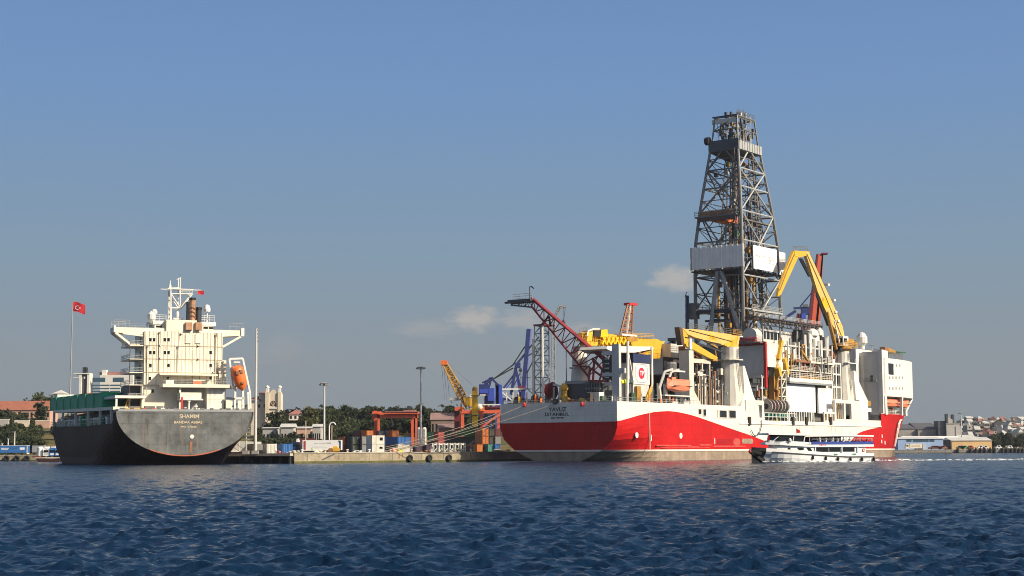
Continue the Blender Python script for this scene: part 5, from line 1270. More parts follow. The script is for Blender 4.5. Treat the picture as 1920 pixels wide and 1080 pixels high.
e = MB('steel_dark'); e.box(10.5, 19, VA, VA + 3.2, 12, Zd[2] - .3); e.use('black'); e.box(9.6, 10.4, VA + .4, VA + 1.4, Zd[2], Zd[2] + 2); e.build('side_passage', sup)  # dark blocks paint the shade inside the side decks
for z in (Zd[3], Zd[4], Zd[5]): e = MB('grey_dark'); e.box(12, 13, VA + .0, VA + .06, z + .1, z + 2.1); e.build('door', sup)
# pipes, ladders, lamps and stains on the aft face
rnd = random.Random(5)
for k, (px, ya, yb) in enumerate(((298, 624, 698), (333, 650, 697), (404, 626, 720), (276, 650, 740), (418, 676, 720))): y = P0(px).y; e = MB('cream_dirty'); e.tube((U0 - .18, y, zpx(yb)), (U0 - .18, y, zpx(ya)), .11, None, 6); e.use('steel').box(U0 - .3, U0, y - .2, y + .2, zpx(ya) - .4, zpx(ya)); e.build('wall_pipe', sup)
y = P0(408).y; e = MB('steel'); e.ladder((U0 - .25, y, zpx(720)), (U0 - .25, y, zpx(676)), .7, .06, .5, (0, 1, 0)); e.build('wall_ladder', sup)
for px, py in ((300, 648), (372, 648), (300, 672), (372, 673), (340, 626), (400, 698)): p = CS.u(px, py, U0); e = MB('steel_dark'); e.box(U0 - .45, U0, p.y - .18, p.y + .18, p.z - .15, p.z + .15); e.use('white_clean').box(U0 - .5, U0 - .45, p.y - .15, p.y + .15, p.z - .12, p.z + .12); e.build('flood_lamp', sup)
for k in range(14): px = rnd.uniform(274, 410); py = rnd.choice([624.5, 650, 675]); p = CS.u(px, py, U0); w = rnd.uniform(.08, .25); e = MB('run_stain'); e.prism([(U0 - .035, p.y - w, p.z), (U0 - .035, p.y + w, p.z), (U0 - .035, p.y + w * .2, p.z - rnd.uniform(.8, 2.2))], (.03, 0, 0)); e.build('rust_run', sup)
for px, py in ((345, 663), (360, 688)): p = CS.u(px, py, U0); e = MB('cream_dirty'); e.box(U0 - .12, U0, p.y - .9, p.y + .9, p.z - .6, p.z + .6); e.use('seam')
# square windows
for px, py in ((282, 637), (289, 637), (309, 637), (316, 637), (282, 661), (289, 661), (309, 661), (316, 661), (395, 661), (282, 685), (316, 685), (395, 685), (281, 709.5), (314.5, 709.5), (395, 709.5), (287, 733), (402, 733), (414, 742)):
    p = CS.u(px, py, U0); e = MB('glass_dark'); x = U0 + (.5 if py > 725 and px < 350 else .3 if py > 725 else 0); e.box(x - .05, x + .2, p.y - .3, p.y + .3, p.z - .42, p.z + .4)
    e.use('cream'); e.box(x - .11, x + .1, p.y - .38, p.y + .38, p.z + .4, p.z + .5); e.box(x - .11, x + .1, p.y - .38, p.y + .38, p.z - .52, p.z - .42); e.build('window', sup)
# awning, balcony, recess below
P = lambda px, py, u=U0: CS.u(px, py, u)
aw = MB('cream'); a, b_ = P(297, 699), P(400, 703); aw.prism([(U0, a.y, a.z), (U0, b_.y, a.z), (U0 - 3.6, b_.y - .2, a.z - .35), (U0 - 3.6, a.y + .4, a.z - .35)], (0, 0, -.35)); aw.build('awning', sup)
bl = MB('cream'); a, b_ = P(304, 722, 5), P(429, 724, 5); bl.box(4.2, U0, b_.y, a.y, a.z - .5, a.z + .3); bl.box(U0, 12, VB - 3.8, VB - .9, a.z - .5, a.z + .2); bl.use('steel_light').rail([(4.3, a.y, a.z + .3), (4.3, b_.y, a.z + .3)], 1.1, 1.4, .05)
bl.use('white').box(4.25, 4.35, P(326, 715, 4.3).y, P(311, 715, 4.3).y, a.z + .3, a.z + 1.2); bl.use('orange_pale').box(4.2, 4.3, P(378, 715, 4.3).y, P(362, 715, 4.3).y, a.z + .4, a.z + 1.1); bl.use('cream').box(4.22, 4.32, P(384, 715, 4.3).y, P(362, 715, 4.3).y, a.z + 1.1, a.z + 1.3)
bl.build('balcony', sup)
rc = MB('grey_light'); y0, y1 = P(333, 740).y, P(385, 740).y; rc.box(U0 + .35, U0 + .5, y1, y0, 11.9, Zd[2] - .5); rc.use('cream'); rc.box(5, 5.3, y0 - .1, y0 + .3, 11.9, Zd[2] - .4); rc.box(4.6, 7.5, P(377, 742, 5).y, P(337, 742, 5).y, P(350, 748, 5).z, P(350, 736, 5).z); rc.use('white'); rc.box(4.4, 7.7, P(380, 742, 5).y, P(336, 742, 5).y, P(350, 748, 5).z - .3, P(350, 748, 5).z)
rc.use('white_rusty'); y2, y3 = P(388, 740, 6).y, P(421, 740, 6).y; rc.box(6.0, U0 + .29, y3, y2, 11.9, Zd[2] - .5); rc.use('cream').box(5.9, 6.0, y3, y2, Zd[1] - .1, Zd[1] + .2)
rc.use('red').box(3.0, 3.3, P(340, 742, 4).y - .2, P(340, 742, 4).y + .3, 13, 16); rc.use('white'); 
for px, w, zz in ((354, .5, 15.2), (366, .8, 14.0), (347, .5, 13.6), (372, .5, 13.4)): y = P(px, 760, 4).y; rc.lathe((4, y, 11.9), [(w * .5, 0), (w * .5, zz - 11.9 - .4), (w * .8, zz - 11.9 - .3), (w * .8, zz - 11.9)], 8)
rc.build('recess_gear', sup)
for px, m, w in ((252, 'yellow', 2.2), (278, 'red', 1.4), (285, 'orange_pale', 1.0), (300, 'white', 1.1)): y = P(px, 766, 3).y; e = MB(m); e.box(2.5, 4, y - w, y + w, 11.9, 13.4); e.use('steel').box(2.6, 3.9, y - w * .6, y + w * .6, 13.4, 13.8); e.build('deck_locker', cargo)
# bridge deck, wings and wheelhouse
Zb = Zd[6]
br = MB('cream')
br.prism([(U0 + .5, 15.6, Zb - .5), (U0 + .5, VA, Zb - .9), (U0 + .5, VB, Zb - .9), (U0 + .5, -16.2, Zb - .5), (U0 + .5, -16.2, Zb + .75), (U0 + .5, 15.6, Zb + .75)], (4.5, 0, 0))
wings = br.build('bridge_wing', sup)
e = MB('cream'); e.bar((U0 + .6, 15.3, Zb - .5), (U0 + .6, VA + 3.2, Zb - 3.3), .5); e.bar((U0 + 4.6, 15.3, Zb - .5), (U0 + 4.6, VA + 3.2, Zb - 3.3), .5); e.bar((U0 + .6, -15.8, Zb - .5), (U0 + .6, VB - .2, Zb - 3.4), .5); e.bar((U0 + .6, 13.5, Zb - .7), (U0 + .6, VA, Zb - 1.2), .4)
e.box(U0 + .45, U0 + .9, VA + 1, VA + 3.4, Zb - 3.6, Zb - 3.1); e.box(U0 + .45, U0 + 4.9, VA, VA + 3.4, Zb - 3.7, Zb - 3.4); e.build('wing_bracket', wings)
e = MB('steel_light'); e.rail([(U0 + .6, 15.5, Zb + .75), (U0 + .6, 12.0, Zb + .75)], 1.7, 1.2, .06, 2); e.rail([(U0 + .6, -16.0, Zb + .75), (U0 + .6, -12.5, Zb + .75)], 1.7, 1.2, .06, 2); e.rail([(U0 + 4.8, 15.5, Zb + .75), (U0 + 4.8, 12, Zb + .75)], 1.7, 1.2, .06, 2); e.rail([(U0 + .6, 12, Zb + .75), (U0 + .6, VA - 1, Zb + .75)], .9, 1.2, .04, 2); e.use('white').box(U0 + .2, U0 + .5, 15.2, 15.7, Zb - .5, Zb + 1.1); e.box(U0 + .2, U0 + .5, -16.2, -15.4, Zb - .7, Zb + 1.3); e.build('wing_railing', wings)
Zt = P(340, 600).z
up = MB('cream'); up.box(U0 - .02, 15, P(369, 610).y, P(312, 610).y, Zb + .01, Zt); up.box(9.5, 16, P(400, 610, 9.5).y, P(290, 610, 9.5).y, Zb + .02, Zt - .7); up.use('white'); up.box(9.3, 17, P(405, 607, 9.3).y, P(287, 607, 9.3).y, Zt - 1.1, Zt - .2)
uo = up.build('wheelhouse', sup)
e = MB('glass_dark'); 
for a_, c_ in ((293, 304), (382, 390), (392, 400)): e.box(9.4, 9.5, P(c_, 610, 9.4).y, P(a_, 610, 9.4).y, Zb + 1.0, Zt - 1.4)
e.build('wheelhouse_window', uo)
e = MB('white'); e.rail([(9.4, P(288, 600, 9).y, Zt - .2), (9.4, P(312, 600, 9).y, Zt - .2)], 1.4, 1.2, .06); e.rail([(9.4, P(374, 600, 9).y, Zt - .2), (9.4, P(403, 600, 9).y, Zt - .2)], 1.6, 1.2, .06)
e.lathe((10, P(289, 600, 10).y, Zt - .2), [(.12, 0), (.12, 1.5), (.7, 1.7), (.75, 2.2), (.4, 2.8)], 10); e.lathe((10, P(284, 610, 10).y, Zb + 2), [(.3, 0), (1.0, 1.0), (1.0, 2.2), (.3, 3)], 10); e.build('roof_gear', uo)
e = MB('white_clean'); e.lathe((10, P(388, 600, 10).y, Zt - .2), [(.3, 0), (.16, .6), (.16, 2.2), (.8, 2.6), (.85, 3.3), (.6, 4.1), (.2, 4.35)], 12); e.build('satellite_dome', uo)
# funnel pipes and rusty hoods
for px, r, z0, z1, m in ((361, .75, 603, 561, 'funnel_tan'), (372.5, .75, 603, 579, 'steel_dark'), (352, .35, 601, 569, 'black'), (366, .3, 601, 590, 'black')):
    y = P(px, z1, 9).y; z_a, z_b = P(px, z0, 9).z, P(px, z1, 9).z; e = MB(m); e.tube((9, y, z_a), (9, y, z_b), r, None, 10); e.use('black').tube((9, y, z_b - .2), (9, y, z_b + .35), r * 1.12, None, 10)
    if m == 'funnel_tan':
        e.use('rust')
        for k in range(3): e.bar((8.2, y - .7, z_a + 1 + k), (8.2, y + .7, z_a + 1.7 + k), .15)
    e.build('funnel_pipe', uo)
for px in (354, 372.5):
    y = P(px, 610, 7.6).y; za, zb_ = P(px, 619.5, 7.6).z, P(px, 604.5, 7.6).z; e = MB('funnel_tan'); e.box(7.3, U0, y - .8, y + .8, za, zb_); e.use('black').box(7.28, 7.3, y - .8, y + .8, za - .05, za + .12); e.use('cream'); zc = P(px, 643, 7.6).z; e.box(7.78, U0, y - .7, y + .7, zc, za - .9); e.use('cream_dirty').box(7.75, 7.78, y - .7, y + .7, zc - .1, zc + .05); e.build('exhaust_hood', uo)
# signal mast
mz = lambda px, py: P(px, py, 11)
ms = MB('white')
for du in (0, 2.0):
    a = Vector((11 + du, mz(320, 602).y, Zt)); b2 = Vector((11 + du, mz(320, 535).y, mz(320, 535).z)); ms.tube(a, b2, .24, .18, 6)
    e0 = Vector((11 + du, mz(337, 602).y, Zt)); 
    ms.tube((11 + du, mz(321, 552).y, mz(321, 552).z), (11 + du, mz(337, 576).y, mz(337, 576).z), .17, None, 5); ms.tube((11 + du, mz(361, 551).y, mz(361, 551).z), (11 + du, mz(341, 577).y, mz(341, 577).z), .17, None, 5)
    ms.tube((11 + du, mz(338, 516).y, mz(338, 520).z), (11 + du, mz(338, 578).y, mz(338, 578).z), .16, None, 5)
    ms.tube((11 + du, mz(320, 577).y, mz(320, 577).z), (11 + du, mz(341, 578).y, mz(341, 578).z), .2, None, 5)
    ms.tube((11 + du, mz(320, 551).y, mz(320, 551).z), (11 + du, mz(361, 551).y, mz(361, 551).z), .14, None, 5)
ms.box(10.8, 13.4, mz(362, 543).y, mz(321, 543).y, mz(340, 543).z, mz(340, 542).z)
ms.rail([(10.9, mz(336, 543).y, mz(340, 550).z), (10.9, mz(361, 543).y, mz(340, 550).z)], 1.1, .7, .05, 3)
ms.bar((11, mz(301, 542).y, mz(301, 542).z), (11, mz(377, 544).y, mz(377, 544).z), .16); ms.bar((11, mz(336, 541).y, mz(336, 540).z), (11, mz(314, 535).y, mz(314, 541).z), .35)
ms.tube((11, mz(315, 600).y, Zt), (11, mz(315, 568).y, mz(315, 568).z), .07, None, 4); ms.tube((11, mz(318, 540).y, mz(318, 540).z), (11, mz(319, 526).y, mz(319, 526).z), .3, .1, 6); ms.use('steel').tube((11, mz(338, 530).y, mz(338, 530).z), (11, mz(338, 513).y, mz(338, 513).z), .09, None, 5)
ms.use('white').ball((11, mz(333, 588).y, mz(333, 590).z), .5, .5, .9); ms.box(10.6, 11.4, mz(334, 597).y - 1.2, mz(334, 597).y + 1.2, mz(334, 597).z - .3, mz(334, 597).z + .1); ms.bar((11, mz(340, 521).y, mz(338, 521).z), (11, mz(331, 523).y, mz(331, 524).z), .12)
mast = ms.build('signal_mast', uo)
e = MB('flag_red'); a = mz(371, 545); 
e.prism([(11.1, a.y, a.z), (11.3, a.y - .9, a.z + .1), (11.0, a.y - 1.5, a.z), (11.0, a.y - 1.5, a.z - .9), (11.3, a.y - .9, a.z - .9), (11.1, a.y, a.z - .95)], (.03, 0, 0)); e.build('courtesy_flag', mast)
# free-fall lifeboat frame on the starboard quarter
Q = lambda px, py, u=5.0: CS.u(px, py, u)
fr = MB('white')
for du, o in ((0, 0), (1.2, 0)):
    fr.bar(Q(430, 673, 5 + du), Q(437, 725, 5 + du), .42); fr.bar(Q(455, 672, 5 + du), Q(469, 738, 5 + du), .42)
fr.bar(Q(430, 673), Q(455, 672), .45); fr.bar(Q(430, 673, 6.2), Q(455, 672, 6.2), .45); fr.bar(Q(438, 679), Q(450, 679), .3)
fr.bar(Q(441, 725), Q(440, 766), .5); fr.bar(Q(455, 722), Q(456, 766), .5); fr.bar(Q(465, 735), Q(466, 768), .5); fr.bar(Q(469, 738), Q(470, 766), .35); fr.bar(Q(440, 747), Q(458, 747), .5); fr.bar(Q(437, 725), Q(455, 722), .3)
fr.use('steel_dark'); fr.path([Q(436, 762), Q(446, 757), Q(457, 762), Q(470, 757)], .2); fr.bar(Q(424, 746), Q(440, 748), .5); fr.use('cream'); fr.box(5, 8, Q(436, 755).y, Q(424, 755).y, 11.9, Q(430, 750).z); fr.box(4.6, 5, Q(452, 755).y, Q(445, 755).y, 11.9, Q(445, 751).z); fr.use('grey_light').box(6, 8, Q(478, 760).y + 1.6, Q(462, 760).y, 11.9, 14.2)
fr.build('lifeboat_ramp', cargo)
o = (Q(444, 688, 4.4) + Q(455, 733, 4.4)) / 2
t = thing('lifeboat', 'bright orange free-fall lifeboat, nose down on its ramp at the cargo ship stern', 'lifeboat', CS.w(o), CS.ang)
ax = (Q(455, 734, 4.4) - Q(443, 690, 4.4)); Lb = ax.length; ax.normalize(); sidev = Vector((0, 1, 0)); sidev = (sidev - ax * sidev.dot(ax)).normalized(); nv = ax.cross(sidev)
b = MB('orange'); vs = []; n = 9
for k, (f, w, dp) in enumerate(((0, .9, .9), (.03, 1.35, 1.2), (.15, 1.55, 1.35), (.4, 1.65, 1.4), (.6, 1.6, 1.35), (.75, 1.4, 1.2), (.87, 1.0, .9), (.95, .55, .5), (1, .1, .1))):
    c = ax * (f - .5) * Lb
    vs += [c + sidev * (w * math.cos(2 * math.pi * j / 12)) + nv * (dp * math.sin(2 * math.pi * j / 12)) for j in range(12)]
b.mesh(vs, [(a * 12 + j, a * 12 + (j + 1) % 12, (a + 1) * 12 + (j + 1) % 12, (a + 1) * 12 + j) for a in range(8) for j in range(12)] + [tuple(range(12))]); b.build('hull', t, smooth=True)
e = MB('orange'); c = ax * (-.5 * Lb); e.bar(c + sidev * -1.0, c + sidev * 1.0, .5, .5); e.bar(c - ax * .5 + sidev * .9, c + sidev * .9, .25); e.bar(c - ax * .5 - sidev * .9, c - sidev * .9, .25); e.bar(c - ax * .5, c, .35); e.build('stern_gear', t)
e = MB('rust')
for f in (-.32, -.24, .18):
    for s_ in ((-.5, .5) if f < 0 else (-.1,)): c = ax * f * Lb + nv * 1.3 * (1 if (nv.x < 0) else -1) + sidev * s_; e.box(c.x - .25, c.x + .25, c.y - .35, c.y + .35, c.z - .25, c.z + .25)
e.build('hatch', t)
# ================================================================== the small passenger boat
BF = Frame((79.2, 362, 0), R(205)); _bw = BF.w; BF.w = lambda p: _bw((p[0] * .9, p[1], p[2]))
boat = thing('passenger_boat', 'white two-deck passenger boat steaming past the drill ship', 'passenger boat', BF.o, BF.ang); boat.scale = (.9, 1, 1)
BH = 3.3
def bh(u, z):
    s_ = max(0, (u - 17) / (lerp(28.4, 33.6, min(1, max(0, z) / 2.4)) - 17)); return BH * max(0, 1 - min(1, s_) ** 2.3) ** .75 * (1 if z > .6 else .96)
def sheer(u): return 1.15 + 1.35 * max(0, (u - 8) / 24) ** 1.2
bus = [0, 4, 8, 12, 16, 18, 20, 22, 24, 26, 27.5, 29, 30.5, 32, 33, 33.6]
h = MB('white_clean'); lv = lambda u: [-.8, 0.0, sheer(u) * .45, sheer(u) * .8, sheer(u), sheer(u) + .75]
for side in (1, -1):
    cols = [[(u, side * bh(u, z), z) for z in lv(u)] for u in bus]
    for a in range(len(cols) - 1):
        for k in range(5):
            m = 'white_clean'
            if bus[a] >= 30.5: m = 'black'  # black paints the shade on the flared bow
            if bus[a] >= 29 and side == -1: m = 'black'
            h.use(m).face([cols[a][k], cols[a + 1][k], cols[a + 1][k + 1], cols[a][k + 1]])
h.use('white_clean').face([(0, BH * .96, -.8), (0, -BH * .96, -.8), (0, -BH, sheer(0) + .75), (0, BH, sheer(0) + .75)])
h.use('grey_light').prism([(u, bh(u, 2), sheer(u) + .02) for u in bus] + [(u, -bh(u, 2), sheer(u) + .02) for u in bus[::-1]], (0, 0, .04))
h.build('hull', boat, smooth=True)
e = MB('steel_dark')
for side in (1, -1):
    pts = [(u, side * (bh(u, sheer(u)) + .03), sheer(u) - .02) for u in bus if u <= 29]
    for p, q_ in zip(pts[:-1], pts[1:]): e.bar(p, q_, .16, .24)
e.build('rubbing_strake', boat)
for k in range(6):
    u = (0.2, 3.8, 7.3, 11, 14.6, 18.4)[k]; e = MB('rubber'); y = bh(u, 1) + .18; e.lathe((u, y, sheer(u) - 1.0), [(.10, 0), (.28, .1), (.28, .65), (.1, .85)], 8); e.build('fender', boat)
e = MB('rubber'); e.bar((31.5, 1.0, 2.0), (34, 0, 2.6), .6, .6); e.bar((31.5, -1.0, 2.0), (34, 0, 2.6), .6, .6); e.bar((30.2, 0, .4), (33.6, 0, 2.3), .8, .8); e.use('red').ball((34, 0, 2.4), .4); e.build('stem_shade_bars', boat)  # black bars added for the dark of the shaded stem
for k in range(2): u = (6.0, 11.6)[k]; e = MB('teal_box'); y = bh(u, 1.6) + .02; e.box(u - .55, u + .55, y - .02, y + .03, 1.5, 1.85); e.build('name_board', boat)
# main cabin
c = MB('white_clean'); c.prism([(2.2, 2.95, 1.9), (20, 2.95, 1.9), (27.5, 1.6, 2.7), (27.5, -1.6, 2.7), (20, -2.95, 1.9), (2.2, -2.95, 1.9)], (0, 0, 1.42)); cab = c.build('cabin', boat)
for a, b_ in ((5.6, 9.2), (9.9, 13.2), (13.35, 17.2)): e = MB('glass_dark'); e.box(a, b_, 2.9, 2.985, 2.25, 3.18); e.build('window', cab)
for pts in (((18.0, 2.3), (18.8, 3.15), (19.9, 3.15), (19.2, 2.3)), ((20.6, 2.7), (20.6, 3.2), (22.4, 3.2), (21.8, 2.6)), ((24.0, 2.75), (24.0, 3.2), (24.7, 3.2), (24.7, 2.75))):
    e = MB('glass_dark'); 
    def cy(u): return 2.95 if u < 20 else lerp(2.95, 1.6, (u - 20) / 7.5)
    e.mesh([(u, cy(u) + .03, z) for u, z in pts] + [(u, cy(u) - .1, z) for u, z in pts], [(0, 1, 2, 3), (4, 7, 6, 5), (0, 4, 5, 1), (1, 5, 6, 2), (2, 6, 7, 3), (3, 7, 4, 0)]); e.build('window', cab)
e = MB('white_clean')
for u in (17.4, 9.55, 4.8): e.box(u - .12, u + .12, 2.98, 3.2, 1.5, 3.3)
e.use('red').tube((2.9, 3.0, 2.6), (2.9, 3.1, 2.6), .38, None, 12); e.use('white_clean').tube((2.9, 3.0, 2.6), (2.9, 3.12, 2.6), .2, None, 10); e.build('cabin_post', cab)
# upper deck with swept front
d = MB('white_clean'); d.prism([(0, 3.3, 3.33), (19, 3.3, 3.33), (27, 2.4, 3.8), (30.2, .9, 3.9), (30.2, -.9, 3.9), (27, -2.4, 3.8), (19, -3.3, 3.33), (0, -3.3, 3.33)], (0, 0, .5))
d.prism([(17, 3.1, 3.83), (25, 2.6, 4.2), (29, 1.0, 4.35), (29, -1, 4.35), (25, -2.6, 4.2), (17, -3.1, 3.83)], (0, 0, .45)); ud = d.build('upper_deck', boat)
e = MB('awning_blue'); e.box(.1, 18.4, 3.2, 3.28, 3.85, 4.48); e.box(.1, 18.4, -3.28, -3.2, 3.85, 4.55); e.box(.05, .1, -3.2, 3.2, 3.85, 4.55); e.build('side_cloth', ud)
e = MB('navy'); e.box(4.5, 19, -3.24, -3.18, 4.55, 5.6); e.build('dark_backdrop', ud)  # dark panel added behind the seats so the passengers stand out
lettering('boat_lettering', 'TURYOL', .55, ud, (15.4, 3.33, 3.72), (math.pi / 2, 0, math.pi), 'letter_red')
e = MB('white_clean'); e.rail([(.2, 3.2, 4.55), (18.4, 3.2, 4.55)], .5, 1.6, .035, 1)
for u in (.4, 4, 8, 12, 16, 19): e.tube((u, 3.1, 3.8), (u, 3.1, 5.6), .07, None, 6); e.tube((u, -3.1, 3.8), (u, -3.1, 5.6), .07, None, 6)
e.build('awning_post', ud)
r = MB('white_clean'); r.prism([(0, 3.4, 5.55), (20, 3.3, 5.8), (30.2, 2.2, 6.05), (30.2, -2.2, 6.05), (20, -3.3, 5.8), (0, -3.4, 5.55)], (0, 0, .32)); ro = r.build('roof', boat)
e = MB('glass_dark'); e.prism([(20.2, 2.7, 4.5), (27.4, 2.2, 4.7), (28.4, 0, 4.75), (27.4, -2.2, 4.7), (20.2, -2.7, 4.5)], (-.2, 0, 1.2)); e.use('white_clean'); e.bar((23.6, 2.6, 4.4), (23.2, 2.62, 5.9), .16); e.bar((20.6, 2.85, 4.4), (20.2, 2.9, 5.8), .2); e.bar((28.6, 1.6, 4.6), (26.8, 2.2, 6.0), .14); e.build('wheelhouse_glass', ud)
e = MB('white_clean'); e.lathe((24.6, 2.9, 4.3), [(.1, 0), (.35, .3), (.35, .7), (.1, 1.0)], 8); e.use('steel_dark').tube((29.6, .9, 4.0), (29.6, .9, 5.3), .06, None, 5); e.build('bow_light', ud)
e = MB('steel'); e.tube((20.8, .5, 6.0), (20.8, .5, 7.6), .04, None, 5); e.use('flag_red').prism([(20.8, .5, 7.4), (20.2, 1.0, 7.0), (19.6, .6, 6.5), (20.3, .3, 6.35), (20.8, .5, 6.5)], (0.02, .03, 0)); e.build('flag', ro)
for v in (-1.2, .4, 1.6):
    for k in range(9): u = 1.6 + k * 1.75; e = MB('awning_blue'); e.box(u, u + .5, v - .5, v + .5, 3.83, 4.25); e.box(u, u + .1, v - .5, v + .5, 4.25, 4.7); e.build('bench', ud)


# passengers: one continuous skinned figure, copied
def person_mesh(name, pose, mat_shirt, mat_leg):
    J = dict(pel=(0, 0, .50), chest=(.02, 0, .92), neck=(.03, 0, 1.10), head=(.05, 0, 1.22), top=(.05, 0, 1.33))
    if pose == 'sit': legs = [((.0, .1, .48), (.42, .12, .50), (.44, .12, .08), (.55, .12, .05)), ((0, -.1, .48), (.42, -.12, .50), (.44, -.12, .08), (.55, -.12, .05))]; dz = 0
    else: legs = [((0, .1, .84), (.03, .12, .46), (0, .12, .08), (.14, .13, .04)), ((0, -.1, .84), (-.02, -.12, .46), (-.03, -.12, .08), (.10, -.13, .04))]; dz = .38
    V, E, Rr = [], [], []
    def add(p, r, par=None):
        V.append(p); Rr.append(r)
        if par is not None: E.append((par, len(V) - 1))
        return len(V) - 1
    up = lambda p: (p[0], p[1], p[2] + dz)
    a = add(up(J['pel']), (.15, .12)); c = add(up(J['chest']), (.19, .12), a); n = add(up(J['neck']), (.065, .065), c); hd = add(up(J['head']), (.10, .10), n); add(up(J['top']), (.075, .075), hd)
    for lg in legs:
        k = a
        for p, r in zip(lg, (.09, .07, .05, .045)): k = add(p, (r, r), k)
    for sy in (1, -1):
        k = add(up((.02, sy * .21, 1.0)), (.06, .06), c)
        k = add(up((.06, sy * .27, .72)), (.05, .05), k); k = add(up((.28, sy * .2, .58)), (.04, .04), k)
    me = bpy.data.meshes.new(name); me.from_pydata(V, E, []); o = bpy.data.objects.new(name, me); COL.objects.link(o)
    md = o.modifiers.new('skin', 'SKIN'); sb = o.modifiers.new('sub', 'SUBSURF'); sb.levels = 1; sb.render_levels = 1
    for i, sv in enumerate(me.skin_vertices[0].data): sv.radius = Rr[i]; sv.use_root = (i == 0)
    dg = bpy.context.evaluated_depsgraph_get(); ev = o.evaluated_get(dg); nm = bpy.data.meshes.new_from_object(ev); bpy.data.objects.remove(o)
    for m in (mat_shirt, mat_leg, 'skin', 'black'): nm.materials.append(MATS[m])
    for pl in nm.polygons:
        z = pl.center.z - dz; x = pl.center.x
        pl.material_index = 3 if z > 1.27 else 2 if z > 1.08 else 1 if (z < .5 or x > .3) else 0
        pl.use_smooth = True
    return nm


seat_w = person_mesh('person_seated_white', 'sit', 'shirt_white', 'navy'); seat_r = person_mesh('person_seated_red', 'sit', 'shirt_red', 'grey_dark'); stand_v = person_mesh('person_standing', 'stand', 'hi_vis', 'navy')
def person(me, label, fr, p, rz, group=None, sc=1.0):
    o = bpy.data.objects.new('person', me); COL.objects.link(o); o.location = fr.w(p); o.rotation_euler = (0, 0, fr.ang + rz); o.scale = (sc,) * 3
    return tag(o, label, 'person', group)
ords = ['first', 'second', 'third', 'fourth', 'fifth', 'sixth', 'seventh']
for k in range(6): person(seat_w, f'person in white shirt seated on the boat upper deck, {ords[k]} from the bow', BF, (15.6 - k * 1.75, 2.75, 3.95), .1, 'passengers on the upper deck', 1.15)
for k in range(3): person(seat_r, f'person in red shirt seated on the boat upper deck, {ords[k]} from the stern', BF, (1.3 + k * 1.6, 2.5, 3.83), .1, 'passengers on the upper deck', 1.15)
person(stand_v, 'person in yellow work vest standing by the cable reels of the drill ship', DS, (94, 1.6, 10.5), 1.2, None, 1.15)
person(stand_v, 'person in yellow work vest standing behind the hull opening under the first crane', DS, (65.2, 1.4, 10.5), 1.6, None, 1.1)
person(stand_v, 'person in yellow work vest standing on the drill ship stern deck', DS, (12.5, 12, 14.6), 2.0, None, 1.1)

# wake: foam left on the water behind and along the boat
def foam_mat():
    m = bpy.data.materials.new('foam'); m.use_nodes = True; N = m.node_tree.nodes; L = m.node_tree.links; b = N['Principled BSDF']
    b.inputs['Base Color'].default_value = (.78, .8, .8, 1); b.inputs['Roughness'].default_value = .8
    tc = N.new('ShaderNodeTexCoord'); n = N.new('ShaderNodeTexNoise'); n.inputs['Scale'].default_value = .9; n.inputs['Detail'].default_value = 6; n.inputs['Roughness'].default_value = .7
    L.new(tc.outputs['Object'], n.inputs['Vector']); r = N.new('ShaderNodeMapRange'); r.inputs['From Min'].default_value = .45; r.inputs['From Max'].default_value = .60
    L.new(n.outputs['Fac'], r.inputs['Value']); L.new(r.outputs['Result'], b.inputs['Alpha']); MATS['foam'] = m
foam_mat()
rnd = random.Random(2); f = MB('foam')
def strip(pts):
    for (p, w, hz), (q_, w2, hz2) in zip(pts[:-1], pts[1:]):
        p, q_ = V3(p), V3(q_); d_ = (q_ - p).normalized(); nrm = Vector((-d_.y, d_.x, 0))
        a, b_ = [p - nrm * w, p + Vector((0, 0, hz)), p + nrm * w], [q_ - nrm * w2, q_ + Vector((0, 0, hz2)), q_ + nrm * w2]
        f.face([a[0], b_[0], b_[1], a[1]]); f.face([a[1], b_[1], b_[2], a[2]])
path = []
for k in range(34):
    s_ = k / 33; base = BF.w((-1 - 84 * s_, -14 * s_ ** 2 + rnd.uniform(-.3, .3), 0.16)); path.append((base, lerp(1.9, .22, s_ ** .5) * rnd.uniform(.6, 1.3), lerp(.5, .06, s_ ** .6) * rnd.uniform(.6, 1.2)))
strip(path)
strip([(BF.w((u, bh(u, 0) + .35, .12)), .4, .12 + .2 * math.sin(u * 1.7) ** 2) for u in np.linspace(31, 1, 22)])
for k in range(3):
    c = [(BF.w((-22 - 30 * k - t * 14, 9 + 7 * k + t * 3, .16)), .35, .12) for t in np.linspace(0, 1, 5)]; strip(c)
o = f.build('wake_foam'); tag(o, 'white churned wake foam behind the passenger boat', None, None, 'stuff')
# ================================================================== ground, quays
QZ = 2.35
pierL, pierC, pierR = Vector((-68, 407, 0)), Vector((-54.7, 401, 0)), Vector((-5.9, 447, 0))
dirs = Vector((math.sin(R(36)), math.cos(R(36)), 0)); dirc = Vector((-math.sin(R(25)), math.cos(R(25)), 0))
pierR2 = pierR + dirs * 235; pierL2 = pierL + dirc * 185
LX = -205.0
coast = [pierL, pierC, pierR, pierR2, Vector((150, 1046, 0)), Vector((1500, 1046, 0)), Vector((1500, 1400, 0)), Vector((-900, 1400, 0)), Vector((-900, 600, 0)), Vector((-170, 600, 0)), pierL2]
g = MB('asphalt'); pts = [(p.x, p.y, QZ) for p in coast]
g.face(pts); g.build('quay_ground'); tag(bpy.data.objects['quay_ground'], 'flat paved harbour ground', None, None, 'structure')


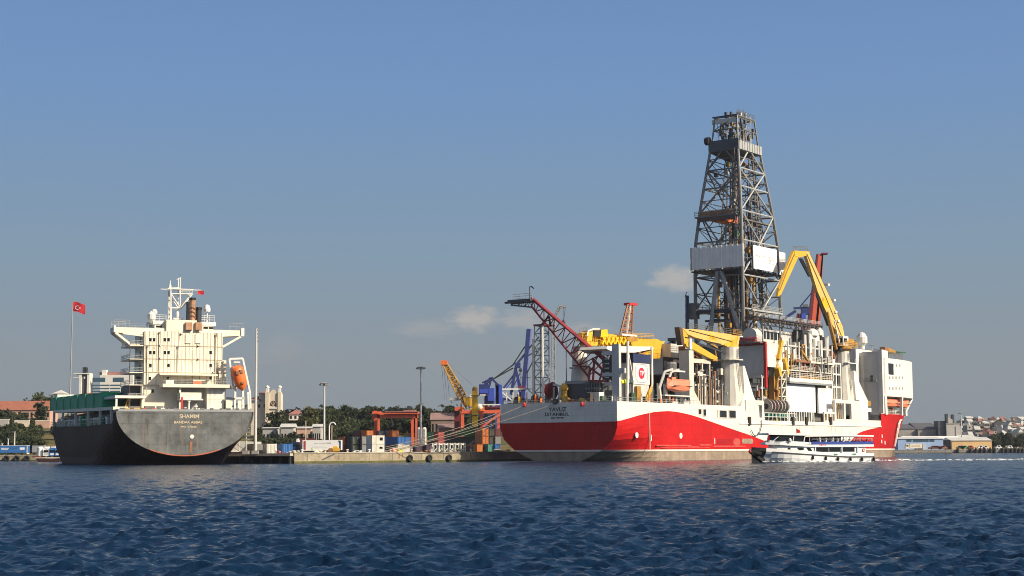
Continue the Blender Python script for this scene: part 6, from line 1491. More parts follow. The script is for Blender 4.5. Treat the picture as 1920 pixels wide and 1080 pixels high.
def qwall(a, b, label, mat='concrete', z1=QZ + .12, th=1.4, low='algae', name='quay_wall'):
    a, b = V3(a), V3(b); d_ = (b - a).normalized(); n = Vector((d_.y, -d_.x, 0)); t = thing(name, label, 'quay wall', a)
    L_ = (b - a).length; rot = math.atan2(d_.y, d_.x); t.rotation_euler = (0, 0, rot)
    e = MB(mat); e.box(0, L_, -.35, th, .5, z1); e.build('wall', t)
    e = MB(low); e.box(0, L_, -.42, th, -1, .5); e.build('tide_band', t)
    e = MB('concrete_top'); e.box(-.1, L_ + .1, -.5, th, z1 + .003, z1 + .22); k = int(L_ / 9)
    e.use('grey_dark')
    for i in range(k): x = 4 + i * 9 + (i * 37 % 5) * .4; e.box(x, x + .12, -.37, -.34, .6, z1)
    e.build('coping', t); return t


w1 = qwall(pierC, pierR, 'sunlit pale concrete quay wall stained at the waterline, between the two ships')
e = MB('rust')
for a_, b_, c_ in ((33.5, 1.0, 2.2), (34.6, 1.2, 2.3), (44, .9, 1.6)): e.box(a_, a_ + .35, -.38, -.34, b_, c_)
e.use('grey_dark'); e.bar((8.5, -.37, .8), (12.5, -.37, 2.3), .05, .35); e.build('stain', w1)
qwall(pierR, pierR2, 'shaded quay wall running away behind the drill ship', 'concrete_grey')
t = thing('quay_wall', 'dark piled quay front beside the cargo ship stern with a pale deck edge', 'quay wall', pierL); dd = (pierC - pierL); t.rotation_euler = (0, 0, math.atan2(dd.y, dd.x)); L_ = dd.length
e = MB('concrete_top'); e.box(-8, L_, -1.6, 1, QZ - .5, QZ + .15); e.build('deck_edge', t); e = MB('black'); e.box(-8, L_, 2, 2.4, -1, QZ - .5)  # black back sheet and piles paint the shadow under the deck
for k in range(6): e.tube((k * 2.8, -.8, -1), (k * 2.8, -.8, QZ - .5), .45, None, 8)
e.build('pile_and_shade', t)
qwall((-900, 600, 0), (-170, 600, 0), 'pale far quay wall with tyre fenders, left of the cargo ship', 'concrete', QZ - .3)
qwall((150, 1046, 0), (900, 1046, 0), 'low far quay wall on the right with dark fenders', 'concrete_grey', QZ - .2)
e = qwall(pierL2, pierL, 'quay wall running away behind the cargo ship', 'concrete_grey')


def fender(p, r, label, group, rot=0.0):
    t = thing('tyre_fender', label, 'fender', p, rot, group); e = MB('rubber'); n, m = 14, 6; R0, r0 = r * .68, r * .34
    vs = [((R0 + r0 * math.cos(2 * math.pi * j / m)) * math.cos(2 * math.pi * i / n), -.1 + r0 * math.sin(2 * math.pi * j / m), (R0 + r0 * math.cos(2 * math.pi * j / m)) * math.sin(2 * math.pi * i / n)) for i in range(n) for j in range(m)]
    e.mesh(vs, [(i * m + j, ((i + 1) % n) * m + j, ((i + 1) % n) * m + (j + 1) % m, i * m + (j + 1) % m) for i in range(n) for j in range(m)]); e.build('tyre', t)
    e = MB('black'); e.tube((0, .1, 0), (0, -.2, 0), r * .4, None, 10); e.use('steel').tube((0, .05, 0), (0, .05, r * 1.9), .05, None, 4); e.build('chain', t); return t


wr = math.atan2((pierR - pierC).y, (pierR - pierC).x); wd_ = (pierR - pierC).normalized(); wn = Vector((wd_.y, -wd_.x, 0))
for px, lab in ((764, 'left'), (801, 'middle'), (838, 'right')):
    best = min((i * .25 for i in range(280)), key=lambda s_: abs(960 + (pierC + wd_ * s_).x / (pierC + wd_ * s_).y * FOC - px)); p = pierC + wd_ * best + wn * .75
    fender((p.x, p.y, 1.05), .95, f'{lab} one of the three big tyre fenders on the sunlit pale quay wall', 'tyre fenders on the sunlit quay', wr)
for px, lab in ((12, 'leftmost'), (31, 'middle'), (50, 'rightmost')):
    p = PX(px, 861, 599.0); fender((p.x, 599.2, 1.0), 1.15, f'{lab} one of the three tyre fenders on the far left quay', 'tyre fenders on the far left quay')
ORD = ['first', 'second', 'third', 'fourth', 'fifth', 'sixth', 'seventh', 'eighth', 'ninth', 'tenth', 'eleventh', 'twelfth', 'thirteenth', 'fourteenth', 'fifteenth', 'sixteenth', 'seventeenth', 'eighteenth', 'nineteenth', 'twentieth']
fx = [1796, 1820, 1830, 1839, 1847, 1857, 1865, 1880, 1888, 1896, 1904, 1911, 1918]
for k, px in enumerate(fx):
    p = PX(px, 845, 1045.0); t = thing('pile_fender', f'dark upright fender on the far right quay, {ORD[k]} from the blue shed', 'fender', (p.x, 1045, 0), 0, 'dark fenders of the far right quay')
    e = MB('rubber'); e.lathe((0, 0, -.5), [(.7, 0), (.95, .6), (.95, 3.0), (.6, 3.6)], 8); e.build('rubber_sleeve', t); e = MB('steel'); e.box(-.2, .2, -.2, .6, 3.0, 3.9); e.build('bracket', t)

# ------------------------------------------------------------------ hills
def hz(x, y):
    z = -1.0 + 3.3 * sstep((y - 620) / 25)
    if x < 150:
        k = sstep((150 - x) / 120)
        z += k * (10.0 * sstep((y - 640) / 190) + 6.5 * sstep((y - 850) / 350))
        z += k * 4.0 * sstep((-150 - x) / 60) * sstep((y - 640) / 60) * (1 - sstep((y - 900) / 200))
    else:
        z = QZ - .3
    if x > 180: z += sstep((x - 180) / 150) * (26 * sstep((y - 1150) / 650))
    z += .8 * math.sin(x * .021 + 1) * math.sin(y * .017) * sstep((y - 700) / 200)
    return z if y < 2600 else z * (1 - sstep((y - 2600) / 2000))


xs = list(np.arange(-1500, -500, 60)) + list(np.arange(-500, 1100, 16)) + list(np.arange(1100, 3000, 80)); ys = list(np.arange(612, 1300, 12)) + list(np.arange(1300, 2500, 40))
g = MB('grass'); 
m = bpy.data.materials.new('grass'); m.use_nodes = True; N = m.node_tree.nodes; L = m.node_tree.links; b = N['Principled BSDF']; b.inputs['Roughness'].default_value = .95; b.inputs['Specular IOR Level'].default_value = .1
tc = N.new('ShaderNodeTexCoord'); n1 = N.new('ShaderNodeTexNoise'); n1.inputs['Scale'].default_value = .06; n1.inputs['Detail'].default_value = 8; L.new(tc.outputs['Object'], n1.inputs['Vector'])
cr = N.new('ShaderNodeValToRGB'); cr.color_ramp.elements[0].position = .35; cr.color_ramp.elements[0].color = (.05, .06, .022, 1); cr.color_ramp.elements[1].position = .65; cr.color_ramp.elements[1].color = (.17, .13, .06, 1); L.new(n1.outputs['Fac'], cr.inputs[0]); L.new(cr.outputs[0], b.inputs['Base Color']); MATS['grass'] = m
vs = [(x, y, hz(x, y) if not (x > 120 and y < 1048) else -3) for y in ys for x in xs]; nx = len(xs)
g.mesh(vs, [(j * nx + i, j * nx + i + 1, (j + 1) * nx + i + 1, (j + 1) * nx + i) for j in range(len(ys) - 1) for i in range(nx - 1)])
o = g.build('hill_terrain', smooth=True); tag(o, 'low green and brown hills behind the harbour', None, None, 'structure')


# ------------------------------------------------------------------ containers and cabins on the pier
YAW = R(90 + 25)
def container(px_r, D, level, mat, label, L_=6.06, n=1, W=2.44, yaw=YAW, hgt=2.59, group='shipping containers on the quay', cat='container', name='shipping_container', door=True):
    p = PX(px_r, 845, D); out = []
    t = thing(name, label, cat, (p.x, D, QZ + .02 + level * 2.62), yaw, group)
    e = MB(mat); e.box(.06, L_ - .06, .06, W - .06, .1, hgt - .06); e.build('body', t)
    e = MB(mat)
    for x in (0, L_ - .16):
        for y in (0, W - .16): e.box(x, x + .16, y, y + .16, 0, hgt)
    for y in (0.01, W - .13):
        for z in (0, hgt - .14): e.box(.16, L_ - .16, y, y + .12, z, z + .14)
    e.build('corner_frame', t)
    if door:
        e = MB(mat); e.box(.0, .06, .2, W / 2 - .03, .2, hgt - .2); e.box(.0, .06, W / 2 + .03, W - .2, .2, hgt - .2); e.use('steel_light')
        for y in (.55, .95, W - .95, W - .55): e.tube((-.03, y, .2), (-.03, y, hgt - .2), .035, None, 4)
        e.build('door', t)
    return t


container(549, 409, 0, 'blue_box', 'bright blue container standing on the quay left of the lettered trailer', 6.06, W=2.7)
container(519, 408, 0, 'white_box', 'weathered white container near the quay edge, left of the bright blue one', 3.6, W=2.6)
container(493, 412, 0, 'grey_box', 'pale grey container behind the tall lamp mast at the cargo ship stern', 6.06, W=2.5)
container(656, 505, 1, 'orange_box', 'bright orange container on top of a faded pink one beside the lettered trailer', 6.06, W=1.9)
container(656, 505, 0, 'red_box', 'faded pink-red container under a bright orange one beside the trailer', 6.06, W=1.9)
for lv, nm in ((0, 'lower'), (1, 'upper')): container(676, 500, lv, 'dark_box', f'dark olive container, {nm} of a pair between orange and grey stacks', 6.06, W=2.9)
for lv, nm in ((0, 'lower'), (1, 'upper')): container(697, 500, lv, 'grey_box', f'grey container, {nm} of a pair left of the white cabins', 6.06, W=3.2)


def cabin(px0, px1, D, level, label):
    a, b_ = PX(px0, 845, D), PX(px1, 845, D); w = (b_ - a).x; t = thing('site_cabin', label, 'cabin', (a.x, D, QZ + .02 + level * 2.68), R(26), 'white cabins stacked on the quay')
    e = MB('white_box'); e.box(0, w, 0, 5, 0, 2.6); e.build('wall', t); e = MB('cream_dirty'); e.box(-.06, w + .06, -.06, 5, 2.6, 2.67); e.build('roof', t)
    e = MB('glass_dark'); e.box(w * .62, w * .86, -.03, 0, 1.1, 2.0) if level else e.box(w * .6, w * .85, -.03, 0, 1.3, 1.9); e.build('window', t)
    e = MB('cream_dirty'); e.box(w * .2, w * .4, -.04, 0, .1, 2.1); e.build('door', t)
cabin(697.5, 722.5, 480, 0, 'white site cabin at ground level on the quay, under the other cabin'); cabin(697.5, 722.5, 480, 1, 'white site cabin stacked on top of another, its window open')
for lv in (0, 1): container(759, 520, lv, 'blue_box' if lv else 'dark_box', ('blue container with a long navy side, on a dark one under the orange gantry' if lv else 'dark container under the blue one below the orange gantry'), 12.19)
container(771, 523, 1, 'blue_box', 'blue container right behind the first blue one under the gantry, nearer its right legs', 6.06, W=2.3)
container(771, 523, 0, 'maroon_box', 'maroon container at ground level under the right legs of the orange gantry', 6.06)
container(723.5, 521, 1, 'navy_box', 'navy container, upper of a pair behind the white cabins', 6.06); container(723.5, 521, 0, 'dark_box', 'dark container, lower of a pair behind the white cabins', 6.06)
for px, m, nm in ((700, 'orange_box', 'orange'), (748, 'orange_box', 'bright orange'), (735, 'blue_box', 'blue'), (712, 'red_box', 'red'), (722, 'grey_box', 'slate grey')):
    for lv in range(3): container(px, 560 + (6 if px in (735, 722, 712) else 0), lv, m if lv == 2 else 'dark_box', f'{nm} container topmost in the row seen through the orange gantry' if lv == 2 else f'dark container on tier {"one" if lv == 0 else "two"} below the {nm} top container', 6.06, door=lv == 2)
container(792, 525, 0, 'purple_box', 'dark purple container on the quay right of the gantry legs', 6.06); container(812, 527, 0, 'purple_box', 'dark purple container beside the left end of the frame stack', 6.06)
container(806, 640, 0, 'maroon_box', 'brown container far behind the purple ones', 6.06)
for lv in (1, 2): container(916, 520, lv, 'orange_box', f'orange container, {"topmost" if lv == 2 else "middle"} of the three-high stack by the drill ship stern', 6.06, W=2.1)
container(905, 512, 0, 'orange_box', 'orange container at the foot of the stack by the drill ship stern', 6.06, W=1.9)
for lv in (1, 2): container(928, 524, lv, 'dark_box', f'black container {"above" if lv == 2 else "at"} the second tier, right of the orange stack', 6.06, W=2.1)
container(939, 524, 1, 'grey_box', 'pale grey container next to the drill ship stern, above the blue one', 6.06, W=1.9); container(939, 526, 2, 'maroon_box', 'maroon container topmost next to the drill ship stern', 6.06, W=1.9)
container(927, 512, 0, 'teal_box', 'teal container at ground level by the drill ship stern', 6.06, W=2.2); container(938, 512, 0, 'blue_box', 'small blue container at ground level touching the drill ship outline', 6.06, W=1.9)
container(915, 514, 0, 'dark_box', 'dark container between the orange and the teal ones at ground level', 6.06, W=1.8)
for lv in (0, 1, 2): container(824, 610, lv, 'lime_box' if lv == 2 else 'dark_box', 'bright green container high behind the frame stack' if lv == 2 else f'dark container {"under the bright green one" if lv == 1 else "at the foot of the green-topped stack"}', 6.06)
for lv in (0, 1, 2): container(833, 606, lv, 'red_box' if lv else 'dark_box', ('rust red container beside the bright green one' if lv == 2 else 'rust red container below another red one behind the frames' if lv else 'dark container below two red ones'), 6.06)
container(591, 560, 1, 'maroon_box', 'long maroon container behind the lettered trailer', 5.8, W=2.44, yaw=R(180), door=False); container(591, 560, 0, 'dark_box', 'dark container under the long maroon one behind the trailer', 5.8, yaw=R(180), door=False)

for lv in range(3): container(686, 566, lv, 'maroon_box' if lv == 2 else 'dark_box', 'maroon box standing in for the shaded side of the orange container at the gantry' if lv == 2 else f'dark container on tier {"one" if lv == 0 else "two"} below the long maroon one', 7.0, door=False)  # maroon container added to give the orange one its shaded side
# bollards, heaps and dock workers along the sunlit edge
for k in range(9):
    s_ = 3 + k * 7.1; p = pierC + wd_ * s_ - wn * .5; t = thing('mooring_bollard', f'pale quay edge bollard, {ORD[k]} from the cargo ship end', 'bollard', (p.x, p.y, QZ + .3), wr, 'bollards on the sunlit quay edge')
    e = MB('cream_dirty' if k % 3 else 'white_clean'); e.lathe((0, 0, 0), [(.28, 0), (.22, .45), (.42, .55), (.42, .75), (.15, .85)], 10); e.build('post', t); e = MB('rust'); e.box(-.45, .45, -.45, .45, -.05, .06); e.build('base_plate', t)
for k, (px, dpt, sh, lab) in enumerate(((585, 411, stand_v, 'dock worker in a yellow vest standing on the quay edge below the lettered trailer'), (733, 428, stand_v, 'dock worker in a yellow vest beside the striped hut'), (857, 452, stand_v, 'dock worker in a yellow vest at the right end of the white frame row'))):
    p = PX(px, 845, dpt); o = bpy.data.objects.new('person', sh); COL.objects.link(o); o.location = (p.x, dpt, QZ + .02); o.rotation_euler = (0, 0, k * 1.7 + .5); tag(o, lab, 'person', 'dock workers')
for k, (px, dpt, m, lab) in enumerate(((593, 412, 'cream', 'low heap of pale sacks on the quay under the lettered trailer'), (671, 455, 'white_rusty', 'heap of white bags in front of the dark olive containers'), (797, 447, 'rust', 'rusty scrap heap in front of the purple containers'), (549, 405, 'cream_dirty', 'pale pallets stacked at the foot of the bright blue container'))):
    p = PX(px, 845, dpt); t = thing('heap', lab, 'heap', (p.x, dpt, QZ + .02)); rnd = random.Random(k); e = MB(m)
    for j in range(9): e.ball((rnd.uniform(-1.3, 1.3), rnd.uniform(-.5, .5), .2 + .22 * (j % 3)), .5, .4, .24, 8, 5)
    e.build('sack', t)
a = PX(868, 845, 480); t = thing('forklift', 'dark forklift truck parked behind the right end of the white frames', 'forklift', (a.x, 478, QZ)); e = MB('purple_box'); e.box(0, 3, 0, 1.6, .5, 1.6); e.build('body', t); e = MB('steel_dark'); e.box(2.9, 3.1, .2, 1.4, .2, 3.4); e.bar((.4, .3, 1.6), (.6, .3, 2.6), .12); e.bar((2.2, .3, 1.6), (2.0, .3, 2.6), .12); e.box(.4, 2.2, .2, 1.4, 2.6, 2.7); e.build('mast', t); e = MB('rubber'); wheels(e, (.6, 2.4), .1, .5) if 'wheels' in globals() else None; e.tube((.6, -.05, .5), (.6, .2, .5), .5, None, 12); e.tube((2.4, -.05, .5), (2.4, .2, .5), .5, None, 12); e.build('wheel', t)
# covered cargo: big pale slab-sided cover by the cargo ship's stern
a, b_ = PX(422, 848, 416), PX(482, 848, 416); t = thing('cargo_cover', 'large pale grey sloping cover on the quay beside the cargo ship stern', 'cargo cover', (a.x, 416, QZ), 0)
w = b_.x - a.x; e = MB('grey_light'); e.prism([(0, 0, .8), (w, 0, .8), (w, 0, 3.2), (2.8, 0, 3.4)], (0, 7, 0)); e.build('panel', t); e = MB('white_rusty'); e.bar((-.2, -.1, .7), (w + .2, -.1, .7), .25, .3)
for k in range(4): e.box(1.5 + k * 2.1, 1.7 + k * 2.1, -.05, 0, .8, 3.2)
e.build('rim', t); e = MB('steel_dark'); e.box(.5, w, .4, 6, 0, .7); e.build('base', t)

# lettered trailer
def wheels(mb, xs_, y, r=.5):
    for x in xs_: mb.tube((x, y - .15, r), (x, y + .15, r), r, None, 12)
a, b_ = PX(567, 845, 420), PX(640, 845, 420); w = b_.x - a.x; t = thing('semi_trailer', 'white lettered box trailer with red left end and navy right end on the quay', 'trailer', (a.x, 420, QZ), 0)
e = MB('white_clean'); e.box(0, w, 0, 2.5, .95, 3.55); e.use('cream').box(0, w * .62, -.08, 0, .75, .95); e.build('box_body', t)
e = MB('red_box'); e.box(.3, w * .085, -.03, 0, 1.05, 3.3); e.build('red_end', t); e = MB('navy'); e.prism([(w * .915, -.03, 1.05), (w * .985, -.03, 1.05), (w * .985, -.03, 3.4), (w * .915, -.03, 3.4), (w * .945, -.03, 2.7), (w * .95, -.03, 2.2), (w * .945, -.03, 1.7)], (0, .03, 0)); e.build('navy_end', t)
e = MB('letter_grey'); 
for x0_, x1_, z, hgt in ((.30, .42, 2.55, .16), (.44, .58, 2.6, .2), (.60, .74, 2.62, .28), (.24, .60, 1.75, .08), (.30, .66, 1.5, .07)):
    n_ = max(3, int((x1_ - x0_) * 40))
    for k in range(n_): x = w * lerp(x0_, x1_, k / n_); e.box(x, x + w * (x1_ - x0_) / n_ * .62, -.02, 0, z, z + hgt)
e.build('lettering', t); e = MB('rubber'); wheels(e, (w * .12, w * .2, w * .28), .2); e.build('wheel', t); e = MB('steel_dark'); e.box(.5, w * .95, .3, 2.2, .55, .9); e.box(w * .72, w * .74, .3, .5, 0, .9); e.build('chassis', t)
# truck cab left of it
a = PX(560, 845, 421); t = thing('truck_cab', 'dark truck cab with a white roof fairing, left of the lettered trailer', 'truck', (a.x - 2.4, 421, QZ), R(0))
e = MB('navy'); e.prism([(0, 0, .6), (2.6, 0, .6), (2.6, 0, 2.2), (2.4, 0, 3.1), (.4, 0, 3.1), (0, 0, 2.6)], (0, 2.4, 0)); e.build('cab_body', t); e = MB('white_clean'); e.prism([(1.7, .2, 3.1), (2.4, .2, 3.1), (2.2, .2, 4.0), (1.8, .2, 3.9)], (0, 2, 0)); e.build('roof_fairing', t); e = MB('glass_dark'); e.box(.9, 2.1, -.03, 0, 1.9, 2.7); e.build('window', t); e = MB('rubber'); wheels(e, (.6, 2.0), .15); e.build('wheel', t)
a = PX(527, 845, 407); t = thing('barrier', 'red and white striped barrier beside the bright blue container', 'barrier', (a.x - 1.3, 406, QZ), R(-20))
for k in range(4): e = MB('red' if k % 2 else 'white_clean'); e.prism([(k * .5, 0, .2), (k * .5 + .5, 0, .1), (k * .5 + .5, 0, .5 + .1), (k * .5, 0, 1.2 - k * .2)], (0, .3, 0)); e.build('panel', t)
# yellow and orange gear next to trailer
a = PX(619, 845, 416); t = thing('road_roller', 'small yellow machine parked at the right end of the lettered trailer', 'machine', (a.x, 413, QZ), 0)
e = MB('yellow'); e.box(1.0, 2.6, 0, 1.4, .6, 1.4); e.use('yellow_deep').prism([(.9, 0, 1.4), (2.4, 0, 1.4), (2.1, 0, 1.9), (1.2, 0, 1.9)], (0, 1.4, 0)); e.build('body', t); e = MB('rust'); e.tube((.4, 0, .75), (.4, 1.4, .75), .7, None, 14); e.build('drum', t); e = MB('cream'); e.box(.0, .25, .2, 1.2, .6, 2.1); e.build('frame', t); e = MB('rubber'); wheels(e, (2.2,), .2, .45); e.build('wheel', t)
# cream tank container and small striped kiosk
a = PX(746, 845, 432); t = thing('generator_box', 'pale yellow box with a sloped top on the quay edge, under the mooring lines', 'box', (a.x, 430, QZ), R(15)); e = MB('cream_dirty'); e.prism([(0, 0, 0), (3.5, 0, 0), (3.3, 0, 2.2), (0.2, 0, 2.45)], (0, 2.4, 0)); e.build('body', t); e = MB('hi_vis'); e.box(.4, 1.3, -.03, 0, .2, 1.2); e.build('panel', t); e = MB('steel'); e.box(3.5, 4.2, .3, 2, 0, 1.9); e.build('intake', t)
a = PX(737.5, 845, 427); t = thing('kiosk', 'small red and white striped hut on the quay edge', 'kiosk', (a.x, 424.5, QZ - .9), R(40)); e = MB('orange_pale'); e.box(0, 1.5, 0, 1.2, .9, 2.2); e.build('body', t); e = MB('white_clean'); e.box(.6, .9, -.02, 0, 1.0, 2.1); e.build('stripe', t); e = MB('cream'); e.box(-.1, 1.6, -.1, 1.3, 2.2, 2.35); e.build('roof', t)
# stack of white N-frames
for k in range(6):
    px0 = 814 + k * 10.2; a = PX(px0, 845, 470); t = thing('steel_frame', f'white braced steel frame standing on the quay, {ORD[k]} from the left of the row', 'frame', (a.x, 468, QZ), R(20), 'white steel frames in a row')
    for o in (0, 1.3): e = MB('white_rusty'); e.bar((o, 0, 0), (o, 0, 2.9), .22); e.bar((o, 1.4, 0), (o, 1.4, 2.9), .22); e.build('post', t)
    e = MB('white_rusty'); e.bar((0, 0, .15), (1.3, 0, .15), .22); e.bar((0, 0, .3), (1.3, 0, 2.0), .18); e.bar((0, 1.4, .15), (1.3, 1.4, .15), .2); e.bar((0, 0, .2), (0, 1.4, .2), .2); e.build('brace', t); e = MB('white_clean'); e.box(.2, .8, -.1, .1, 2.3, 2.7); e.build('lug', t)
# green covered heap, brown crane beam, sand
t = thing('covered_cargo', 'green tarpaulin heap on stacked cargo below the yellow pillar', 'cargo', PX(880, 845, 545) * 1, 0); t.location.z = QZ; e = MB('tarp_green')
ring = [(-4.6, 0, 5.6), (-4.2, 0, 7.6), (-1.5, -.4, 8.6), (1.5, -.3, 8.9), (3.6, 0, 8.2), (4.6, 0, 6.4), (4.0, 0, 5.4)]; e.prism(ring, (0, 5, 0)); e.build('tarpaulin', t); e = MB('dark_box'); e.box(-8, 4, .3, 5, 0, 5.4); e.build('cargo', t)
t = thing('sand_bags', 'pale heap of bags on the quay next to the drill ship stern', 'bags', (PX(941, 845, 470).x, 466, QZ), 0); e = MB('sand'); rnd = random.Random(6)
for k in range(16): e.ball((rnd.uniform(-1.8, 2.6), rnd.uniform(-.5, .8), .25 + .25 * (k % 3)), .7, .5, .3, 8, 5)
e.build('bag', t)

# ------------------------------------------------------------------ gantry and cranes ashore
D = 600; t = thing('gantry_crane', 'orange-red rubber-tyred gantry crane over the container rows', 'gantry crane', (PX(740, 845, D).x, D, QZ), 0); ox = PX(740, 845, D)
X_ = lambda px: PX(px, 845, D).x - ox.x
Z_ = lambda py, px=740: PX(px, py, D).z - QZ
for px0, px1, y, zt in ((697.5, 702.5, 8, 769), (707.5, 711.5, 0, 774), (768, 772.5, 8, 775), (778.5, 782, 0, 774)):
    e = MB('red_orange'); e.box(X_(px0), X_(px1), y, y + 1.4, .8, Z_(zt)); e.use('rubber').tube(((X_(px0) + X_(px1)) / 2, y + .2, .6), ((X_(px0) + X_(px1)) / 2, y + 1.2, .6), .7, None, 10); e.build('leg', t)
e = MB('red_orange'); e.box(X_(697), X_(784), 0, 1.4, Z_(784), Z_(778)); e.box(X_(703), X_(780), 8, 9.4, Z_(778), Z_(773)); e.box(X_(697), X_(712), 1.4, 8, Z_(774), Z_(771)); e.box(X_(768), X_(784), 1.4, 8, Z_(776), Z_(773)); e.box(X_(697), X_(785), -1.2, 0, Z_(776), Z_(774.5)); e.build('girder', t)
e = MB('roof_rose'); e.box(X_(722), X_(784), -1, 9, Z_(773), Z_(771.4)); e.box(X_(756), X_(778), 1, 8, Z_(773), Z_(768.5)); e.use('steel_dark').box(X_(762), X_(769), 2, 4, Z_(766), Z_(761)); e.bar((X_(768), 3, Z_(762)), (X_(768), 3, Z_(769)), .3); e.build('trolley', t)
e = MB('steel_light'); e.bar((X_(732), 4, Z_(784)), (X_(736), 4, Z_(797)), .5); e.bar((X_(736), 4, Z_(788)), (X_(733), 4, Z_(800)), .3); e.build('spreader', t)

D2 = 640
t = thing('lattice_crane', 'yellow lattice boom harbour crane raised above the red portal', 'crane', (PX(870, 845, D2).x, D2, QZ)); ox2 = t.location.copy(); L2 = lambda px, py, dy=0: PX(px, py, D2) - ox2 + Vector((0, dy, 0))
b = MB('gold_pipe'); b.tower([L2(861, 750, -1), L2(876, 744, -1), L2(876, 744, 1.2), L2(861, 750, 1.2)], [L2(829, 681, -.5), L2(836, 678, -.5), L2(836, 678, .6), L2(829, 681, .6)], 11, .32, .17); b.use('yellow'); b.bar(L2(868, 748), L2(832, 679), .7, .9)
b.use('orange'); b.box(*sorted((L2(826, 0).x, L2(838, 0).x)), -1, 1, L2(830, 684).z, L2(830, 676).z); b.build('boom', t)
e = MB('steel'); 
for px in (828, 832, 837): e.tube(L2(px, 684), L2(px + 6, 750), .06, None, 4)
e.tube(L2(838, 679), L2(893, 728), .07, None, 4); e.build('cable', t)
e = MB('yellow'); e.prism([L2(872, 760, -2), L2(886, 762, -2), L2(884, 746, -2), L2(868, 744, -2)], (0, 4, 0)); rnd = random.Random(12)
for k in range(10): a, b2 = L2(rnd.uniform(862, 888), rnd.uniform(744, 772), rnd.uniform(-2, 2)), L2(rnd.uniform(862, 888), rnd.uniform(744, 772), rnd.uniform(-2, 2)); e.use(rnd.choice(['yellow', 'ochre', 'orange', 'steel_dark'])).bar(a, b2, .5)
e.build('machinery', t); e = MB('white'); e.box(L2(872, 0).x, L2(886, 0).x, -2, 2, L2(880, 745).z, L2(880, 740).z); e.use('steel_light').box(L2(841, 0).x, L2(858, 0).x, -1, 1, L2(850, 751).z, L2(850, 746).z); e.bar(L2(841, 746), L2(848, 756), .3); e.build('cab', t)
t = thing('crane_pillar', 'thick yellow steel pillar standing behind the mooring lines', 'crane', (PX(890, 845, 560).x, 560, QZ)); o3 = t.location.copy(); e = MB('yellow_deep'); a, b_ = PX(885.5, 800, 560) - o3, PX(895.5, 733, 560) - o3; e.box(a.x, b_.x, -1, 1, a.z, b_.z); e.use('brown_pipe').box(a.x - .02, b_.x + .02, -1.03, -1, a.z + 3.6, a.z + 4.0); e.build('column', t); e = MB('ochre'); e.box(a.x - .4, b_.x + .4, -1.3, 1.3, b_.z - 1.8, b_.z - 1.4); e.lathe(((a.x + b_.x) / 2, 0, b_.z), [(1.0, 0), (.9, 1.0), (.5, 1.5)], 10); e.build('cap', t); e = MB('steel_dark'); e.bar((0, .5, 0), (0, .5, a.z), .8); e.build('stand', t)

D3 = 690; t = thing('portal_crane', 'red-orange steel portal of a quay crane behind the yellow pillar', 'crane', (PX(900, 845, D3).x, D3, QZ)); o4 = t.location.copy(); L3 = lambda px, py, dy=0: PX(px, py, D3) - o4 + Vector((0, dy, 0))
for px0, px1, dy, m in ((864, 870, 0, 'red_orange'), (851, 861, 6, 'maroon'), (932, 937, 0, 'red_orange'), (900, 905, 8, 'maroon')): e = MB(m); a, b_ = L3(px0, 845), L3(px1, 765); e.box(a.x, b_.x, dy, dy + 2.2, 0, b_.z); e.build('leg', t)
e = MB('red_orange'); e.box(L3(862, 0).x, L3(940, 0).x, -.3, 2.4, L3(900, 775).z, L3(900, 769).z); e.box(L3(851, 0).x, L3(868, 0).x, 2.4, 8, L3(860, 770).z, L3(860, 763).z); e.bar(L3(905, 800), L3(938, 775), .8); e.use('orange').box(L3(893, 0).x, L3(906, 0).x, -1, 1, L3(900, 771).z, L3(900, 758).z); e.build('beam', t); e = MB('white_rusty'); e.box(L3(893, 0).x, L3(935, 0).x, -1.5, -1, L3(910, 760).z, L3(910, 757.8).z); e.use('maroon').box(L3(908, 0).x, L3(934, 0).x, 0, 4, L3(920, 768).z, L3(920, 762).z); e.use('cream').ball(L3(899, 763, -1), 1.4); e.build('walkway', t)


# blue ship-to-shore cranes
D4 = 760; t = thing('quay_crane', 'blue quay crane machine house beside the drill ship stern', 'crane', (PX(920, 845, D4).x, D4, QZ)); o5 = t.location.copy(); L4 = lambda px, py, dy=0: PX(px, py, D4) - o5 + Vector((0, dy, 0))
e = MB('crane_blue_dark'); e.box(L4(896, 0).x, L4(914, 0).x, -3, 4, L4(905, 741).z, L4(905, 721).z); e.use('crane_blue'); e.box(L4(912, 0).x, L4(924, 0).x, -2, 3, L4(905, 752).z, L4(905, 728).z); e.box(L4(897, 0).x, L4(912, 0).x, -3.6, -3, L4(905, 738).z, L4(905, 730).z); e.use('crane_blue_dark'); e.box(L4(906, 0).x, L4(924, 0).x, -1, 4, L4(905, 757).z, L4(905, 742).z); e.use('white').box(L4(898, 0).x, L4(908, 0).x, -3.7, -3.6, L4(905, 742).z, L4(905, 740).z); e.build('machine_house', t)
for px0, px1, dy, m in ((929, 935, 0, 'crane_blue'), (908, 914, 6, 'crane_blue_dark'), (918, 922, 6, 'crane_blue_dark'), (941, 945, 7, 'crane_blue_dark')): e = MB(m); a, b_ = L4(px0, 845), L4(px1, 720 if px0 in (929,) else 745); e.box(a.x, b_.x, dy, dy + 2.5, 0, b_.z); e.build('leg', t)
e = MB('crane_blue'); e.prism([L4(930, 758), L4(943, 758), L4(941, 722), L4(930, 718)], (0, 3, 0)); e.use('crane_blue_dark'); e.bar(L4(904, 726), L4(920, 708), 1.0); e.bar(L4(920, 708), L4(934, 722), 1.0); e.bar(L4(915, 735), L4(921, 710), .9); e.tube(L4(904, 718), L4(925, 708), .4, None, 5); e.build('apex_frame', t)
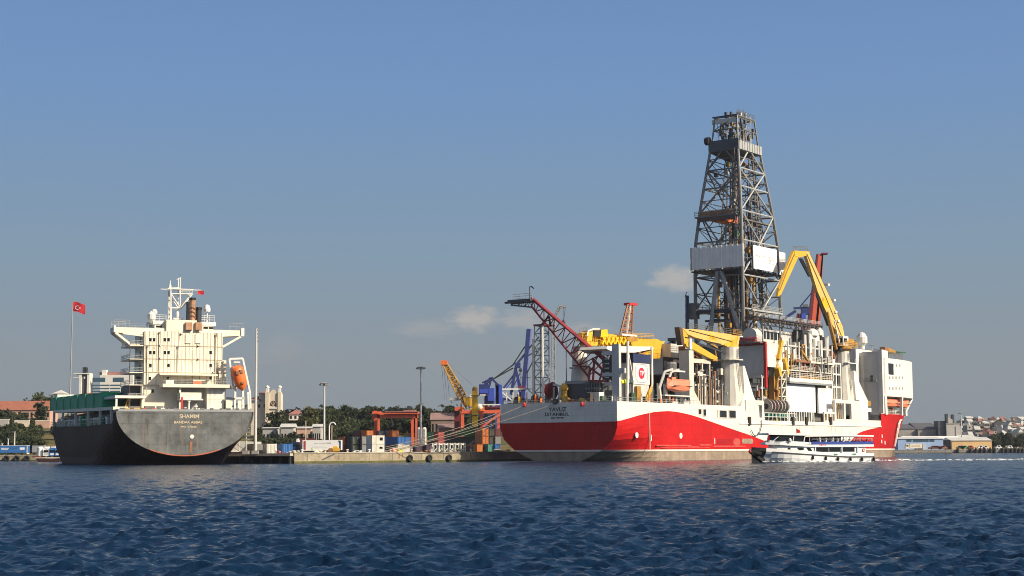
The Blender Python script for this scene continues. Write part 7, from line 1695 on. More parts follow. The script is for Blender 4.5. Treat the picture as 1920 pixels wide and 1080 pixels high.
t = thing('quay_crane', 'blue quay crane with its pale violet boom raised nearly upright', 'crane', (PX(980, 845, D4).x, D4 + 15, QZ)); o5 = t.location.copy(); L4 = lambda px, py, dy=0: PX(px, py, D4 + 15) - o5 + Vector((0, dy, 0))
e = MB('boom_blue'); e.prism([L4(980, 757), L4(985, 755), L4(997, 617), L4(990, 616), L4(982, 680)], (0, 2, 0)); e.use('crane_blue_dark'); e.bar(L4(980, 745), L4(991, 617), 1.8, 2.0); e.build('boom', t)
e = MB('crane_blue_dark'); e.bar(L4(958, 740), L4(967, 690), 1.4); e.bar(L4(967, 690), L4(978, 735), .9); e.bar(L4(944, 728), L4(966, 700), .9); e.box(L4(961, 0).x, L4(972, 0).x, -1, 1, L4(965, 690).z, L4(965, 680).z); e.bar(L4(970, 681), L4(986, 662), 1.0); e.bar(L4(960, 730), L4(975, 700), .5); e.use('crane_blue').bar(L4(968, 700), L4(974, 737), .7); e.bar(L4(946, 732), L4(962, 712), .5); e.build('back_stay_frame', t)
e = MB('steel_dark'); 
for a, b_ in (((910, 722), (962, 684)), ((916, 716), (962, 690)), ((962, 684), (984, 650)), ((985, 662), (1010, 632)), ((988, 668), (1012, 655)), ((988, 700), (1010, 655)), ((985, 658), (1005, 640))): e.tube(L4(*a), L4(*b_), .32, None, 5)
e.build('stay_cable', t)
e = MB('crane_blue'); e.box(L4(925, 0).x, L4(985, 0).x, -1, 2, L4(950, 752).z, L4(950, 735).z - 3); e.use('white_clean'); e.box(L4(936, 0).x, L4(980, 0).x, -1.4, -1, L4(950, 731).z, L4(950, 728.5).z); e.bar(L4(937, 732, -1.2), L4(961, 752, -1.2), .6); e.use('maroon').box(L4(967, 0).x, L4(980, 0).x, -1, 3, L4(950, 729).z, L4(950, 724).z)
for px in (950, 962, 972): e.use('white').bar(L4(px, 752, -1.3), L4(px, 736, -1.3), .5)
e.build('portal_beam', t); 
for px in (934, 978): e = MB('crane_blue_dark'); a = L4(px, 845); e.box(a.x - 1, a.x + 1, 0, 2, 0, L4(px, 735).z); e.build('leg', t)
# red raised boom beyond the drill ship, and the small grey crane at its stern
D5 = 740; t = thing('quay_crane', 'red quay crane with a thick red boom raised beyond the drill ship', 'crane', (PX(1518, 845, D5).x, D5, QZ)); o6 = t.location.copy(); L5 = lambda px, py, dy=0: PX(px, py, D5) - o6 + Vector((0, dy, 0))
e = MB('red_orange'); e.prism([L5(1531, 700), L5(1521, 700), L5(1541, 477), L5(1543.5, 477), L5(1539, 590)], (0, .1, 0)); e.prism([L5(1517, 640), L5(1531, 640), L5(1544, 476), L5(1534, 476)], (0, 2.6, 0)); e.use('maroon'); e.prism([L5(1510, 640, -.3), L5(1518, 640, -.3), L5(1534.5, 476, -.3), L5(1532, 476, -.3)], (0, 2.6, 0)); e.box(L5(1529, 0).x, L5(1540, 0).x, -.5, 2.7, L5(1535, 477).z, L5(1535, 474).z); e.build('boom', t)  # sunlit strip painted red-orange, shaded left side painted maroon
e = MB('crane_blue_dark'); e.bar(L5(1466, 600), L5(1492, 583), 1.3); e.bar(L5(1488, 578), L5(1519, 577), 1.0); e.tube(L5(1500, 575), L5(1521, 550), .3, None, 5); e.box(L5(1489, 0).x, L5(1503, 0).x, -1, 2, L5(1495, 590).z, L5(1495, 578).z); e.use('maroon'); e.bar(L5(1500, 588), L5(1508, 626), 1.6); e.bar(L5(1497, 588), L5(1491, 625), 1.2); e.use('crane_blue').box(L5(1488, 0).x, L5(1496, 0).x, -1.2, 1, L5(1490, 598).z, L5(1490, 588).z); e.use('steel').box(L5(1492, 0).x, L5(1501, 0).x, -1, 1, L5(1495, 576).z, L5(1495, 571).z); e.build('apex_frame', t)
e = MB('maroon')
for px in (1508, 1488, 1526): a = L5(px, 845); e.box(a.x - 1, a.x + 1, 0, 2, 0, L5(px, 622).z)
e.build('leg', t)
t = thing('slewing_crane', 'small grey lattice jib crane with hanging hook behind the dark red boom', 'crane', (PX(1036, 845, 620).x, 620, QZ)); o7 = t.location.copy(); L6 = lambda px, py, dy=0: PX(px, py, 620) - o7 + Vector((0, dy, 0))
e = MB('grey'); e.tower([L6(1036, 600, -.6), L6(1041, 597, -.6), L6(1041, 597, .6), L6(1036, 600, .6)], [L6(1049, 573, -.6), L6(1054, 574, -.6), L6(1054, 574, .6), L6(1049, 573, .6)], 5, .22, .12); e.bar(L6(1048, 574), L6(1062, 575), .8); e.bar(L6(1054, 580), L6(1062, 574), .3); e.build('jib', t); e = MB('steel_dark'); e.tube(L6(1056, 576), L6(1056, 602), .08, None, 4); e.tube(L6(1060, 576), L6(1057, 602), .08, None, 4); e.ball(L6(1057, 604), .7, .5, 1.0); e.tube(L6(1057, 606), L6(1058, 614), .12, None, 4); e.build('hook', t); e = MB('grey'); e.tower([(-1, -1, 0), (1, -1, 0), (1, 1, 0), (-1, 1, 0)], [L6(1036, 600, -.6), L6(1041, 597, -.6), L6(1041, 597, .6), L6(1036, 600, .6)], 14, .2, .1); e.build('mast', t)

# ------------------------------------------------------------------ lamp masts, poles, flag
def mast(px, pyt, pyb, D, label, r=.28, head='ring', cat='lamp mast'):
    a = PX(px, pyb, D); base = QZ if D < 660 else hz(a.x, D); topz = PX(px, pyt, D).z; t = thing('lamp_mast', label, cat, (a.x, D, base), 0, 'tall lamp masts of the port'); h_ = topz - base
    e = MB('grey_light'); e.tube((0, 0, 0), (0, 0, h_), r, r * .55, 8); e.build('pole', t)
    e = MB('grey')
    if head == 'ring': e.lathe((0, 0, h_ - .4), [(1.2, 0), (1.5, .25), (.4, .6)], 10); [e.box(1.3 * math.cos(k * 1.05) - .35, 1.3 * math.cos(k * 1.05) + .35, 1.3 * math.sin(k * 1.05) - .3, 1.3 * math.sin(k * 1.05) + .3, h_ - .8, h_ - .3) for k in range(6)]
    else: [e.box(-.1, .9, -.15, .15, h_ - .5 - k * .9, h_ - .2 - k * .9) for k in range(4)]
    e.build('lamp_head', t); e = MB('concrete_grey'); e.box(-.8, .8, -.8, .8, 0, .9); e.build('footing', t)
mast(478.5, 616, 848, 404, 'tallest lamp mast, rising from the quay edge right of the cargo ship', .42, 'side')
mast(607.5, 718, 848, 520, 'slim lamp mast with a small cross head, behind the lettered trailer', .42)
mast(789, 688, 848, 560, 'lamp mast with a flat round head, right of the orange gantry', .46)
mast(1804, 774, 848, 1100, 'lamp mast beside the grey terminal tower on the far right', .5)
mast(461, 801, 848, 402.6, 'short pale post on the quay beside the cargo ship stern', .17, 'side')
a = PX(134, 742, 640); t = thing('flag_pole', 'very tall thin flag pole flying a red flag, beyond the cargo ship', 'flag pole', (PX(131, 742, 640).x, 640, 1.5)); hF = PX(136, 563, 640).z - 1.5; dx = PX(136.5, 563, 640).x - PX(131, 742, 640).x
e = MB('grey'); e.tube((0, 0, 0), (dx, 0, hF), .36, .2, 6); e.build('pole', t)
fl = MB('flag_red'); n, m_ = 10, 6; W_, H_ = 5.0, 3.9; vs = []
for j in range(m_ + 1):
    for i in range(n + 1): u = i / n; v = j / m_; vs.append((dx + .1 + u * W_ * .97, .35 * math.sin(u * 7 + v * 2) * (.3 + u), hF - .6 - v * H_ - u * 1.0 + .25 * math.sin(u * 5)))
k0 = len(vs); vs += [(x, y + .04, z) for x, y, z in vs]; nn = n + 1
fs = [(j * nn + i, j * nn + i + 1, (j + 1) * nn + i + 1, (j + 1) * nn + i) for j in range(m_) for i in range(n)]; fs += [tuple(k0 + q for q in f[::-1]) for f in fs]; fl.mesh(vs, fs); fo = fl.build('flag', t, smooth=True)
e = MB('white_clean'); cx, cz, y = dx + 2.0, hF - 3.0, -.33
for k in range(14):
    a0, a1 = R(50 + k * 20), R(70 + k * 20)
    if k * 20 + 70 <= 320: e.bar((cx + .75 * math.cos(a0), y, cz + .75 * math.sin(a0)), (cx + .75 * math.cos(a1), y, cz + .75 * math.sin(a1)), .04, .2)
for k in range(5): a0 = R(90 + 72 * k); e.bar((cx + 1.0, y, cz - .15), (cx + 1.0 + .42 * math.cos(a0), y, cz - .15 + .42 * math.sin(a0)), .04, .14)
e.build('crescent_and_star', fo)
for k, (px, pyt) in enumerate(((27, 809), (15, 822), (4, 831))):
    a = PX(px, 840, 615); t = thing('pole', f'pale upright pole above the blue trailer, {["right and tallest", "middle", "left and shortest"][k]} of three', 'pole', (a.x, 615, QZ), 0, 'pale poles above the blue trailer'); e = MB('grey_light'); hh = PX(px, pyt, 615).z - QZ; e.tube((0, 0, 0), (0, 0, hh), .28, .2, 6); e.build('shaft', t); e = MB('grey'); e.box(-.35, .35, -.2, .2, hh - .3, hh); e.build('cap', t)
a = PX(617, 845, 540); t = thing('curved_lamp', 'white curved canopy lamp on two thin posts behind the trailer', 'lamp', (a.x, 540, QZ)); zz = PX(617, 794, 540).z - QZ
e = MB('white_clean'); e.path([(0, 0, 0), (0, 0, zz - 1), (.3, 0, zz), (1.0, 0, zz + .35), (1.7, 0, zz + .2), (2.1, 0, zz - .4)], .22, 6); e.build('post', t); e = MB('plaster_pink'); e.bar((.75, .3, 0), (.9, .3, zz - .6), .3); e.build('brace', t)
a = PX(573, 845, 545); t = thing('pole', 'slim cream pole rising in front of the long maroon container', 'pole', (a.x, 545, QZ)); e = MB('cream'); e.tube((0, 0, 0), (0, 0, PX(573, 789, 545).z - QZ), .18, .13, 6); e.build('shaft', t); e = MB('steel'); e.box(-.3, .3, -.2, .2, 0, .4); e.build('foot', t)

# ------------------------------------------------------------------ mooring lines
def line(a, b, sag, label, r=.062, mat='rope'):
    a, b = V3(a), V3(b); e = MB(mat); pts = [a.lerp(b, k / 16) - Vector((0, 0, sag * 4 * (k / 16) * (1 - k / 16))) for k in range(17)]; e.path(pts, r, 5); o = e.build('mooring_line'); tag(o, label, 'mooring line', 'mooring lines of the two ships')
E0 = lambda px, py: PX(px, py, 424)
SA = lambda px, py: DS.w(DS.u(px, py, -.05))
W_up = DS.w((.5, 37.4, 14.8))
line(PX(723, 838, 421), DS.w((.4, 37.35, 13.5)), .9, 'pale mooring rope to the drill ship corner, upper left of the bundle')
line(PX(724, 841, 421), DS.w((.6, 37.4, 12.2)), 1.0, 'pale mooring rope to the drill ship corner, second of the bundle')
line(PX(722, 845, 421), DS.w((.4, 37.4, 10.6)), 1.2, 'pale mooring rope to the drill ship corner, lowest of the bundle')
line(PX(862, 846, 440), DS.w((1, 37.4, 12.8)), .5, 'steep pale mooring rope in front of the orange containers')
line(PX(866, 842, 442), DS.w((6, 37.4, 13.2)), .5, 'steep yellowish mooring rope beside the other steep one')
line(SA(1040, 757) + Vector((0, 0, 0)), PX(722, 847, 422), .8, 'long mooring rope from the drill ship stern fairlead across its transom', .075, 'rope')
line(SA(985, 759), PX(735, 848, 424), .6, 'long mooring rope from the left roller of the drill ship stern', .075, 'rope')
cA = lambda px, py: CS.w(CS.u(px, py, -.05))
line(cA(377, 775), PX(470, 850, 405), .6, 'dark mooring wire across the cargo ship stern, upper one', .07, 'steel'); line(cA(376, 778), PX(458, 852, 405), .8, 'dark mooring wire across the cargo ship stern, lower one', .07, 'steel')

# ------------------------------------------------------------------ far left quay: trailer, truck, pontoon
def L7(px, py, D=612): return PX(px, py, D)
a, b_ = L7(-22, 845), L7(52, 845); w = b_.x - a.x; t = thing('semi_trailer', 'blue lettered trailer with pale rear frame parked on the far left quay', 'trailer', (a.x, 612, QZ)); e = MB('blue_box'); e.box(0, w, 0, 2.5, .8, 3.5); e.build('box_body', t); e = MB('white_clean'); e.box(w - .4, w - .1, -.06, 2.5, .3, 3.55); e.box(0, w, -.03, 2.5, 3.5, 3.6); e.build('rear_frame', t)
e = MB('white_clean'); e.box(w * .81 - .2, w * .94 - .3, -.03, 0, 1.9, 2.8); e.use('glass_blue').box(w * .53, w * .72, -.03, 0, 2.5, 2.7); e.use('white_clean'); e.box(w * .32, w * .52, -.03, 0, 2.4, 2.65); e.box(w * .33, w * .50, -.03, 0, 1.9, 2.1); e.build('lettering', t); e = MB('rubber'); wheels(e, (w * .1, w * .2, w * .85), .2); e.build('wheel', t)
a = L7(54, 845); t = thing('box_truck', 'dull grey box body behind the blue trailer', 'truck', (a.x, 616, QZ)); e = MB('grey'); e.box(0, 4.6, 0, 2.5, .9, 3.5); e.build('box_body', t); e = MB('rubber'); wheels(e, (.8, 3.8), .2); e.build('wheel', t)
DP = 545; a, b_ = PX(66, 857, DP), PX(114, 857, DP); w = b_.x - a.x; t = thing('car_ferry', 'small red hulled ferry pontoon with a cream deck edge carrying trucks', 'ferry', (a.x, DP, 0)); e = MB('cargo_boot'); e.prism([(1.4, 0, -.4), (w, 0, -.4), (w, 0, .9), (0, 0, 1.2)], (0, 7, 0)); e.build('hull', t); e = MB('cream'); e.box(-.2, w + .2, -.15, 7.2, 1.2, 1.45); e.build('deck_edge', t); e = MB('maroon_box'); e.box(-1.2, 1.2, 1, 6, 1.45, 2.0); e.build('ramp', t)
def cab(px, D, mat, label, tank=False, w=1.9):
    p = PX(px, 850, D); t = thing('truck', label, 'truck', (p.x, D, 1.46), 0, 'trucks on the ferry pontoon')
    if tank: e = MB('white_clean'); e.lathe((1.0, 1.2, .4), [(1.05, 0), (1.05, 2.9), (.8, 3.25)], 14); e.build('tank', t); e = MB('red'); e.lathe((1.0, 1.2, .1), [(1.1, 0), (1.1, .3)], 14); e.build('base_ring', t); return
    e = MB(mat); e.prism([(0, 0, .5), (0, 0, 3.0), (.2, .3, 3.3), (w - .2, .3, 3.3), (w, 0, 3.0), (w, 0, .5)], (0, 2.2, 0)); e.build('cab_body', t); e = MB('glass_dark'); e.box(.2, w - .2, -.03, 0, 1.7, 2.5); e.build('windscreen', t); e = MB('white_clean' if mat != 'white_clean' else 'grey_light'); e.box(.3, w - .3, -.04, 0, .8, 1.4); e.build('grille', t); e = MB('rubber'); wheels(e, (.35, w - .35), .3, .45); e.build('wheel', t); e = MB('white_clean'); e.box(.3, w - .3, .6, 2, 3.3, 3.7); e.build('roof_fairing', t)
cab(68, 546, 'white_clean', 'white upright tank at the left end of the ferry pontoon', True); cab(81, 545.6, 'white_clean', 'white truck with green windscreen band on the ferry pontoon'); cab(92.5, 545.4, 'blue_box', 'blue truck on the ferry pontoon, the left of two'); cab(103, 545.2, 'blue_box', 'blue truck on the ferry pontoon, the right of two, half behind the cargo ship')
# ================================================================== buildings behind the harbour
def gz(x, y): return max(QZ, hz(x, y))
def bldg(name, label, px0, px1, pyt, D, depth, wall, roof='flat', roofmat='roof_pale', rise=0, pyb=None, floors=0, winmat='glass_dark', ncol=0, cat='building', group=None, yaw=0.0, base=None):
    a, b_ = PX(px0, 845, D), PX(px1, 845, D); w = b_.x - a.x; z0 = base if base is not None else gz((a.x + b_.x) / 2, D) - 1.0
    if pyb is not None: z0 = PX(px0, pyb, D).z
    zt = PX((px0 + px1) / 2, pyt, D).z; h_ = zt - z0
    t = thing(name, label, cat, (a.x, D, z0), yaw, group)
    e = MB(wall); e.box(0, w, 0, depth, 0, h_); e.build('wall', t)
    e = MB(roofmat); ov = .5
    if roof == 'flat': e.box(-.25, w + .25, -.25, depth + .25, h_ + .003, h_ + .5)
    elif roof == 'gable': e.prism([(-ov, -ov, h_ + .003), (-ov, depth + ov, h_ + .003), (-ov, depth / 2, h_ + rise)], (w + 2 * ov, 0, 0))
    elif roof == 'gable_end': e.prism([(-ov, -ov, h_ + .003), (w + ov, -ov, h_ + .003), (w / 2, -ov, h_ + rise)], (0, depth + 2 * ov, 0))
    elif roof == 'hip': e.mesh([(-ov, -ov, h_ + .003), (w + ov, -ov, h_ + .003), (w + ov, depth + ov, h_ + .003), (-ov, depth + ov, h_ + .003), (depth / 2 if w > depth else w / 2 - .1, depth / 2, h_ + rise), (w - depth / 2 if w > depth else w / 2 + .1, depth / 2, h_ + rise)], [(0, 1, 5, 4), (1, 2, 5), (2, 3, 4, 5), (3, 0, 4), (0, 3, 2, 1)])
    e.build('roof', t)
    if floors and ncol:
        for f in range(floors):
            for c in range(ncol):
                x = w * (c + .5) / ncol; z = h_ * (f + .5) / floors; ww = w / ncol * .24; hh = h_ / floors * .25
                e = MB(winmat); e.box(x - ww, x + ww, -.06, .02, z - hh, z + hh); e.build('window', t)
    return t, w, h_


# ---- left: long red-roofed building, walls, small houses
t, w, h_ = bldg('barracks', 'long pink building with a red tiled roof on the far left hill', -30, 92, 769, 800, 14, 'plaster_pink', 'gable', 'roof_red', 4.8, floors=2, ncol=16)
for k, (px0, px1, pyt, pyb, D, m, nm) in enumerate(((27, 54, 789, 797, 735, 'plaster', 'pale yellow'), (66, 93, 789, 799, 730, 'plaster_pink', 'pinkish'), (-8, 16, 787, 796, 728, 'plaster_grey', 'grey'))):
    a, b_ = PX(px0, pyb, D), PX(px1, pyb, D); t = thing('terrace_wall', f'{nm} low terrace wall on the slope under the red-roofed building', 'wall', (a.x, D, a.z - 1)); hh = PX(px0, pyt, D).z - a.z + 1
    e = MB(m); e.box(0, b_.x - a.x, 0, 1, 0, hh); e.build('masonry', t); e = MB('plaster_white'); e.box(-.1, b_.x - a.x + .1, -.1, 1.1, hh + .003, hh + .3); e.build('coping', t)
# white office block with stair tower
D = 900; a, b_ = PX(187, 745, D), PX(249, 745, D); zb = gz(a.x, D) - 1; t = thing('office_building', 'white office block with blue glass band and a slim stair tower, behind the cargo ship', 'building', (a.x, D, zb)); o8 = t.location.copy(); LB = lambda px, py: PX(px, py, D) - o8
w = b_.x - a.x
e = MB('plaster_white'); e.box(0, w, 0, 18, 0, LB(190, 703).z); e.build('wall', t)
for px0, px1 in ((189, 212), (226, 246)): e = MB('glass_blue'); e.box(LB(px0, 0).x, LB(px1, 0).x, -.1, .02, LB(200, 716).z, LB(200, 708).z); e.build('window_band', t)
for k, py in enumerate((722, 728, 733.5, 738.5)): e = MB('glass_blue'); e.box(LB(188, 0).x, LB(220, 0).x, -.1, .02, LB(200, py + 1.4).z, LB(200, py - .8).z); e.box(LB(221.5, 0).x, LB(240, 0).x, -.1, .02, LB(200, py + 1.4).z, LB(200, py - .8).z); e.build('window_band', t)
e = MB('plaster_white'); x0, x1 = LB(165, 0).x, LB(184, 0).x; zt = LB(175, 701.5).z; e.box(x0, x0 + 1.4, -1, 6, 0, zt); e.box(x1 - 1.4, x1, -1, 6, 0, zt); e.box(x0 - 3, x1, -1.3, 6, zt, zt + .6); e.box(x0 - 3.2, x0, -1.2, 2, zt - 2.2, zt - 1.8); e.build('tower_frame', t)
e = MB('grey_dark'); e.box(x0 + 1.4, x1 - 1.4, 0, 6, 0, zt - .02); e.use('plaster_white'); e.box(x0 + 2.4, x0 + 3.4, -.3, 0, LB(175, 710).z, LB(175, 706).z); e.build('stair_glazing', t)
e = MB('steel_dark'); e.tower([(x0 + 1.6, 1, zt + .6), (x0 + 3.4, 1, zt + .6), (x0 + 3.4, 3, zt + .6), (x0 + 1.6, 3, zt + .6)], [(x0 + 1.6, 1, LB(170, 689).z), (x0 + 3.4, 1, LB(170, 689).z), (x0 + 3.4, 3, LB(170, 689).z), (x0 + 1.6, 3, LB(170, 689).z)], 4, .35, .25); e.build('antenna', t)
e = MB('plaster_white'); e.box(LB(204, 0).x, LB(212, 0).x, 2, 6, LB(200, 703).z, LB(200, 693).z); e.use('roof_rose'); e.box(LB(198, 0).x, LB(249, 0).x, 4, 16, LB(200, 703).z, LB(200, 697).z); e.build('roof_house', t)
bldg('house', 'low red-roofed house in front of the white office block', 190, 238, 747, 830, 10, 'plaster_pink', 'gable', 'roof_rose', 1.6)
bldg('house', 'small pinkish roofed house left of the white office stair tower', 140, 160, 745, 840, 9, 'plaster_pink', 'gable', 'roof_rose', 1.6)
bldg('water_tank', 'pale round-topped tank roof just above the green cargo boxes', 97, 118, 738, 820, 8, 'plaster_grey', 'hip', 'roof_pale', 2.0, cat='tank')
# church-like building with two pinnacles
D = 800; t = thing('twin_tower_building', 'cream building with two slim pinnacles and a big arched window', 'building', (PX(505, 800, D).x, D, PX(505, 792, D).z)); o9 = t.location.copy(); LC = lambda px, py: PX(px, py, D) - o9
e = MB('plaster'); e.box(LC(509, 0).x, LC(530, 0).x, 0, 14, LC(515, 780).z, LC(515, 737).z); pts = [(LC(513, 0).x, 0, LC(515, 737).z), (LC(527, 0).x, 0, LC(515, 737).z), (LC(524.5, 0).x, 0, LC(515, 733).z), (LC(521, 0).x, 0, LC(515, 730.5).z), (LC(518, 0).x, 0, LC(515, 730.5).z), (LC(515, 0).x, 0, LC(515, 734).z)]; e.prism(pts, (0, 1.5, 0)); e.box(LC(509, 0).x, LC(531, 0).x, 1, 14, -8, LC(515, 780).z); e.build('facade', t)
for px0, px1 in ((505.5, 512), (528.5, 534)):
    e = MB('plaster'); xa, xb = LC(px0, 0).x, LC(px1, 0).x; e.box(xa, xb, -.8, 3, -8, LC(510, 735).z); e.use('plaster_white'); e.box(xa + .2, xb - .2, -.5, 1.5, LC(510, 735).z, LC(510, 727).z); e.lathe(((xa + xb) / 2, .4, LC(510, 727).z), [(1.1, 0), (1.1, .4), (.2, 1.2)], 8); e.build('pinnacle', t)
e = MB('brown_pipe'); cx, cz, r_ = LC(519.5, 0).x, LC(519, 761.5).z, LC(525.5, 0).x - LC(519.5, 0).x; e.prism([(cx + r_ * math.cos(R(k * 15)), -.05, cz + r_ * 1.7 * math.sin(R(k * 15))) for k in range(13)], (0, .1, 0)); e.use('plaster')
for a_ in (45, 90, 135): e.bar((cx, -.1, cz), (cx + r_ * math.cos(R(a_)), -.1, cz + 1.7 * r_ * math.sin(R(a_))), .2)
e.build('arched_window', t); e = MB('plaster_white'); e.box(LC(511, 0).x, LC(529, 0).x, -.6, 0, LC(515, 766.5).z, LC(515, 764).z); e.build('cornice', t)
e = MB('plaster'); e.box(LC(478, 0).x, LC(505, 0).x, 2, 14, -8, LC(490, 752).z); e.box(LC(492, 0).x, LC(506, 0).x, 3, 14, LC(490, 752).z, LC(490, 738).z); e.build('side_wing', t)
e = MB('roof_rose'); xa, xb = LC(474, 0).x, LC(497, 0).x; z = LC(490, 750).z; e.prism([(xa, 1, z), (xb, 1, z), (xb - 2, 8, LC(490, 742).z), (xa + 2, 8, LC(490, 742).z)], (0, 6, 0)); xa, xb = LC(490, 0).x, LC(507, 0).x; z = LC(490, 737).z; e.prism([(xa, 2, z), (xb, 2, z), (xb, 8, LC(490, 730).z), (xa + 4, 8, LC(490, 730).z)], (0, 6, 0)); e.build('roof', t)
for px, py in ((485, 761), (495, 761)): e = MB('glass_dark'); p = LC(px, py); e.box(p.x - .5, p.x + .5, 1.94, 2.02, p.z - .8, p.z + .8); e.build('window', t)
bldg('house', 'small white house, wide red roof, between the tower building and the yellowish tree', 541, 566, 777, 820, 10, 'plaster_white', 'hip', 'roof_rose', 2.8, pyb=788, floors=1, ncol=3)
# long pale sheds in the trees
for px0, px1, pyt, D, nm, rise, wm in ((492, 518, 803, 690, 'long low pale roof showing between the trees, leftmost of the shed roofs', .5, 'plaster_grey'), (526, 550, 801, 684, 'pale shed with a slightly taller roof in the middle of the shed roofs', 1.6, 'plaster_grey'), (556, 583, 803, 692, 'wide pale shed roof right of the middle one, behind the slim cream pole', .8, 'plaster_pink'), (586, 601, 800, 676, 'small grey shed with a rounded bright roof, rightmost of the shed roofs', 1.2, 'plaster_grey')):
    bldg('shed', nm, px0, px1, pyt, D, 9, wm, 'gable', 'roof_pale', rise, floors=1, ncol=4, group='pale sheds in the trees')
bldg('depot', 'brownish terraced building behind the frame stack', 808, 858, 787, 760, 16, 'depot_brown', 'gable', 'depot_roof', 3.5, floors=2, ncol=7, base=QZ)
bldg('depot', 'lower brown building between the silos and the frame stack', 822, 852, 803, 700, 10, 'depot_brown', 'gable', 'depot_roof', 2.0, floors=2, ncol=5, base=QZ)
for k, px in enumerate((786, 795.5)):
    p = PX(px, 845, 585); t = thing('silo', f'white upright silo at the right legs of the gantry, {["left", "right"][k]} of two', 'silo', (p.x, 585, QZ), 0, 'white silos'); e = MB('white_box'); zz = PX(px, 801, 585).z - QZ; e.lathe((0, 0, 0), [(.8, 0), (.8, zz - .6), (.45, zz)], 12); e.build('body', t); e = MB('steel'); e.ladder((0, -.85, 0), (0, -.85, zz - .6)); e.build('ladder', t)

# ---- right: shed, terminal, hillside town
D = 1062
t, w, h_ = bldg('blue_shed', 'light blue warehouse with a long strip of windows on the far right quay', 1684, 1769, 823, D, 40, 'shed_blue', 'gable', 'roof_pale', 1.4, base=QZ)
o_ = t.location
for px0, px1, pyt, pyb in ((1700, 1709, 824, 828), (1712, 1741, 823.4, 828.5), (1743, 1752, 823.4, 828)): e = MB('glass_blue'); a, b_ = PX(px0, pyb, D) - o_, PX(px1, pyt, D) - o_; e.box(a.x, b_.x, -.15, .02, a.z, b_.z); e.build('window', t)
e = MB('roof_pale'); a, b_ = PX(1728, 843, D) - o_, PX(1732, 832, D) - o_; e.box(a.x, b_.x, -3, .0, 0, b_.z); e.use('glass_dark'); a, b_ = PX(1770, 840, D) - o_, PX(1783, 825, D) - o_; e.box(a.x, b_.x, 1, 2, 0, b_.z); e.build('door', t)
bldg('grain_terminal', 'long grey terminal hall with a dark roof on the far right', 1686, 1722, 804, 1150, 40, 'concrete_grey', 'gable', 'roof_grey', 3.6, base=QZ)
bldg('grain_terminal', 'taller grey terminal hall with a dark roof beside the twin-horned tower', 1722, 1762, 805, 1148, 44, 'concrete_grey', 'gable', 'roof_grey', 5, base=QZ)
t, w, h_ = bldg('terminal_tower', 'pale grey terminal tower with two dark horns on its roof', 1776, 1801, 795, 1140, 22, 'plaster_grey', 'flat', 'concrete_grey', base=QZ)
o_ = t.location; Dt = 1140
e = MB('grey_dark'); 
for px0, px1, pyt in ((1775, 1777.5, 776), (1786.5, 1789, 777)): a, b_ = PX(px0, 796, Dt) - o_, PX(px1, pyt, Dt) - o_; e.box(a.x, b_.x, 0, 5, a.z, b_.z)
a, b_ = PX(1762, 845, Dt) - o_, PX(1776, 789, Dt) - o_; e.box(a.x, b_.x, 2, 14, b_.z - 13, b_.z); e.bar((a.x + 1, 4, 0), (b_.x - 1, 4, b_.z - 12), 2.0); e.build('horn', t)
e = MB('plaster_grey'); a, b_ = PX(1778, 796, Dt) - o_, PX(1787, 782, Dt) - o_; e.prism([(a.x, 0, a.z), (b_.x, 0, a.z), (b_.x, 0, b_.z - 2), (a.x, 0, b_.z)], (0, 8, 0)); a, b_ = PX(1792, 812, Dt) - o_, PX(1801, 799, Dt) - o_; e.box(a.x, b_.x + .4, -.4, 6, 0, b_.z); e.build('upper_storey', t)
t, w, h_ = bldg('orange_shed', 'pale orange warehouse with a flat grey eave on the far right quay', 1785, 1860, 826, 1066, 26, 'plaster_orange', 'gable', 'roof_pale', 2.2, base=QZ)
bldg('long_shed', 'long white low roof between blue shed and terminal tower', 1696, 1800, 823, 1112, 14, 'plaster_grey', 'gable', 'white_clean', 2.0, base=QZ)
bldg('long_shed', 'pale grey curved roof hall right of the terminal tower', 1802, 1832, 822, 1120, 20, 'plaster_grey', 'gable', 'roof_pale', 2.6, base=QZ)
a, b_ = PX(1697, 842, 1052), PX(1728, 842, 1052); t = thing('lorry', 'cream lorry with lettered box parked in front of the blue warehouse', 'lorry', (a.x, 1050.5, QZ)); w = b_.x - a.x
e = MB('cream'); e.box(w * .28, w, 0, 2.6, .9, 4.0); e.build('box_body', t); e = MB('cream'); e.prism([(0, 0, .6), (w * .24, 0, .6), (w * .24, 0, 3.6), (w * .05, 0, 3.6), (0, 0, 2.4)], (0, 2.5, 0)); e.build('cab_body', t); e = MB('glass_dark'); e.box(w * .05, w * .18, -.04, 0, 2.1, 3.0); e.build('window', t); e = MB('rubber'); wheels(e, (w * .12, w * .6, w * .8), .2, .55); e.build('wheel', t); e = MB('rust'); e.box(w * .36, w * .88, -.04, 0, 2.2, 2.6); e.build('lettering', t)
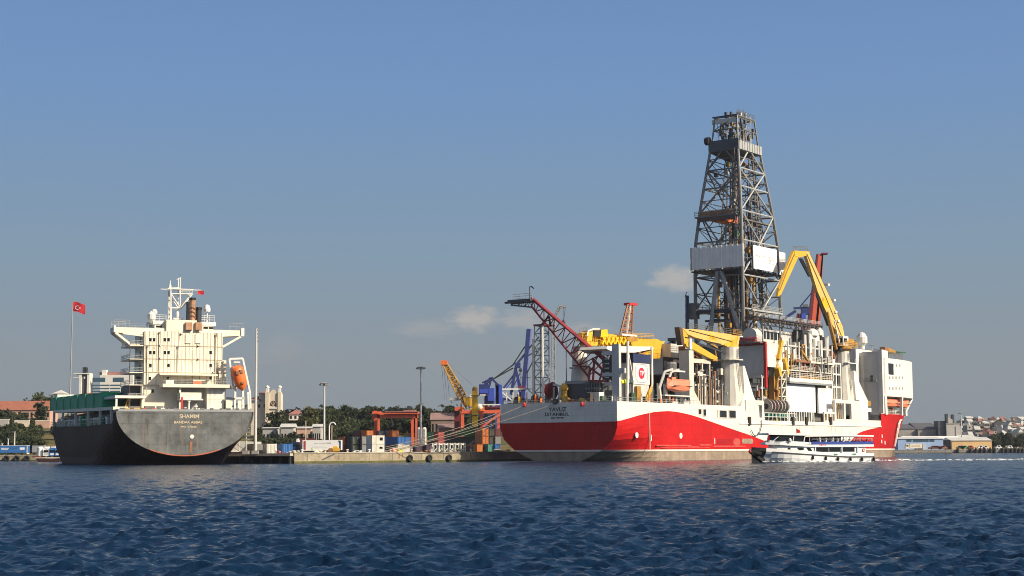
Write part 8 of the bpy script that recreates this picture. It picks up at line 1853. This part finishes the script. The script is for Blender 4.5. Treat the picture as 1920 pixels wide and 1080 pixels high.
for k, (px, m, nm, L_) in enumerate(((1740, 'maroon_box', 'dark red flatbed', 9), (1758, 'roof_rose', 'pinkish', 6), (1793, 'dark_box', 'black', 5), (1800, 'lime_box', 'bright green', 5), (1812, 'red_box', 'rust red', 4.5), (1832, 'white_clean', 'white', 4.2), (1841, 'cream', 'cream', 4.2), (1866, 'white_clean', 'round white', 4), (1888, 'white_clean', 'small white', 3.4))):
    p = PX(px, 845, 1053); t = thing('parked_vehicle', f'{nm} vehicle parked along the far right quay edge', 'vehicle', (p.x, 1051, QZ), 0, 'vehicles on the far right quay'); e = MB(m); e.box(0, L_, 0, 2, .5, 1.5); e.prism([(L_ * .15, .1, 1.5), (L_ * .9, .1, 1.5), (L_ * .75, .1, 2.5), (L_ * .3, .1, 2.5)], (0, 1.8, 0)); e.build('body', t); e = MB('rubber'); wheels(e, (L_ * .2, L_ * .8), .1, .45); e.build('wheel', t); e = MB('glass_dark'); e.box(L_ * .35, L_ * .7, .05, .1, 1.6, 2.3); e.build('window', t)
# hillside houses
rnd = random.Random(17); rown = ['lowest', 'second', 'third', 'fourth', 'fifth', 'top']; walls = [('plaster_white', 'white'), ('plaster', 'cream'), ('plaster_grey', 'grey'), ('plaster_pink', 'pink'), ('plaster_white', 'white'), ('plaster', 'cream')]; roofs = [('roof_rose', 'rose'), ('roof_pale', 'pale'), ('roof_pale', 'pale'), ('roof_grey', 'dark'), ('roof_pale', 'pale')]
for r_ in range(6):
    px = 1803 + rnd.uniform(0, 6); n = 0
    while px < 1935:
        D = 1230 + r_ * 125 + rnd.uniform(-30, 30); wpx = rnd.uniform(6, 11); x = PX(px, 845, D).x; zg = hz(x, D); hh = rnd.uniform(5, 10); pyt = 540 + 0
        wm, wn = rnd.choice(walls); rm, rn = rnd.choice(roofs); kind = rnd.choice(['hip', 'gable', 'flat', 'gable_end'])
        w = PX(px + wpx, 845, D).x - x; t = thing('house', f'{wn} house, {rn} {"flat" if kind == "flat" else "pitched"} roof, {rown[r_]} far hillside row, {ORD[n]} from the terminal tower', 'house', (x, D, zg - 2), rnd.uniform(-.25, .25), 'houses of the far right hillside')
        dep = rnd.uniform(9, 14); h_ = hh + 2
        e = MB(wm); e.box(0, w, 0, dep, 0, h_); e.build('wall', t)
        e = MB(rm); ov = .5; rise = rnd.uniform(1.8, 3.2)
        if kind == 'flat': e.box(-.3, w + .3, -.3, dep + .3, h_ + .003, h_ + .5)
        elif kind == 'gable': e.prism([(-ov, -ov, h_ + .003), (-ov, dep + ov, h_ + .003), (-ov, dep / 2, h_ + rise)], (w + 2 * ov, 0, 0))
        elif kind == 'gable_end': e.prism([(-ov, -ov, h_ + .003), (w + ov, -ov, h_ + .003), (w / 2, -ov, h_ + rise)], (0, dep + 2 * ov, 0))
        else: e.mesh([(-ov, -ov, h_ + .003), (w + ov, -ov, h_ + .003), (w + ov, dep + ov, h_ + .003), (-ov, dep + ov, h_ + .003), (w * .35, dep / 2, h_ + rise), (w * .65, dep / 2, h_ + rise)], [(0, 1, 5, 4), (1, 2, 5), (2, 3, 4, 5), (3, 0, 4), (0, 3, 2, 1)])
        e.build('roof', t)
        for f in range(2):
            for c in range(3):
                if rnd.random() < .75: e = MB('glass_dark'); xx = w * (c + .5) / 3; zz = h_ - 1.6 - f * 3; e.box(xx - .6, xx + .6, -.06, .02, zz - .7, zz + .7); e.build('window', t)
        px += wpx * rnd.uniform(1.02, 1.35); n += 1


# ================================================================== trees
def crown_mesh(name, seed, rx, rz, mat, nclump=70, leaf=.55, shape='round'):
    rg = np.random.default_rng(seed); V, F = [], []
    for c in range(nclump):
        d_ = rg.normal(size=3); d_ /= np.linalg.norm(d_); rr = rg.random() ** .45
        if shape == 'cone': z = rg.random() ** 1.4; rad = rx * (1 - z) * (.4 + .6 * rg.random()); a = rg.random() * 6.283; p = np.array([rad * math.cos(a), rad * math.sin(a), (z - .5) * 2 * rz])
        else:
            p = d_ * rr * np.array([rx, rx, rz]); lump = 1 + .28 * math.sin(d_[0] * 4 + seed) * math.sin(d_[1] * 5 + 2 * seed) + .2 * math.sin(d_[2] * 6 + seed); p = p * lump
        cs = rg.uniform(.5, 1.15) * rx * .26
        for k in range(26):
            q = p + rg.normal(size=3) * cs * np.array([.6, .6, .45]); n_ = rg.normal(size=3) + np.array([0, 0, .5]); n_ /= np.linalg.norm(n_)
            u = np.cross(n_, rg.normal(size=3)); u /= np.linalg.norm(u); v = np.cross(n_, u); s_ = leaf * rg.uniform(.6, 1.3)
            i = len(V); V += [tuple(q - u * s_ - v * s_ * .6), tuple(q + u * s_ - v * s_ * .5), tuple(q + u * s_ * .8 + v * s_ * .6), tuple(q - u * s_ * .7 + v * s_ * .5)]; F.append((i, i + 1, i + 2, i + 3))
    me = bpy.data.meshes.new(name); me.from_pydata(V, [], F); me.materials.append(MATS[mat]); return me


def trunk_mesh(name, h_, rx, seed):
    rg = random.Random(seed); e = MB('bark'); e.tube((0, 0, -1.5), (0, 0, h_ * .55), .32, .2, 7)
    for k in range(6):
        a = k * 1.05 + rg.random(); z = h_ * rg.uniform(.3, .55); e.tube((0, 0, z), (math.cos(a) * rx * .6, math.sin(a) * rx * .6, z + h_ * .3), .14, .05, 5)
    o = e.build(name); me = o.data; bpy.data.objects.remove(o); return me


KIND = {}
for nm, seed, rx, rz, mat, ncl, lf, shp, th in (('round', 1, 4.2, 3.6, 'leaf', 85, .55, 'round', 6.0), ('broad', 2, 5.2, 3.2, 'leaf', 95, .6, 'round', 5.6), ('dark', 3, 4.4, 4.0, 'leaf_dark', 90, .55, 'round', 6.4), ('tall', 4, 3.4, 5.4, 'leaf_dark', 90, .5, 'round', 7.6), ('yellow', 5, 4.4, 5.6, 'leaf_yellow', 110, .5, 'round', 7.4), ('cypress', 6, 2.0, 5.5, 'leaf_dark', 80, .4, 'cone', 7.0)):
    KIND[nm] = (crown_mesh('crown_' + nm, seed, rx, rz, mat, ncl, lf, shp), trunk_mesh('trunk_' + nm, th * 1.2, rx, seed), th)


def tree(kind, x, y, z, s_, label, group, rz=None):
    cm, tm, th = KIND[kind]; t = thing('tree', label, 'tree', (x, y, z), random.uniform(0, 6.28) if rz is None else rz, group); t.scale = (s_, s_, s_ * random.uniform(.9, 1.1))
    c = bpy.data.objects.new('crown', cm); COL.objects.link(c); c.parent = t; c.location = (0, 0, th)
    k = bpy.data.objects.new('trunk', tm); COL.objects.link(k); k.parent = t
    return t


random.seed(31)
LABS = {'round': 'green bushy tree', 'broad': 'broad green tree', 'dark': 'dark green tree', 'tall': 'tall dark tree', 'yellow': 'yellowish tree', 'cypress': 'slim dark cypress'}
def grove(px0, px1, D0, D1, n, kinds, where, s0=.8, s1=1.3, group=None):
    for k in range(n):
        px = lerp(px0, px1, (k + random.random()) / n); D = random.uniform(D0, D1); x = PX(px, 845, D).x; kd = random.choice(kinds)
        tree(kd, x, D, gz(x, D), random.uniform(s0, s1), f'{LABS[kd]} {where}', f'{LABS[kd]}s {where}')
W1 = 'in the wooded hill behind the container rows'
grove(585, 700, 690, 760, 26, ['round', 'broad', 'dark'], W1, .65, 1.0); grove(590, 700, 780, 900, 34, ['dark', 'broad', 'tall', 'round'], W1, .85, 1.25); grove(690, 800, 780, 900, 28, ['dark', 'broad', 'round', 'tall'], W1, .85, 1.2); grove(790, 870, 780, 900, 20, ['dark', 'tall', 'broad'], W1, .75, 1.1); grove(870, 960, 800, 900, 8, ['dark', 'broad'], W1, .7, 1.0)
W2 = 'on the slope under the tower building'
grove(480, 600, 660, 685, 20, ['round', 'dark', 'broad', 'cypress'], W2, .42, .66); grove(480, 560, 700, 780, 14, ['dark', 'round', 'broad', 'cypress'], W2, .3, .5); grove(480, 600, 640, 655, 14, ['round', 'dark'], W2, .4, .65)
for px, pyt, D, kd, nm in ((579, 763, 770, 'yellow', 'big yellowish tree standing right of the red-roofed white house'), (520, 772, 775, 'dark', 'dark tree directly in front of the arched window building'), (549, 768, 860, 'dark', 'round dark treetop behind the small red-roofed house'), (76, 757, 770, 'tall', 'big dark tree in front of the right end of the red-roofed building'), (81, 738, 870, 'round', 'treetop rising behind the right end of the long red roof'), (695, 764, 905, 'tall', 'tree sticking up above the wood left of the gantry crane'), (740, 765, 905, 'tall', 'tree sticking up above the wood behind the gantry crane')):
    x = PX(px, 845, D).x; g_ = gz(x, D); zt = PX(px, pyt, D).z; full = KIND[kd][2] + (5.6 if kd in ('yellow', 'tall') else 4.0); s_ = max(.5, (zt - g_) / full); tree(kd, x, D, g_, s_, nm, None, 0)
W3 = 'on the far left slope above the blue trailer'
grove(-10, 70, 650, 715, 20, ['dark', 'round', 'broad'], W3, .55, .8); grove(-10, 22, 735, 790, 6, ['dark', 'round'], W3, .7, .95); grove(35, 66, 745, 790, 5, ['dark', 'round'], W3, .5, .7); grove(55, 75, 640, 680, 3, ['dark', 'round'], W3, .4, .6); grove(100, 250, 700, 860, 14, ['dark', 'round', 'broad'], 'behind the cargo ship hatch boxes', .6, .9)
W4 = 'on the far right hillside'
grove(1800, 1930, 1180, 1300, 10, ['dark', 'round', 'broad'], W4, .5, .8); grove(1800, 1930, 1320, 1900, 18, ['dark', 'round', 'broad'], W4, .5, .85); grove(1855, 1925, 1085, 1150, 12, ['dark', 'broad'], W4, .7, 1.0)
# far wooded skyline: one uncountable mass
far = bpy.data.objects.new('distant_wood', None)
def far_wood():
    rg = np.random.default_rng(9); V, F = [], []
    for k in range(1500):
        if k < 1050: px = rg.uniform(560, 990); D = rg.uniform(900, 1080)
        elif k < 1250: px = rg.uniform(-20, 480); D = rg.uniform(900, 1050)
        else: px = rg.uniform(1795, 1940); D = rg.uniform(1880, 2050)
        x = PX(px, 845, D).x; z = gz(x, D); hgt = rg.uniform(7, 12) * (1.0 if k < 1250 else .6)
        for j in range(26):
            q = np.array([x, D, z + hgt * .55]) + rg.normal(size=3) * np.array([2.6, 2.6, hgt * .24]); n_ = rg.normal(size=3); n_ /= np.linalg.norm(n_); u = np.cross(n_, rg.normal(size=3)); u /= np.linalg.norm(u); v = np.cross(n_, u); s_ = rg.uniform(.5, 1.2)
            i = len(V); V += [tuple(q - u * s_ - v * s_), tuple(q + u * s_ - v * s_), tuple(q + u * s_ + v * s_), tuple(q - u * s_ + v * s_)]; F.append((i, i + 1, i + 2, i + 3))
    me = bpy.data.meshes.new('distant_wood'); me.from_pydata(V, [], F); me.materials.append(MATS['leaf_dark']); o = bpy.data.objects.new('distant_wood', me); COL.objects.link(o); tag(o, 'far wooded ridge that closes the view', None, None, 'stuff')
bpy.data.objects.remove(far); far_wood()
# ------------------------------------------------------------------ summer haze: one closed box of thin air
HZ = MB('white'); HZ.box(-14000, 14000, -60, 2750, -4, 124)
ho = HZ.build('haze'); ho.data.materials.clear()
m = bpy.data.materials.new('haze'); m.use_nodes = True; N = m.node_tree.nodes; L = m.node_tree.links
N.remove(N['Principled BSDF']); pv = N.new('ShaderNodeVolumePrincipled'); pv.inputs['Color'].default_value = (.80, .87, 1.0, 1); pv.inputs['Density'].default_value = 0.00004; pv.inputs['Anisotropy'].default_value = 0.1
L.new(pv.outputs[0], N['Material Output'].inputs['Volume']); ho.data.materials.append(m); tag(ho, 'thin pale summer haze over the harbour', None, None, 'stuff')
S.cycles.volume_bounces = 0
